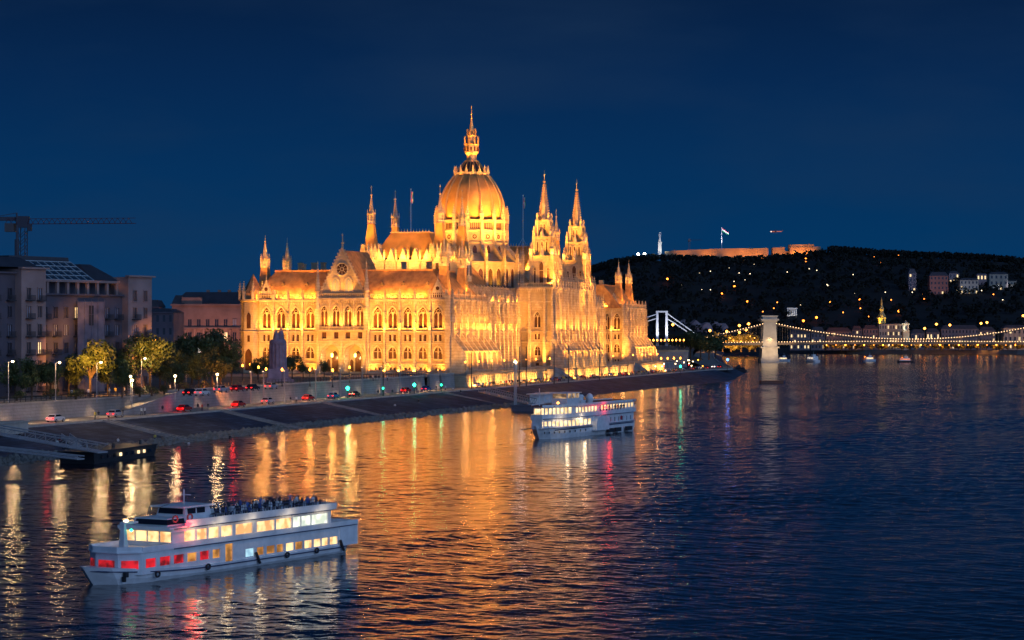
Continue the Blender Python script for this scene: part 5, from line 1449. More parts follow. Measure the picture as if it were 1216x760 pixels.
for x, d, nm in ((40, 455, 'twin-headed orange street lamp before the left wing of the block'), (97, 470, 'twin-headed orange street lamp glowing through the amber tree'), (176, 488, 'twin-headed lamp lighting the tree right of the block')):
    put_lamp('double', x, 0, GZ, nm, 3000, (1, .42, .08), group=gD, d=d, scale=1.02)
spot('lamp_light', tuple(pd(101, 436, 431)), tuple(pd(107, 432, 446)), 24000, 62, (1, .38, .05), .3); spot('lamp_light', tuple(pd(116, 424, 431)), tuple(pd(109, 432, 446)), 20000, 62, (1, .38, .05), .3); spot('lamp_light', tuple(pd(184, 414, 459)), tuple(pd(181, 422, 474)), 20000, 62, (1, .38, .05), .3)  # added spots before the crowns, standing in for the street lamp glow
spot('lamp_light', tuple(pd(262, 452, 489)), tuple(pd(262, 446, 502)), 9000, 120, (1, .26, .03), .3)
for x in (214, 238, 262, 280): q_ = pd(x, 0, 750); spot('wall_fill', (q_.x, q_.y, 11), (q_.x, 765, 22), 4200, 100, (1, .42, .28), .3)  # added unseen fills that brighten the ministry wall, in place of street lamps
for x, yb, nm in ((288, 452, 'globe lamp at the inland corner of the palace'), (297, 450, 'globe lamp behind the shrub left of the monument'), (307, 455, 'orange globe lamp left of the monument'), (316, 458, 'low orange globe lamp under the bush tree'), (335, 459, 'orange globe lamp in front of the monument foot'), (368, 459, 'globe lamp between monument and portal'), (395, 460, 'tall dark globe lamp before the portal'), (415, 455, 'globe lamp in the portal mouth')):
    put_lamp('globe', x, yb, GZ, nm, 420, (1, .48, .12), group=gG)
i = 0
for u in [-2, 12, 26, 40, 52, 66, 78, 96, 112, 126, 140, 156, 172, 190, 206, 224, 240, 256, 270]:
    p = uv(u, -5.4, TZ); o = dup(LP_['globe'], loc=tuple(p), rz=0, label='ornate globe lamp standing on the glowing river terrace', scale=.85, group='globe lamps along the river terrace')
    if i % 2 == 0: point('lamp_light', (p.x, p.y - .5, p.z + 4.6), 300, (1, .55, .18), .3)
    i += 1
for x, yb in ((298, 480), (313, 479), (338, 478), (375, 475), (404, 472), (430, 470), (453, 468), (475, 466)):
    o = put_lamp('pole', x, yb, ROADZ, 'pale lamp pole at the foot of the quay wall', 0, group=gP, scale=(1, 1, .98))
for u in range(-330, -10, 17):   # road lighting: added downlights along the wall side, no fixtures modelled
    p = uv(u, -5.6, ROADZ + 6.9); spot('road_light', tuple(p), tuple(uv(u, -8.2, ROADZ)), 2600, 92, (1, .66, .36), .25, .5)
for x, yb, hh in ((455, 470, 1.15), (560, 462, 1.4), (617, 459, 1.6), (625, 459, 1.6), (658, 456, 1.7), (675, 455, 1.6), (712, 452, 1.7)):
    p = px(x, yb, ROADZ); o = dup(LP_['pole'], loc=tuple(p), rz=0, label='tall thin dark pole rising from the quay road before the palace', scale=(1, 1, hh), group='dark poles along the quay road'); o.name = 'road_pole'; o['category'] = 'pole'
    bpy.data.objects.remove([c for c in o.children if c.name.startswith('lamp_head')][0])
    for c in o.children: c.data = c.data.copy(); c.data.materials[0] = M_dark
# dense yellow lamps beyond the palace (px 765-815)
k = 0
for (x0, x1, n_, dz, zz) in ((767, 812, 11, 1015, 11.5), (770, 808, 6, 960, 3.6)):
    for i in range(n_):
        x = x0 + (x1 - x0) * i / (n_ - 1); d = dz + i * 4
        p = Vector(((x - 608) * d / F, d, zz)); o = dup(LP_['globe'], loc=tuple(p), rz=0, label='bright yellow lamp in the row beyond the palace corner' if zz > 5 else 'yellow lamp of the lower row beyond the palace corner', scale=1.3, group='yellow lamps beyond the palace')
        if i % 2 == 0: spot('lamp_light', (p.x, p.y - 1, p.z + 6.2), (p.x, p.y + 3, p.z), 3000, 140, (1, .5, .12), .4)
# upper terrace that carries that row
r_ = empty('street_terrace', (60, 1000, GZ), 0, 'street terrace carrying the row of yellow lamps beyond the palace', 'terrace')
m = MB(); m.box(-3, 21, 3, 60, -.3, 4.3); m.build('masonry', M_wallstone, r_); m = MB(); m.box(-3.2, 21.2, 2.8, 3.3, 4.3, 5.2); m.build('parapet', M_stone, r_)
# green / blue signal lamps
def signal(x, y, yb, z, em, lab, pw, col, sc=1.0):
    p = px(x, yb, z); top = CH + (HOR - y) * p.y / F
    r_ = empty('traffic_light', tuple(p), 0, lab, 'traffic light'); h = top - z
    m = MB(); m.lathe(0, 0, [(.1, 0), (.08, h - .5)], 6); m.build('pole', M_dark, r_)
    m = MB(); m.box(-.28, .28, -.05, .3, h - 1.1, h + .45); m.build('signal_box', M_dark, r_)
    m = MB(); m.lathe(0, -.25, [(.05, h - .36 * sc), (.34 * sc, h), (.05, h + .36 * sc)], 8); m.build('signal_lens', em, r_)
    point('signal_glow', (p.x, p.y - 1.2, top), pw, col, .3)
signal(413, 461, 473, ROADZ, emit('signal_green_big', (.02, 1, .5), 14), 'glowing green traffic light before the stone wall under the portal', 110, (.05, 1, .5), 1.5)
signal(492, 457, 468, ROADZ, emit('signal_green_big', (.02, 1, .5), 14), 'glowing green traffic light on the quay left of the terrace stairs', 80, (.05, 1, .5), 1.4)
signal(455, 461, 470, ROADZ, E_green, 'small green traffic light between the two bright ones', 60, (.05, 1, .5), .8)
signal(524, 457, 466, ROADZ, E_green, 'small green traffic light at the foot of the terrace stairs', 60, (.05, 1, .5), .9)
signal(808, 435, 447, ROADZ, emit('signal_green_big', (.02, 1, .5), 14), 'green traffic light amid the crowded far end of the quay', 80, (.05, 1, .5), 1.3)
signal(864, 427, 441, ROADZ, E_blue, 'bright blue beacon on a post at the tip of the quay', 90, (.1, .3, 1), 1.6)
for p_ in LP_.values():
    for c in list(p_.children): bpy.data.objects.remove(c)
    bpy.data.objects.remove(p_)

# ---------------------------------------------------------------- cars
def make_car(colname, col):
    r = empty('parked_car', (0, 0, 0), 0, 'x', 'car')
    paint = mat('car_paint_' + colname, col, .25, spec=.6)
    prof = [(-2.1, .35), (-2.15, .75), (-1.95, .95), (-1.1, 1.02), (1.15, 1.0), (2.0, .85), (2.15, .6), (2.1, .35)]
    m = MB(); m.extrude(prof, 'y', -.86, .86)
    m.frus(-1.75, 1.15, -.8, .8, .98, -1.15, .45, -.62, .62, 1.48); b = m.build('body', paint, r)
    m = MB(); m.frus(-1.6, 1.0, -.815, .815, 1.04, -1.15, .47, -.645, .645, 1.42); m.frus(-1.8, 1.2, -.68, .68, 1.04, -1.2, .5, -.56, .56, 1.42); m.build('windows', mat('car_glass', (.02, .025, .03), .1), b)
    for x in (-1.3, 1.3):
        for y in (-.82, .82):
            m = MB(); s = 1 if y > 0 else -1
            m.tube((x, y - .1 * s, .32), (x, y + .08 * s, .32), .32, 12); w_ = m.build('wheel', mat('rubber', (.02, .02, .02), .8), r)
            m = MB(); m.tube((x, y + .06 * s, .32), (x, y + .1 * s, .32), .19, 8); m.build('rim', M_grey, w_)
    for y in (-.6, .6):
        m = MB(); m.cbox(-2.12, y, .74, .12, .36, .16); m.build('tail_light', emit('tail_light_glow', (1, .02, .02), 4), r)
        m = MB(); m.cbox(2.08, y, .68, .16, .34, .16); m.build('headlight', emit('headlight_glow', (1, .9, .7), 12), r)
    return r
CARS = {n_: make_car(n_, c) for n_, c in (('white', (.7, .7, .7)), ('red', (.4, .02, .02)), ('black', (.02, .02, .025)), ('silver', (.4, .42, .45)), ('blue', (.05, .12, .3)))}
def on_land(x, yb, vmin=-2.2):
    p = px(x, yb, GZ + .03); v = (Vector((p.x, p.y, 0)) - PO).dot(V)
    if v < vmin:
        t = (x - 608) / F; uu = (t * (PO.y + V.y * vmin) - (PO.x + V.x * vmin)) / (U.x - t * U.y); p = uv(uu, vmin, GZ + .03)
    return p
def put_car(x, yb, colname, lab, away=True, z=ROADZ, v=None, glow=0, grp='cars on the lower quay road'):
    p = px(x, yb, z)
    if v is not None:       # snap to the lane
        uu = (Vector((p.x, p.y, 0)) - PO).dot(U); p = uv(uu, v, z)
        # keep the photo column
        t = (x - 608) / F; uu = (t * (PO.y + V.y * v) - (PO.x + V.x * v)) / (U.x - t * U.y); p = uv(uu, v, z)
    rz = PROT if away else PROT + math.pi
    c = dup(CARS[colname], loc=tuple(p + Vector((0, 0, .01))), rz=rz, label=lab, group=grp)
    if glow: point('tail_glow', tuple(p - U * 3.2 + Vector((0, 0, .9))), glow, (1, .03, .02), .4)
    return c
CARL = ((66, 'white', 'white car with red tail lamps on the quay road, nearest the left edge', 60), (137, 'silver', 'silver car at the foot of the quay ramp', 30), (219, 'red', 'red car with glowing tail lamps, right of the first stair flight', 130), (283, 'red', 'red car with glaring tail lamps below the palace inland corner', 160),
        (318, 'silver', 'silver car below the stone monument', 20), (366, 'red', 'red car left of the bright green signal', 60), (396, 'blue', 'bluish car beside the bright green signal', 20), (421, 'black', 'dark car just right of the bright green signal', 30),
        (482, 'red', 'red car left of the second green signal', 60), (506, 'blue', 'bluish car right of the second green signal', 20), (566, 'white', 'white car before the glowing terrace, near its left end', 20), (606, 'silver', 'silver car on the quay before the first terrace stair', 20))
for x, cn, lb, gw in CARL: put_car(x, 470, cn, lb, True, v=-11.0 if x < 300 else -8.0, glow=gw)
random.seed(77)
x = 632; i = 0
for x in (640, 662, 684, 706, 724, 742, 760, 776, 790, 802, 813, 823, 832, 840, 848, 855):
    cn = ['silver', 'red', 'white', 'black', 'blue', 'red'][i % 6]; i += 1
    put_car(x, 455, cn, cn + ' car in the queue on the crowded quay below the palace', i % 2 == 0, v=-7.5 if i % 2 else -10.8, glow=30 if i % 3 == 0 else 0, grp='queueing cars on the crowded quay')
for x, yb, cn in ((226, 470, 'black'), (240, 470, 'white'), (262, 466, 'silver'), (282, 465, 'red'), (300, 464, 'black'), (322, 462, 'silver')):
    put_car(x, yb, cn, cn + ' car parked on the promenade left of the palace', True, z=GZ + .02, grp='cars parked on the promenade')
for p_ in CARS.values():
    for c in list(p_.children):
        for g in list(c.children): bpy.data.objects.remove(g)
        bpy.data.objects.remove(c)
    bpy.data.objects.remove(p_)

# ---------------------------------------------------------------- people
def person_mesh(pose, top, legs):
    J = {}
    if pose == 'sit':
        pts = [((0, 0, .5), .15), ((0, 0, .78), .14), ((0, .02, 1.0), .17), ((0, .02, 1.12), .07), ((0, .03, 1.27), .11), ((0, .03, 1.36), .08)]
        legsP = [[((.1, 0, .48), .1), ((.13, .45, .52), .085), ((.13, .5, .08), .055), ((.13, .62, .04), .05)], [((-.1, 0, .48), .1), ((-.13, .45, .52), .085), ((-.13, .5, .08), .055), ((-.13, .62, .04), .05)]]
        arms = [[((.2, .02, 1.0), .06), ((.27, .08, .76), .05), ((.18, .32, .64), .035)], [((-.2, .02, 1.0), .06), ((-.27, .08, .76), .05), ((-.18, .32, .64), .035)]]
    else:
        st = .16 if pose == 'walk' else .02
        pts = [((0, 0, .92), .14), ((0, 0, 1.16), .12), ((0, 0, 1.4), .16), ((0, 0, 1.5), .06), ((0, .01, 1.62), .105), ((0, .01, 1.72), .08)]
        legsP = [[((.09, 0, .86), .1), ((.1, st * 1.2, .48), .07), ((.1, st, .09), .048), ((.1, st + .16, .04), .045)], [((-.09, 0, .86), .1), ((-.1, -st * .4, .48), .07), ((-.1, -st * 1.6, .1), .048), ((-.1, -st * 1.6 + .14, .05), .045)]]
        arms = [[((.2, 0, 1.4), .06), ((.25, -st * .7, 1.12), .045), ((.24, -st * .4 + .06, .86), .034)], [((-.2, 0, 1.4), .06), ((-.25, st * .7, 1.12), .045), ((-.24, st * 1.1 + .04, .86), .034)]]
    vs = []; es = []; rs = []
    def chain(c, start=None):
        prev = start
        for p, r_ in c:
            vs.append(p); rs.append(r_); i = len(vs) - 1
            if prev is not None: es.append((prev, i))
            prev = i
    chain(pts)
    for l_ in legsP: chain(l_, 0)
    for a_ in arms: chain(a_, 2)
    me = bpy.data.meshes.new('person'); me.from_pydata(vs, es, [])
    o = bpy.data.objects.new('person', me); COL.objects.link(o)
    md = o.modifiers.new('s', 'SKIN')
    sv = me.skin_vertices[0].data
    for i, r_ in enumerate(rs): sv[i].radius = (r_, r_ * .85); sv[i].use_root = (i == 0)
    o.modifiers.new('d', 'SUBSURF').levels = 1
    dg = bpy.context.evaluated_depsgraph_get(); em = bpy.data.meshes.new_from_object(o.evaluated_get(dg))
    bpy.data.objects.remove(o)
    em.name = 'person'
    for mm in (legs, top, mat('skin', (.45, .28, .2), .6), mat('hair', (.04, .025, .02), .7)): em.materials.append(mm)
    sit = pose == 'sit'
    for p in em.polygons:
        z = p.center.z; y = p.center.y; x = abs(p.center.x)
        if sit: mi = 3 if z > 1.3 or (z > 1.17 and y < -.02) else 2 if z > 1.13 else 1 if z > .58 else 0
        else: mi = 3 if z > 1.66 or (z > 1.54 and y < -.03) else 2 if z > 1.5 else 2 if (z < .92 and x > .2) else 1 if z > .9 else 0
        p.material_index = mi; p.use_smooth = True
    return em
TOPS = (('white', (.7, .7, .68)), ('dark', (.03, .03, .04)), ('red', (.45, .05, .04)), ('blue', (.08, .15, .4)), ('yellow', (.6, .45, .08)))
PM = {}
for pose in ('stand', 'walk', 'sit'):
    for n_, c in TOPS: PM[pose, n_] = person_mesh(pose, mat('cloth_' + n_, c, .85), mat('trousers_dark', (.04, .045, .07), .85) if n_ != 'dark' else mat('trousers_pale', (.3, .28, .24), .85))
def person(p, pose, colname, lab, rz=0, grp=None, s=1.0):
    o = bpy.data.objects.new('person', PM[pose, colname]); COL.objects.link(o); o.location = p; o.rotation_euler = (0, 0, rz); o.scale = (s,) * 3
    return tag(o, lab, 'person', grp)
POSEW = {'stand': 'standing', 'walk': 'walking', 'sit': 'sitting'}
random.seed(15)
# promenade and quay road, left
for x, yb, pose, c, wh in ((85, 476, 'walk', 'white', 'on the promenade behind the amber-lit tree'), (88, 477, 'stand', 'yellow', 'on the promenade under the amber-lit tree'), (105, 475, 'stand', 'white', 'at the amber-lit tree foot'),
    (130, 481, 'walk', 'blue', 'at the head of the quay ramp'), (137, 476, 'stand', 'yellow', 'by the pole above the ramp'), (148, 475, 'walk', 'white', 'just left of the white lamp pair'), (178, 474, 'walk', 'red', 'on the promenade right of the ramp'), (193, 473, 'walk', 'dark', 'on the promenade below the dark shrubs'), (202, 472, 'stand', 'white', 'beside the short promenade lamp'), (66, 479, 'walk', 'dark', 'on the promenade by the second tall lamp'),
    (243, 470, 'walk', 'dark', 'on the promenade near the parked cars')):
    person(tuple(on_land(x, yb, random.uniform(-2.4, 0))), pose, c, 'person in %s top %s %s' % (c, POSEW[pose], wh), random.uniform(0, 6.28), 'people on the promenade')
for x, c, pose, wh in ((113, 'yellow', 'stand', 'on the quay road left of the ramp wedge'), (117, 'dark', 'stand', 'beside the yellow-clad one left of the ramp'), (146, 'dark', 'walk', 'just right of the ramp wedge'), (168, 'white', 'walk', 'above the first stair flight, left of a pair'), (172, 'white', 'stand', 'above the first stair flight, right of a pair'), (193, 'dark', 'walk', 'left of the red-lit car'), (235, 'dark', 'walk', 'right of the red-lit car'), (240, 'red', 'stand', 'right of the first red-lit car, near a friend'), (247, 'dark', 'stand', 'midway between the two red-lit cars'), (345, 'dark', 'walk', 'below the right side of the monument'), (352, 'white', 'walk', 'on the road below the small trees'), (449, 'dark', 'stand', 'at the small green signal'), (466, 'dark', 'walk', 'on the kerb left of the second green signal'), (495, 'dark', 'stand', 'below the second green signal'), (518, 'dark', 'walk', 'at the foot of the terrace stairs'), (529, 'white', 'walk', 'right of the terrace stair foot')):
    v = random.uniform(-14.5, -11); t = (x - 608) / F; uu = (t * (PO.y + V.y * v) - (PO.x + V.x * v)) / (U.x - t * U.y)
    person(tuple(uv(uu, v, ROADZ + .01)), pose, c, 'person in %s top %s %s' % (c, POSEW[pose], wh), random.uniform(0, 6.28), 'people on the quay road')
# sitters on the slope
for x, y, c, wh in ((68, 512, 'white', 'leftmost of the party by the gangway'), (71, 511, 'red', 'amid the party by the gangway'), (75, 513, 'white', 'front of the party by the gangway'), (80, 512, 'dark', 'rightmost of the party by the gangway'), (103, 514, 'white', 'alone left of the first stairs'), (140, 507, 'white', 'just left of the first stair flight'), (184, 503, 'yellow', 'just right of the first stair flight'), (224, 504, 'white', 'midway between the first two stair flights'), (273, 498, 'dark', 'beside the second stair flight'), (317, 504, 'white', 'just right of the second stair flight'), (469, 494, 'white', 'low below the second green signal'), (538, 480, 'white', 'beside the broad stair flight'), (497, 490, 'dark', 'left of the broad stair flight'), (547, 482, 'dark', 'right of the broad stair flight')):
    # solve slope height: v from -16.6 (z 3.5) to -36.5 (z -.5)
    z = 2.0
    for _ in range(12):
        p = px(x, y, z); v = (Vector((p.x, p.y, 0)) - PO).dot(V); z = 3.5 - 4.0 * max(0, min(1, (-16.6 - v) / 19.9))
    person((p.x, p.y, z - .35), 'sit', c, 'person in %s top sitting on the slope, %s' % (c, wh), PROT + R(90) + random.uniform(-.5, .5) + math.pi, 'people sitting on the quay slope')
# crowd along the quay below the palace
k = 0
x = 572.0
while x < 872:
    c = random.choice(('dark', 'dark', 'dark', 'white', 'red', 'blue', 'yellow')); v = random.choice((-14.8, -14.2, -13.6, -12.9, -12.2))
    t = (x - 608) / F; uu = (t * (PO.y + V.y * v) - (PO.x + V.x * v)) / (U.x - t * U.y)
    if uu > 345: break
    pose = random.choice(('stand', 'walk', 'walk')); k += 1
    wh = 'left of the river spires' if x < 645 else 'below the river spires' if x < 700 else 'below the far pavilion' if x < 770 else 'near its crowded tip'
    person(tuple(uv(uu, v, ROADZ + .01)), pose, c, 'person in %s top %s on the quay %s' % (c, POSEW[pose], wh), random.uniform(0, 6.28), 'crowd on the quay below the palace', 1.1)
    x += random.uniform(.7, 2.2)
for x, c in ((440, 'dark'), (443, 'white'), (446, 'dark'), (450, 'dark'), (455, 'dark'), (460, 'white')):
    person(tuple(px(x, 452.5, TZ - .5)), 'stand', c, 'person in %s top standing at the wall top right of the portal' % c, random.uniform(0, 6), 'people at the wall top by the portal')
# stairs in the wall gaps
for (u0, u1, lb) in ((-36, -31, 'brown stone stairway cut between the wall panels, left of the corner'), (-22, -20, 'narrow brown stairway by the terrace, under the palace corner')):
    r_ = empty('quay_stairway', uv(u0, -4.2, ROADZ), PROT, lb, 'stairway', 'stairways up the quay wall'); m = MB(); n_ = 14
    for k in range(n_): m.box(0, u1 - u0, k * .55, 8.5, (TZ - ROADZ) * k / n_ - .1, (TZ - ROADZ) * (k + 1) / n_)
    m.build('steps', M_brick, r_)
# ================================================================== ships, landing stages
M_hullw = mat('ship_white_paint', (0.86, 0.86, 0.85), 0.35, var=.16, scale=.9, bump=.01, bscale=2)
M_hullb = mat('ship_blue_trim', (0.03, 0.05, 0.12), 0.4)
M_deck = mat('ship_deck', (0.20, 0.20, 0.22), 0.7)
M_decr = mat('ship_deck_red', (0.30, 0.12, 0.10), 0.7, var=.2, scale=1)
def glow(name, c, s, c2=None): return emit(name, c, s, var=.6, scale=.9, col2=c2)
W_warm = glow('saloon_window_glow', (1.0, 0.66, 0.30), 1.6, (.55, .25, .08)); W_pale = glow('pale_window_glow', (.95, .95, .75), 1.5, (.4, .45, .35))
W_red = glow('red_window_glow', (1.0, .02, .03), .75, (.12, .01, .01)); W_or = glow('orange_window_glow', (1.0, .42, .08), .8, (.25, .09, .02)); W_dk = mat('ship_dark_glass', (.015, .02, .03), .1)
W_cy = glow('cool_window_glow', (.6, .95, 1.0), 1.0, (.3, .5, .6))
def hull(L, W, zb, zt, sheer, n=26, bow=.22, stern=.06):
    """lofted hull: x from -L/2 (stern) to L/2 (bow); returns MB pieces"""
    m = MB(); rows = [(zb, .86), (zb + (zt - zb) * .45, .97), (zt, 1.0)]
    def half(t):
        if t > 1 - bow: q = (t - (1 - bow)) / bow; return W / 2 * math.sqrt(max(0, 1 - q ** 2.2))
        if t < stern: q = (stern - t) / stern; return W / 2 * (1 - .25 * q * q)
        return W / 2
    def zs(t): return sheer * max(0, (t - .6) / .4) ** 2
    vs = []; R_ = len(rows)
    for i in range(n + 1):
        t = i / n
        for (z, k) in rows:
            f = (z - zb) / (zt - zb); rake = L * .045 * f * (t ** 6)
            y = half(t) * k if t < .999 else 0.02
            vs.append((-L / 2 + L * t * .965 + rake, y, z + zs(t) * f))
        for (z, k) in rows:
            f = (z - zb) / (zt - zb); rake = L * .045 * f * (t ** 6)
            y = half(t) * k if t < .999 else 0.02
            vs.append((-L / 2 + L * t * .965 + rake, -y, z + zs(t) * f))
    S_ = 2 * R_; fs = []
    for i in range(n):
        a, b = i * S_, (i + 1) * S_
        for k in range(R_ - 1):
            fs.append((a + k, b + k, b + k + 1, a + k + 1)); fs.append((a + R_ + k, a + R_ + k + 1, b + R_ + k + 1, b + R_ + k))
        fs.append((a + R_ - 1, b + R_ - 1, b + 2 * R_ - 1, a + 2 * R_ - 1))
    fs.append((0, 1, 2, 5, 4, 3)); m.add(vs, fs)
    return m, half, zs
def side_pos(P0, P1, pxx):
    """distance from P0 along P0->P1 of the photo column pxx"""
    d = (P1 - P0).normalized(); t = (pxx - 608) / F
    return (t * P0.y - P0.x) / (d.x - t * d.y)

def ship_axis(B, Sn, W):
    """centre line of a ship whose stem stands at B and whose near stern corner stands at Sn"""
    ax_ = (B - Sn).normalized()
    for _ in range(20):
        nl_ = Vector((-ax_.y, ax_.x, 0)); C = Sn - nl_ * W / 2; ax_ = (B - C).normalized()
    return ax_, nl_, C, (B - C).length
def near_x(B, ax_, nl_, L, half, pxx):
    """local x where the near side of the hull shows at photo column pxx"""
    lo, hi = -L / 2 - 1, L / 2
    f = lambda x: (lambda P: 608 + F * P.x / P.y)(B - ax_ * (L / 2 - x) + nl_ * half(min(.999, max(0, (x + L / 2) / L))))
    for _ in range(40):
        m_ = (lo + hi) / 2
        if f(m_) > pxx: lo = m_
        else: hi = m_
    return (lo + hi) / 2
# ---- near ship ---------------------------------------------------------------
bow = px(101, 696.5, 0); W1 = 5.6; ax, nl, Cs, L1 = ship_axis(bow, px(419, 655, 0), W1); mid = (bow + Cs) / 2
S1 = empty('river_cruise_ship', (mid.x, mid.y, 0), math.atan2(ax.y, ax.x), 'large white two-deck sightseeing ship with red and amber windows in the foreground', 'ship')
m, half, zs = hull(L1, W1, -.3, .95, .95)
half1 = half
def X1(pxx): return near_x(bow, ax, nl, L1, half1, pxx)      # local x of a photo column on the near side
S1.scale = (1, 1, .82); hl = m.build('hull', M_hullw, S1, smooth=False)
m = MB()
for i in range(40):
    t0, t1 = i / 40, (i + 1) / 40
    for sg in (-1, 1):
        a = (-L1 / 2 + L1 * t0 * .965 + L1 * .045 * t0 ** 6 * .7, sg * (half(t0) + .05), .7 + zs(t0) * .8); b = (-L1 / 2 + L1 * t1 * .965 + L1 * .045 * t1 ** 6 * .7, sg * ((half(t1) if t1 < .999 else 0) + .05), .7 + zs(t1) * .8)
        m.tube(a, b, .07, 5)
m.build('rubbing_strake', M_hullb, hl)
m = MB(); m.lathe(L1 / 2 - 4, 0, [(.2, 1.4), (.2, 1.9), (.3, 2.0)], 6); m.build('bollard', M_dark, hl)
for x_ in (L1 / 2 - 2.4,):
    m = MB(); m.cbox(x_, half(1 - 2.4 / L1) , 1.0, .35, .3, .5); m.cbox(x_ + .1, half(1 - 2.4 / L1) * .95, .55, .2, .3, .5); m.build('anchor', M_dark, hl)
xf, xa = X1(166), X1(396)     # lower house front, upper saloon aft
yl = W1 / 2 - .12
def wband(par, name, x0, x1, z0, z1, y, wins, mt, wmats, dep=.14, partname='window', tilt=0.0):
    """a side wall (port and starboard) with window openings; wins = list of (xa, xb, zb, zt)"""
    for sg in (1, -1):
        yy_ = y if callable(y) else (lambda s: y)
        fr_ = (lambda s, d, z: (s, yy_(s) + d, z)) if sg > 0 else (lambda s, d, z: (s, -yy_(s) - d, z))
        m = MB(fr_); band(m, x0, x1, z0, z1, [((a + b) / 2, abs(b - a), zb, zt, 's') for a, b, zb, zt in wins], 0, dep); m.build(name, mt, par)
        for (a, b, zb, zt), wm in zip(wins, wmats):
            g = MB(fr_); g.quad((a, -dep + .02, zb), (b, -dep + .02, zb), (b, -dep + .02, zt), (a, -dep + .02, zt)); g.build(partname, wm, par)
# lower house
lowX = [(172, 186), (191, 204), (208, 220), (224, 235), (239, 250), (254, 263), (293, 303), (306.5, 315), (318, 328), (330, 338), (341, 350), (352, 361), (363, 372), (374, 382), (383.5, 391), (393, 402)]
wm1 = [W_red, W_red, W_red, W_or, W_red, W_or, W_cy, W_or, W_or, W_or, W_warm, W_or, W_warm, W_warm, W_warm, W_warm]
wins = [(X1(b), X1(a), 1.12 + (.35 if a < 270 else .0), 1.95 + (.4 if a < 270 else 0)) for a, b in lowX]
door = (X1(278), X1(269), .95, 2.75)
order = sorted(list(zip(wins, wm1)) + [(door, W_or)])
wband(S1, 'lower_cabin_side', X1(405), xf, .85, 3.0, yl, [o[0] for o in order], M_hullw, [o[1] for o in order])
FP = [(xf, yl), (xf + 1.1, 1.15), (xf + 1.1, -1.15), (xf, -yl)]
m = MB()
for p_, q_ in zip(FP[:-1], FP[1:]): m.quad((*p_, .85), (*q_, .85), (*q_, 3.0), (*p_, 3.0))
m.quad((X1(405), -yl, .85), (X1(405), yl, .85), (X1(405), yl, 3.0), (X1(405), -yl, 3.0)); m.build('cabin_end', M_hullw, S1)
for p_, q_ in zip(FP[:-1], FP[1:]):
    P1_, P2_ = Vector((*p_, 0)), Vector((*q_, 0)); n_ = Vector(((P1_ - P2_).y, -(P1_ - P2_).x, 0)).normalized() * .03
    g = MB(); A_ = P1_.lerp(P2_, .14) + n_; B_ = P1_.lerp(P2_, .86) + n_; g.quad((A_.x, A_.y, 1.45), (B_.x, B_.y, 1.45), (B_.x, B_.y, 2.25), (A_.x, A_.y, 2.25)); g.build('front_window', W_red, S1)
# fore deck house apron and mid deck
m = MB(); m.extrude([(X1(418), -yl - .1), (xf + .1, -yl - .1), (xf + 1.4, -1.3), (xf + 1.4, 1.3), (xf + .1, yl + .1), (X1(418), yl + .1)], 'z', 2.98, 3.12); m.box(X1(418) + .2, X1(404), -yl, yl, 1.1, 1.3); m.build('mid_deck', M_hullw, S1)
m = MB()
for sg in (-1, 1): m.box(X1(418), X1(404), sg * (yl + .02) - .05, sg * (yl + .02) + .05, .8, 3.0)
for sg in (-1, 1): m.box(X1(418), xf, sg * (yl + .06) - .05, sg * (yl + .06) + .05, 3.1, 3.55)
m.box(X1(418) - .05, X1(418) + .05, -yl, yl, 1.2, 3.5); FQ = [(xf, yl + .05), (xf + 1.35, 1.25), (xf + 1.35, -1.25), (xf, -yl - .05)]
for p_, q_ in zip(FQ[:-1], FQ[1:]): m.quad((*p_, 3.1), (*q_, 3.1), (*q_, 3.6), (*p_, 3.6))
m.build('bulwark', M_hullw, S1)
# upper saloon
upX = [(222, 235), (237, 249), (251, 263), (266, 279), (283, 303), (308, 329), (331, 349), (351, 360), (361, 372), (373, 392)]
wu = [W_warm] * 7 + [W_pale] * 3
xs = X1(212); wins = [(X1(b), X1(a), 3.55, 4.62) for a, b in upX]; order = sorted(zip(wins, wu)); yu = yl - .15
fr_w = [(X1(221), X1(212), 3.55, 4.62), (X1(209), X1(198), 3.55, 4.62), (X1(196), X1(183), 3.55, 4.62), (X1(181), X1(168.5), 3.55, 4.62)]
order = sorted(zip(wins, wu))
xfu = X1(207)
wband(S1, 'saloon_side', xa, xfu, 3.1, 4.9, yu, [o[0] for o in order], M_hullw, [o[1] for o in order])
m = MB(); m.quad((xa, -yu, 3.1), (xa, yu, 3.1), (xa, yu, 4.9), (xa, -yu, 4.9)); m.build('saloon_end', M_hullw, S1)
# glazed front of the saloon
m = MB()
for k in range(5):
    y0 = -yu + 2 * yu * k / 4; m.tube((xfu, y0, 3.1), (xfu, y0, 4.9), .07, 4)
m.box(xfu - .08, xfu + .08, -yu, yu, 3.1, 3.6); m.box(xfu - .08, xfu + .08, -yu, yu, 4.65, 4.9); m.build('saloon_front', M_hullw, S1)
for k in range(4):
    y0 = -yu + 2 * yu * k / 4; g = MB(); g.quad((xfu, y0 + .1, 3.6), (xfu, y0 + 2 * yu / 4 - .1, 3.6), (xfu, y0 + 2 * yu / 4 - .1, 4.65), (xfu, y0 + .1, 4.65)); g.build('front_window', W_warm, S1)
m = MB(); m.box(xa - .6, xfu + .5, -yl - .05, yl + .05, 4.9, 5.1); m.box(xfu + .45, xfu + .52, -yl, yl, 4.8, 5.15); m.build('roof_deck', M_hullw, S1)
m = MB()
for sg in (-1, 1): m.box(xa - .6, X1(222), sg * (yl + .02) - .06, sg * (yl + .02) + .06, 5.1, 5.7); m.box(X1(222), xfu + .3, sg * (yl + .02) - .05, sg * (yl + .02) + .05, 4.6, 4.75)
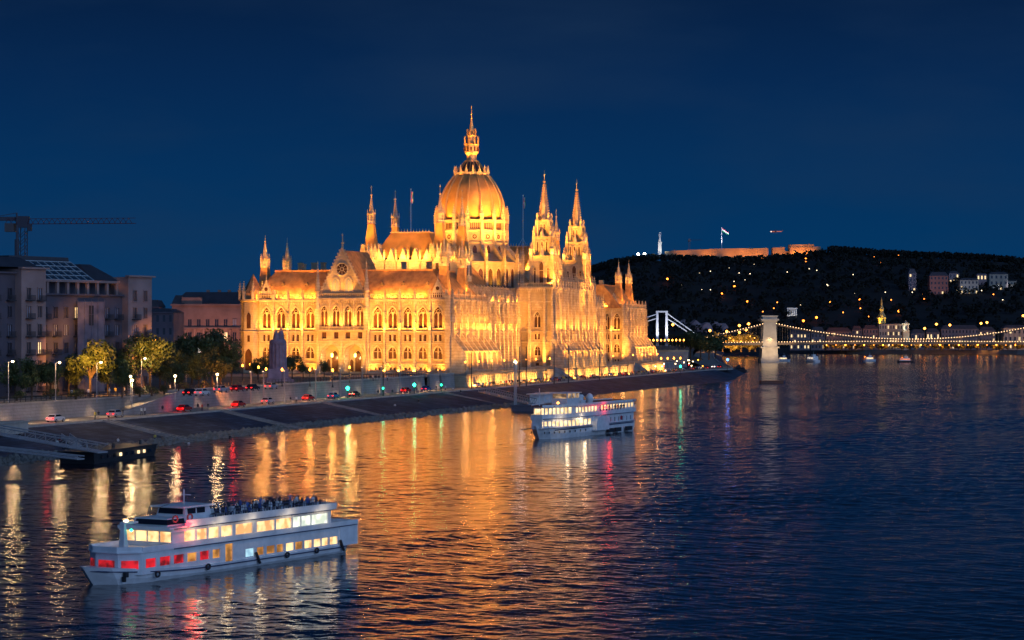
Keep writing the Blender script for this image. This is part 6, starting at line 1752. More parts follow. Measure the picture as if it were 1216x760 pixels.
m.box(xa - .63, xa - .55, -yl, yl, 5.1, 5.7); m.build('roof_bulwark', M_hullw, S1)
for z in (3.0, 4.95):
    m = MB()
    for sg in (-1, 1): m.box(X1(417), xfu, sg * (yl + .11) - .02, sg * (yl + .11) + .02, z - .05, z + .04)
    m.build('blue_line', M_hullb, S1)
# open deck rails
m = MB(); x_ = xa - .5
while x_ < X1(256):
    for sg in (-1, 1): m.tube((x_, sg * yl, 5.6), (x_, sg * yl, 6.3), .03, 4)
    x_ += .8
for z in (5.95, 6.3):
    for sg in (-1, 1): m.tube((xa - .5, sg * yl, z), (X1(256), sg * yl, z), .035, 4)
m.build('deck_railing', M_hullb, S1)
# lower wheelhouse block with dark glass, then raised wheelhouse
m = MB(); m.frus(X1(262), X1(211), -1.7, 1.7, 5.1, X1(262), X1(213), -1.55, 1.55, 5.85); wh = m.build('bridge_block', M_hullw, S1)
m = MB(); m.frus(X1(232), X1(210.4), -1.73, 1.73, 5.25, X1(232), X1(212), -1.6, 1.6, 5.75); m.build('bridge_window', W_dk, wh)
m = MB(); m.frus(X1(266), X1(234), -1.5, 1.5, 5.85, X1(264), X1(236), -1.4, 1.4, 6.75); m.box(X1(268), X1(230), -1.75, 1.75, 6.75, 6.9); w2 = m.build('wheelhouse', M_hullw, S1)
for a, b in ((238, 247), (249, 258)):
    m = MB(); m.box(X1(b), X1(a), -1.51, 1.51, 6.1, 6.65); m.build('wheelhouse_window', W_dk, w2)
m = MB(); m.quad((X1(234), -1.3, 6.1), (X1(234), 1.3, 6.1), (X1(235), 1.25, 6.65), (X1(235), -1.25, 6.65)); m.build('wheelhouse_window', W_dk, w2)
for a in (215.5, 233):
    m = MB(); c = (X1(a), yl * .8, 5.85)
    for i in range(12):
        p, q = 2 * math.pi * i / 12, 2 * math.pi * (i + 1) / 12; m.tube((c[0] + .32 * math.cos(p), c[1], c[2] + .32 * math.sin(p)), (c[0] + .32 * math.cos(q), c[1], c[2] + .32 * math.sin(q)), .08, 5)
    m.build('lifebuoy', mat('lifebuoy_orange', (.5, .12, .08), .6), S1)
# bow mast with arm and radar, navigation lights
xm = X1(160); m = MB(); m.frus(xm - .3, xm + .3, .9, 1.5, 3.1, xm - .12, xm + .12, 1.05, 1.35, 6.0); m.box(xm - 1.6, xm + .2, 1.0, 1.4, 5.75, 5.95); m.build('signal_mast', M_hullw, S1)
m = MB(); m.lathe(X1(166), 1.6, [(.02, 5.0), (.16, 5.15), (.02, 5.3)], 8); m.build('navigation_light', E_green, S1)
m = MB(); m.lathe(X1(224), yl + .1, [(.02, 5.0), (.26, 5.2), (.26, 5.35), (.02, 5.5)], 8); m.build('navigation_light', E_red, S1); point('navigation_glow', (X1(224), yl + .8, 5.3), 60, (1, .03, .03), .2, S1)
m = MB(); m.lathe(X1(164), 1.2, [(.02, 5.95), (.22, 6.05), (.02, 6.2)], 8); m.build('mast_light', E_white, S1)
# aft: flag staff, stern platform
m = MB(); m.tube((X1(399), 0, 5.1), (X1(399) - .5, 0, 6.6), .05, 4); m.box(X1(404), X1(396), -1.6, 1.6, 3.1, 4.6); m.build('stern_housing', M_deck, S1)
# stern fenders
for a in (303, 403):
    m = MB(); m.tube((X1(a), W1 / 2 + .1, 1.5), (X1(a) - .5, W1 / 2 + .15, .3), .14, 6); m.build('fender', M_dark, S1)
point('saloon_and_fill_light', (X1(240), 0, 4.5), 160, (1, .65, .3), .5, S1); point('saloon_and_fill_light', (X1(330), 0, 4.5), 160, (1, .65, .3), .5, S1)
# name board
m = MB(); m.box(X1(259), X1(233), yl + .03, yl + .08, 3.02, 3.35); nb = m.build('name_board', mat('name_board_mauve', (.32, .12, .2), .6), S1)
# passengers on the open deck
random.seed(42); k = 0
ang = math.atan2(ax.y, ax.x)
def s1w(x, y, z): return (mid.x + ax.x * x + nl.x * y, mid.y + ax.y * x + nl.y * y, z)
for xx in range(270, 391, 4):
    for y in ((1.9, -.2) if k % 3 else (1.8, .5, -1.4)):
        c = random.choice(('dark', 'dark', 'dark', 'blue', 'white')); pose = random.choice(('stand', 'sit', 'stand'))
        if xx > 300: wh = 'near ship open deck'
        else: wh = 'deck behind the near ship wheelhouse'
        person(s1w(X1(xx) + random.uniform(-.2, .2), y, 4.2), pose, c, 'person in %s top %s on the %s' % (c, POSEW[pose], wh), random.uniform(0, 6.28), 'passengers on the near ship', .74)
    k += 1

# ---- second ship ---------------------------------------------------------------
bow2 = px(637, 522, 0); W2 = 7.0; ax2, nl2, Cs2, L2 = ship_axis(bow2, px(758, 510.5, 0), W2); mid2 = (bow2 + Cs2) / 2
S2 = empty('paddle_steamer', (mid2.x, mid2.y, 0), math.atan2(ax2.y, ax2.x), 'white two-deck paddle steamer with rows of yellow windows near the landing stage', 'ship')
m, half, zs = hull(L2, W2, -.4, 2.7, .5, bow=.30)
half2 = half
def X2(p): return near_x(bow2, ax2, nl2, L2, half2, p)
S2.scale = (1, 1, .80)
def yc2(x, off): return max(.4, half2(min(.985, max(0, (x + L2 / 2) / L2))) + off)
h2 = m.build('hull', M_hullw, S2)
m = MB(); yy = W2 / 2
for sg in (-1, 1): m.box(X2(752), X2(645), sg * (yy + .04) - .05, sg * (yy + .04) + .05, 2.1, 2.35)
m.build('rubbing_strake', M_hullb, h2)
W_s = glow('steamer_window_glow', (1.0, .72, .36), 2.0, (.5, .28, .1))
def wl(p0, p1, n, zb, zt, fill=.7):
    o = []; 
    for i in range(n):
        a = p0 + (p1 - p0) * (i + .5 - fill / 2) / n; b = p0 + (p1 - p0) * (i + .5 + fill / 2) / n; o.append((X2(b), X2(a), zb, zt))
    return o
y1 = W2 / 2 - .15
ww = wl(642, 703, 13, 2.85, 4.2, .78); ww = sorted(ww); wband(S2, 'lower_cabin_side', X2(704), X2(641), 2.4, 4.7, lambda s: yc2(s, -.1), ww, M_hullw, [W_s] * len(ww), .2)
ww = sorted(wl(714, 752, 8, 2.9, 4.0, .3)); wband(S2, 'aft_cabin_side', X2(753), X2(704), 2.4, 5.1, y1 + .06, ww, M_hullw, [W_dk] * len(ww), .2)
m = MB(); yq = yc2(X2(641), -.1); m.quad((X2(641), -yq, 2.4), (X2(641), yq, 2.4), (X2(641), yq, 4.7), (X2(641), -yq, 4.7)); m.quad((X2(753), -y1, 1.4), (X2(753), y1, 1.4), (X2(753), y1, 5.1), (X2(753), -y1, 5.1)); m.build('cabin_end', M_hullw, S2)
m = MB(); xs_ = lin(X2(757), X2(639), 16); pl_ = [(x, yc2(x, .05)) for x in xs_]; m.extrude(pl_ + [(x, -y) for x, y in pl_[::-1]], 'z', 4.7, 4.95); m.build('upper_deck', M_hullw, S2)
m = MB(); xs_ = lin(X2(757), X2(639), 20)
for sg in (-1, 1):
    for a, b in zip(xs_[:-1], xs_[1:]): m.quad((a, sg * yc2(a, .05), 4.95), (b, sg * yc2(b, .05), 4.95), (b, sg * yc2(b, .05), 5.8), (a, sg * yc2(a, .05), 5.8))
yq = yc2(xs_[-1], .05); m.quad((xs_[-1], -yq, 4.95), (xs_[-1], yq, 4.95), (xs_[-1], yq, 5.8), (xs_[-1], -yq, 5.8)); m.build('bulwark', M_hullw, S2)
ww = sorted(wl(645, 682, 8, 5.85, 7.3, .8) + wl(686, 712, 7, 5.85, 7.1, .7) + wl(716, 755, 11, 6.1, 7.2, .7)); wband(S2, 'saloon_side', X2(756), X2(644), 4.95, 7.6, lambda s: yc2(s, -.45), ww, M_hullw, [W_s] * len(ww), .2)
yq = yc2(X2(644), -.45); m = MB(); m.quad((X2(644), -yq, 4.95), (X2(644), yq, 4.95), (X2(644), yq, 7.6), (X2(644), -yq, 7.6)); m.build('saloon_end', M_hullw, S2)
for k in (-1, 0, 1):
    w_ = yq * .5; g = MB(); g.quad((X2(644) + .05, k * w_ * 1.25 - w_ / 2, 5.9), (X2(644) + .05, k * w_ * 1.25 + w_ / 2, 5.9), (X2(644) + .05, k * w_ * 1.25 + w_ / 2, 7.2), (X2(644) + .05, k * w_ * 1.25 - w_ / 2, 7.2)); g.build('front_window', W_s, S2)
m = MB(); xs_ = lin(X2(757), X2(642), 16); pl_ = [(x, yc2(x, -.05)) for x in xs_]; m.extrude(pl_ + [(x, -y) for x, y in pl_[::-1]], 'z', 7.6, 7.85); m.build('roof_deck', M_decr, S2)
m = MB(); xs_ = lin(X2(757), X2(642), 20)
for sg in (-1, 1):
    for a, b in zip(xs_[:-1], xs_[1:]): m.quad((a, sg * yc2(a, -.03), 7.5), (b, sg * yc2(b, -.03), 7.5), (b, sg * yc2(b, -.03), 8.1), (a, sg * yc2(a, -.03), 8.1))
m.build('roof_fascia', M_hullw, S2)
m = MB(); m.box(X2(699), X2(684), -1.6, 1.6, 7.85, 9.3); m.box(X2(700), X2(682.5), -1.9, 1.9, 10.5, 10.7)
for a, b in ((-1.55, -1.55), (1.55, 1.55)):
    for pxx in (684.5, 689.5, 694, 698.5): m.box(X2(pxx) - .1, X2(pxx) + .1, a - .1, a + .1, 9.3, 10.5)
w3 = m.build('wheelhouse', M_hullw, S2)
m = MB(); m.box(X2(698.5), X2(684.5), -1.5, 1.5, 9.3, 10.45); m.build('wheelhouse_window', glow('wheelhouse_glow', (.9, .55, .25), .7, (.1, .06, .04)), w3)
m = MB(); m.lathe(X2(708), 0, [(.75, 7.85), (.75, 9.3), (.95, 9.4), (.6, 9.9)], 12); m.lathe(X2(713), 1.2, [(.6, 7.85), (.8, 9.0), (.5, 9.9), (.1, 10.2)], 10); m.box(X2(706), X2(701), -1.6, 1.6, 7.85, 8.6); m.build('funnel', M_hullw, S2)
m = MB(); m.tube((X2(650), 0, 7.85), (X2(650), 0, 12), .09, 5); m.tube((X2(650), -.9, 11), (X2(650), .9, 11), .05, 4); m.build('mast', M_hullw, S2)
# paddle box amidships with dark opening
m = MB()
prof = [(X2(718) , 1.2), (X2(718), 2.6)] + [((X2(718) + X2(703)) / 2 + (X2(703) - X2(718)) / 2 * -math.cos(math.pi * i / 8), 2.6 + 2.2 * math.sin(math.pi * i / 8)) for i in range(1, 8)] + [(X2(703), 2.6), (X2(703), 1.2)]
for sg in (1, -1): m.extrude(prof, 'y', sg * (W2 / 2 - .05), sg * (W2 / 2 + 1.0))
m.build('paddle_box', M_hullw, S2)
m = MB()
for a in (722, 731, 744): 
    for sg in (1, -1): m.box(X2(a + 4), X2(a - 2), sg * (W2 / 2 + .3) - .25, sg * (W2 / 2 + .3) + .25, .3, 1.3)
m.build('sponson', M_dark, S2)
m = MB(); m.lathe(X2(717), y1 + .6, [(.02, 6.4), (.34, 6.7), (.02, 7.0)], 8); m.build('navigation_light', E_red, S2); point('navigation_glow', (X2(717), y1 + 1.4, 6.7), 120, (1, .03, .03), .3, S2)
m = MB(); m.lathe(X2(672), 1.5, [(.02, 8.1), (.3, 8.4), (.02, 8.7)], 8); m.build('deck_light', E_warm, S2)
m = MB(); c = ((X2(738), y1 + .1, 3.6)); m.add([(c[0] + .6 * math.cos(i * .785), c[1] + .03, c[2] + .6 * math.sin(i * .785)) for i in range(8)], [tuple(range(8))]); m.build('emblem', mat('emblem_red', (.5, .03, .05), .6), S2)
for k in range(9):
    c = random.choice(('dark', 'white', 'red')); q = (X2(715 + k * 3.4), y1 - .05, 4.96)
    person((mid2.x + ax2.x * q[0] + nl2.x * q[1] * .97, mid2.y + ax2.y * q[0] + nl2.y * q[1] * .97, 4.0), 'stand', c, 'person in %s top at the aft rail of the paddle steamer' % c, random.uniform(0, 6), 'passengers on the paddle steamer')
for k in range(3):
    g = MB(); g.lathe(0, 0, [(.3, 0), (.3, .1)], 6)

# ---- landing stage by the steamer ------------------------------------------------
lp = px(650, 486, 0); LS = empty('landing_stage', (lp.x, lp.y + 5, 0), PROT, 'dark floating landing stage with gangway, half hidden behind the paddle steamer', 'pontoon')
m = MB(); m.box(-22, 30, -3.5, 3.5, -.4, 1.4); m.box(-22.2, 30.2, -3.7, 3.7, 1.4, 1.6); m.build('pontoon_hull', mat('pontoon_grey', (.12, .12, .15), .6), LS)
for x_ in (-20, -18.6):
    m = MB(); m.lathe(x_, 3.2, [(.18, 1.4), (.18, 12.5)], 6); m.build('mooring_pile', M_grey, LS)
m = MB(); m.lathe(-19.3, 3.2, [(.1, 12.2), (.5, 12.6), (.1, 13.0)], 8); m.build('lamp_head', E_white, LS); point('lamp_light', (-19.3, 1.5, 13), 150, (.9, .95, 1), .4, LS)
m = MB(); m.box(-10, 8, -2, 2, 1.6, 4.0); m.box(-11, 9, -2.6, 2.6, 4.0, 4.2); m.build('shelter', M_hullw, LS)
# gangway from quay edge to stage
ga_, gb_ = px(573, 465.5, 3.9), Vector((lp.x - 4.0, lp.y - 13, 1.6))
def truss(name, lab, a, b, w=2.2, hr=1.2, mt=M_grey, cat='gangway'):
    a = Vector(a); b = Vector(b); d = b - a; Ln = d.length; hd = Vector((d.x, d.y, 0)); rz = math.atan2(hd.y, hd.x); sl = d.z / hd.length
    r = empty(name, tuple(a), rz, lab, cat); HL = hd.length
    def Z(x): return x * sl
    m = MB(); m.add([(0, -w / 2, Z(0)), (HL, -w / 2, Z(HL)), (HL, w / 2, Z(HL)), (0, w / 2, Z(0)), (0, -w / 2, Z(0) + .2), (HL, -w / 2, Z(HL) + .2), (HL, w / 2, Z(HL) + .2), (0, w / 2, Z(0) + .2)], [(0, 3, 2, 1), (4, 5, 6, 7), (0, 1, 5, 4), (1, 2, 6, 5), (2, 3, 7, 6), (3, 0, 4, 7)]); m.build('deck', mt, r)
    for sg in (-1, 1):
        m = MB(); n = max(4, int(HL / 1.8)); y = sg * w / 2
        m.tube((0, y, .1), (HL, y, Z(HL) + .1), .11, 5); m.tube((0, y, hr), (HL, y, Z(HL) + hr), .11, 5)
        for i in range(n):
            x0, x1 = HL * i / n, HL * (i + 1) / n; m.tube((x0, y, Z(x0)), (x0, y, Z(x0) + hr), .06, 4); m.tube((x0, y, Z(x0)), (x1, y, Z(x1) + hr), .05, 4)
        m.build('truss', mt, r)
    return r
truss('gangway', 'grey covered gangway sloping from the quay to the landing stage behind the steamer', ga_, gb_, 2.4, 1.5)
# ---- left pontoon and two gangways ------------------------------------------------
pl = px(132, 549, 0)
LP2 = empty('barge_pontoon', (pl.x, pl.y, 0), R(58), 'long low dark barge moored at the riprap at left, small lit portholes', 'pontoon')
p_a = px(112, 551, 0); p_b = px(183, 541, 0); dd = (p_b - p_a); Lb = dd.length; LP2.location = p_a; LP2.rotation_euler = (0, 0, math.atan2(dd.y, dd.x))
m = MB(); m.frus(0, Lb, 0, 5.5, -.3, -.6, Lb + .6, -.2, 5.7, 1.7); m.box(-.8, Lb + .8, -.3, 5.8, 1.7, 1.9); m.build('barge_hull', mat('barge_black', (.03, .035, .04), .5), LP2)
for i in range(9):
    m = MB(); x_ = Lb * (.1 + .09 * i); lit = i in (3, 6, 7)
    x_ = Lb * (.1 + .1 * i); m.box(x_ - .35, x_ + .35, -.36, -.2, .75, 1.25); m.build('porthole', glow('porthole_glow', (1, .75, .4), 2.0, (.6, .4, .2)) if lit else W_dk, LP2)
for x_ in (1, Lb * .5, Lb - 1):
    m = MB(); m.lathe(x_, 2, [(.25, 1.9), (.2, 2.5), (.32, 2.6)], 6); m.build('bollard', M_dark, LP2)
M_tr = mat('truss_paint', (.42, .40, .40), .6, var=.2, scale=1)
truss('gangway_bridge', 'pale riveted gangway bridge running from the left edge down to the barge', Vector((px(-12, 514, 4.6).x, px(-12, 514, 4.6).y, 4.6)), px(122, 538, 1.9), 2.6, 1.3, M_tr)
truss('gangway_bridge', 'lower pale gangway beam at the left edge below the riveted bridge', px(-10, 534, 3.0), px(96, 546, 1.9), 1.6, .5, M_tr)
truss('boat_trestle', 'small pile of leaning beams on the slope beside the barge gangway', px(78, 520, 2.2), px(92, 530, 1.2), 1.4, .7, M_tr, 'trestle')
# big white sign-like abutment at far left
r_ = empty('gangway_abutment', tuple(px(14, 512, 3.4)), PROT, 'pale concrete abutment where the left gangway leaves the quay road', 'abutment')
m = MB(); m.box(-8, 3, -1.5, 1.5, -.4, 1.5); m.box(-8.2, 3.2, -1.7, 1.7, 1.5, 1.7); m.build('block', M_kerb, r_)

# ropes, fender tyres and deck clutter on the near ship
for xx in (185, 246, 340, 375):
    m = MB(); c = (X1(xx), W1 / 2 + .12, .75)
    for i in range(10):
        p, q = 2 * math.pi * i / 10, 2 * math.pi * (i + 1) / 10; m.tube((c[0] + .26 * math.cos(p), c[1], c[2] + .26 * math.sin(p)), (c[0] + .26 * math.cos(q), c[1], c[2] + .26 * math.sin(q)), .09, 5)
    m.build('tyre_fender', M_dark, S1)
m = MB(); m.path([(xm, 1.2, 6.0), (X1(236), 0, 7.2)], .03, 3); m.path([(X1(250), 0, 7.4), (X1(398), 0, 6.4)], .025, 3); m.build('rigging', M_dark, S1)
m = MB(); m.tube((X1(250), 0, 6.9), (X1(250), 0, 8.4), .05, 5); m.tube((X1(250), -.7, 7.9), (X1(250), .7, 7.9), .04, 4); m.build('antenna_mast', M_hullw, S1)

for k in range(9):     # portholes and a blue line on the steamer hull
    x_ = X2(646 + k * 6.2)
    for sg in (1, -1):
        m = MB(); yy_ = sg * (half2(min(.98, (x_ + L2 / 2) / L2)) * .985 + .04); m.add([(x_ + .28 * math.cos(i * .785), yy_, 1.55 + .3 * math.sin(i * .785)) for i in range(8)], [tuple(range(8))]); m.build('porthole', W_dk, h2)
m = MB(); xs_ = lin(X2(757), X2(640), 22)
for sg in (-1, 1):
    for a, b in zip(xs_[:-1], xs_[1:]): m.tube((a, sg * (yc2(a, .07)), 2.55), (b, sg * (yc2(b, .07)), 2.55), .09, 4); m.tube((a, sg * (yc2(a, .12)), 4.8), (b, sg * (yc2(b, .12)), 4.8), .08, 4)
m.build('blue_line', M_hullb, S2)
m = MB(); x_ = X2(757)
while x_ < X2(716):
    for sg in (-1, 1): m.tube((x_, sg * yc2(x_, .0), 5.8), (x_, sg * yc2(x_, .0), 6.5), .035, 4)
    x_ += 1.0
for sg in (-1, 1): m.tube((X2(757), sg * yc2(X2(757), 0), 6.5), (X2(716), sg * yc2(X2(716), 0), 6.5), .04, 4)
m.build('rail', M_hullw, S2)
point('saloon_and_fill_light', (X2(665), y1 + .9, 4.3), 90, (1, .75, .45), .3, S2); point('saloon_and_fill_light', (X2(690), y1 + .9, 4.3), 90, (1, .75, .45), .3, S2)  # added fills outside the steamer hull to brighten its white side
for xx in (230, 262, 300, 345, 385): point('deck_fill', (X1(xx), yl + .8, 4.85), 22, (1, .78, .5), .2, S1)  # added fills along the deck edge, brightening the near ship's white paint
# ================================================================== bridges and the far bank
M_chain = mat('bridge_stone', (0.55, 0.50, 0.42), 0.8, var=.2, scale=.3, bump=.1)
M_iron = mat('bridge_iron', (0.16, 0.12, 0.09), 0.6)
E_bulb = emit('chain_bulbs', (1.0, .60, .28), 4.5)
E_dot = emit('hill_lamp_orange', (1.0, .24, .03), 7); E_dot2 = emit('hill_lamp_white', (1.0, .75, .45), 4); E_dotb = emit('far_lamp_bright', (1.0, .36, .05), 9)
D_B = 1500.0
def bx(p): return (p - 608) * D_B / F
def bz(y): return CH + (HOR - y) * D_B / F
t0x, span = bx(912.5), bx(1246) - bx(912.5)
CB = empty('suspension_bridge', (t0x, D_B, 0), 0, 'stone-towered suspension bridge strung with bulbs, crossing the river at right', 'bridge')
def btower(x0):
    m = MB(); m.box(x0 - 6.2, x0 + 6.2, -10, 10, -.6, 3.0); m.frus(x0 - 5.6, x0 + 5.6, -9, 9, 3.0, x0 - 5.2, x0 + 5.2, -8.6, 8.6, 10.0)
    m.box(x0 - 6.4, x0 + 6.4, -9.4, 9.4, 10.0, 11.0); m.build('pier', M_chain, CB)
    m = MB()
    for s in (-1, 1): m.frus(x0 - 4.9, x0 + 4.9, s * 5.9 - 2.6, s * 5.9 + 2.6, 11, x0 - 4.3, x0 + 4.3, s * 5.9 - 2.4, s * 5.9 + 2.4, 28.0)
    m.box(x0 - 4.3, x0 + 4.3, -8.2, 8.2, 24.5, 28.0)
    m.box(x0 - 5.0, x0 + 5.0, -8.9, 8.9, 28.0, 28.9); m.box(x0 - 6.2, x0 + 6.2, -9.8, 9.8, 28.9, 30.0); m.box(x0 - 5.0, x0 + 5.0, -8.8, 8.8, 30.0, 31.6); m.box(x0 - 5.6, x0 + 5.6, -9.3, 9.3, 31.6, 32.3)
    for k in range(-2, 3): m.box(x0 + k * 1.8 - .35, x0 + k * 1.8 + .35, -8.6, -8.2, 12, 27.4)
    m.build('tower', M_chain, CB)
    for (dx, ty) in ((-9, -30), (9, -30)): spot('floodlight', (x0 + dx, ty - 4, 2), (x0, -6, 21), 19000, 75, (1, .68, .36), .4, .7, CB)
    spot('floodlight', (x0, -22, 2.0), (x0, -9, 5), 1500, 80, (1, .62, .3), .4, .7, CB)
btower(0); btower(span)
zd = 12.2
def camber(x): return zd + 1.3 * (1 - ((x - span / 2) / (span / 2 + 60)) ** 2)
xl, xr = bx(838) - t0x, bx(1400) - t0x
m = MB(); N = 60
for i in range(N):
    a = xl + (xr - xl) * i / N; b = xl + (xr - xl) * (i + 1) / N; za, zb_ = camber(a), camber(b)
    for (w0, w1, zz, th) in ((-7, 7, 0, 1.0), (-7.4, -6.8, 1.1, 1.6), (6.8, 7.4, 1.1, 1.6)):
        m.add([(a, w0, za - th + zz * .8), (b, w0, zb_ - th + zz * .8), (b, w1, zb_ - th + zz * .8), (a, w1, za - th + zz * .8), (a, w0, za + zz * .8), (b, w0, zb_ + zz * .8), (b, w1, zb_ + zz * .8), (a, w1, za + zz * .8)], [(0, 3, 2, 1), (4, 5, 6, 7), (0, 1, 5, 4), (2, 3, 7, 6)])
m.build('deck', M_iron, CB)
for k in range(26):   # lamps lighting the roadway and its river side
    x = xl + 14 + k * 14.5; spot('deck_light', (x, -10.2, zd + 4.5), (x, -6.5, zd), 600, 150, (1, .6, .25), .3, .6, CB)
def cable(x): # main span parabola
    if 0 <= x <= span: q = (x - span / 2) / (span / 2); return 15.6 + (27.4 - 15.6) * q * q
    if x < 0: q = -x / 58.0; return 27.4 + (13.4 - 27.4) * min(1, q) ** .92
    q = (x - span) / 90.0; return 27.4 + (14.5 - 27.4) * min(1, q)
for y in (-6.6, 6.6):
    m = MB(); pts = [(x, y, cable(x)) for x in lin(-58, span + 88, 90)]; m.path(pts, .42, 5); m.build('chain', M_iron, CB)
    m = MB(); x = -56
    while x < span + 85:
        if abs(x) > 5 and abs(x - span) > 5 and cable(x) > camber(x) + .5: m.tube((x, y, camber(x)), (x, y, cable(x)), .12, 4)
        x += 3.6
    tag(m.build('hanger_row', M_iron, CB), kind='stuff')
m = MB(); x = -58
while x < span + 85:
    m.lathe(x, -7.1, [(.02, cable(x) + .3), (.33, cable(x) + .62), (.02, cable(x) + .94)], 5); x += 1.9
tag(m.build('bulb_string', E_bulb, CB), kind='stuff')
m = MB(); x = xl
while x < xr:
    m.lathe(x, -7.6, [(.02, camber(x) + .9), (.3, camber(x) + 1.2), (.02, camber(x) + 1.5)], 5); x += 1.9
tag(m.build('deck_bulb_string', E_bulb, CB), kind='stuff')
# --- white cable bridge pylon behind
DE = 2250.0
def ex(p): return (p - 608) * DE / F
def ez(y): return CH + (HOR - y) * DE / F
x0, x1 = ex(780.5), ex(791.5)
EB = empty('cable_bridge', (x0, DE, 0), 0, 'white portal pylon and cables of a second bridge, beyond the palace corner', 'bridge')
M_wh = mat('pylon_white', (.72, .72, .74), .5)
m = MB()
for xx in (0, x1 - x0): m.frus(xx - 1.5, xx + 1.5, -1.6, 1.6, 0, xx - 1.1, xx + 1.1, -1.3, 1.3, ez(371))
m.box(-1.4, x1 - x0 + 1.4, -1.4, 1.4, ez(371), ez(371) + 1.6); m.box(-1, x1 - x0 + 1, -1, 1, 12, 13.5); m.build('pylon', M_wh, EB)
m = MB()
for (a, ya, b, yb) in ((792, 372, 834, 402), (792, 378, 830, 403), (780, 373, 752, 382), (780, 378, 752, 387)): m.tube((ex(a) - x0, 0, ez(ya)), (ex(b) - x0, 0, ez(yb)), .55, 5)
m.build('cable', M_wh, EB)
m = MB(); m.box(-90, 60, -9, 9, 11.5, 13.2); m.build('deck', M_iron, EB)
for xx in (-3, x1 - x0 + 3): spot('floodlight', (xx, -14, 13.5), (xx * .5 + 4, 0, 30), 18000, 75, (.9, .9, 1), .5, .7, EB)
spot('floodlight', (30, -26, 13.5), (26, 0, 28), 26000, 90, (.9, .9, 1), .5, .7, EB)

# --- far bank: tree row lit by street lamps, houses
random.seed(61)
M_leafo = leafmat('quay_tree_leaves', (0.11, 0.10, 0.03))
cmeshes = []
for k in range(4):
    cm, cl = crown_mesh(90 + k, 4.2, 3.4, 420, .75); cm.v = [(a * 1.25, b, c * 1.05 + 4.2) for a, b, c in cm.v]; cm.mi = 1
    t = MB(); t.lathe(0, 0, [(.4, -.1), (.25, 3.5)], 6)
    nb = len(t.v); t.v += cm.v; t.f += [tuple(i + nb for i in f) for f in cm.f]; t.m += [1] * len(cm.f)
    o = t.build('quay_tree', [M_bark, M_leafo]); cmeshes.append(o.data); bpy.data.objects.remove(o)
k = 0
for i in range(118):
    x = 300 + i * 7.3 + random.uniform(-2, 2); y = 2088 + random.uniform(-2, 4)
    if 608 + x * F / y > 1225: break
    p = 608 + x * F / y
    wh = 'left of the second ship under the bridge' if p < 1020 else 'between the two small boats and the picture edge'
    wh = 'left of the bridge tower' if p < 903 else 'just right of the bridge tower' if p < 985 else 'below the church spire' if p < 1060 else 'below the white tower house' if p < 1110 else 'towards the right picture edge'
    o = bpy.data.objects.new('quay_tree', cmeshes[i % 4]); COL.objects.link(o); o.location = (x, y, 4); s = random.uniform(.85, 1.3); o.scale = (s, s, s); o.rotation_euler = (0, 0, random.uniform(0, 6))
    tag(o, 'amber-lit round tree on the far embankment ' + wh, 'tree', 'lit trees along the far embankment')
# street lamps on the far embankment: small single mesh copies
def dotlamp(em, h, r_):
    m = MB(); m.lathe(0, 0, [(.15, -.2), (.1, h - r_)], 4); m.mi = 1; m.lathe(0, 0, [(.05, h - r_), (r_, h - r_ * .2), (r_ * .8, h + r_ * .5), (.05, h + r_)], 6)
    o = m.build('street_lamp', [M_dark, em]); d = o.data; bpy.data.objects.remove(o); return d
DL = {'o': dotlamp(E_dot, 6, .8), 'w': dotlamp(E_dot2, 5, .65), 'b': dotlamp(E_dotb, 7, 1.2), 's': dotlamp(emit('quay_lamp_orange', (1, .32, .04), 5), 5.0, .55), 'W': dotlamp(emit('flood_white', (1, .93, .8), 14), 4, 2.2), 'O': dotlamp(emit('hill_lamp_big', (1, .22, .02), 9), 7, 1.5)}
def dot(kind, p, lab, grp):
    o = bpy.data.objects.new('street_lamp', DL[kind]); COL.objects.link(o); o.location = p; return tag(o, lab, 'street lamp', grp)
i = 0
for x in range(300, 980, 9):
    y = 2081
    p = 608 + x * F / y
    wh = 'left of the bridge tower' if p < 903 else 'right of the bridge tower' if p < 985 else 'below the church spire' if p < 1060 else 'below the white tower house' if p < 1110 else 'towards the right edge'
    dot('s', (x, y, 4), 'small orange street lamp on the far embankment ' + wh, 'lamps along the far embankment')
    if i % 2 == 0: spot('lamp_light', (x, y - 1, 9.5), (x, y + 8, 7.5), 14000, 140, (1, .36, .05), .5)
    i += 1
E_big = emit('under_bridge_white', (1, .85, .6), 40)
# pale lamps between houses
for p, y in ((983, 400), (1021, 399), (1050, 399), (1056, 398), (1086, 398), (1092, 398), (1119, 398), (1125, 398), (1138, 395), (1146, 395), (1178, 397), (1186, 397), (1199, 392), (1208, 393), (1112, 385), (1128, 386), (1098, 390), (1165, 384), (1172, 383), (1215, 375)):
    q = pd(p, y, 2110); dot('b' if y < 393 else 'w', (q.x, q.y, 4 if q.z < 24 else 4 + q.z - 11), 'bright lamp among the far bank houses', 'lamps among the far bank houses')
def far_house(x0, x1, ytop, lab, mt, rows, cols, lit, d=2140, dep=14, roofh=4.0, roof=None, name='town_house', zb=4.0, group='houses on the far bank'):
    return simple_house(name, lab, x0, x1, ytop, d, dep, mt, 'building', rows, cols, lit, roof, zb, group, roofh)
M_fh1 = mat('far_pink_plaster', (.30, .16, .13), .85, var=.2, scale=.1); M_fh2 = mat('far_cream_plaster', (.42, .38, .30), .85, var=.2, scale=.1); M_fh3 = mat('far_grey_plaster', (.16, .15, .17), .85, var=.2, scale=.1)
M_rred = mat('far_red_roof', (.12, .05, .04), .8)
random.seed(8)
far_house(938, 962, 391, 'low grey house right of the bridge tower, far bank', M_fh3, 3, 6, .25)
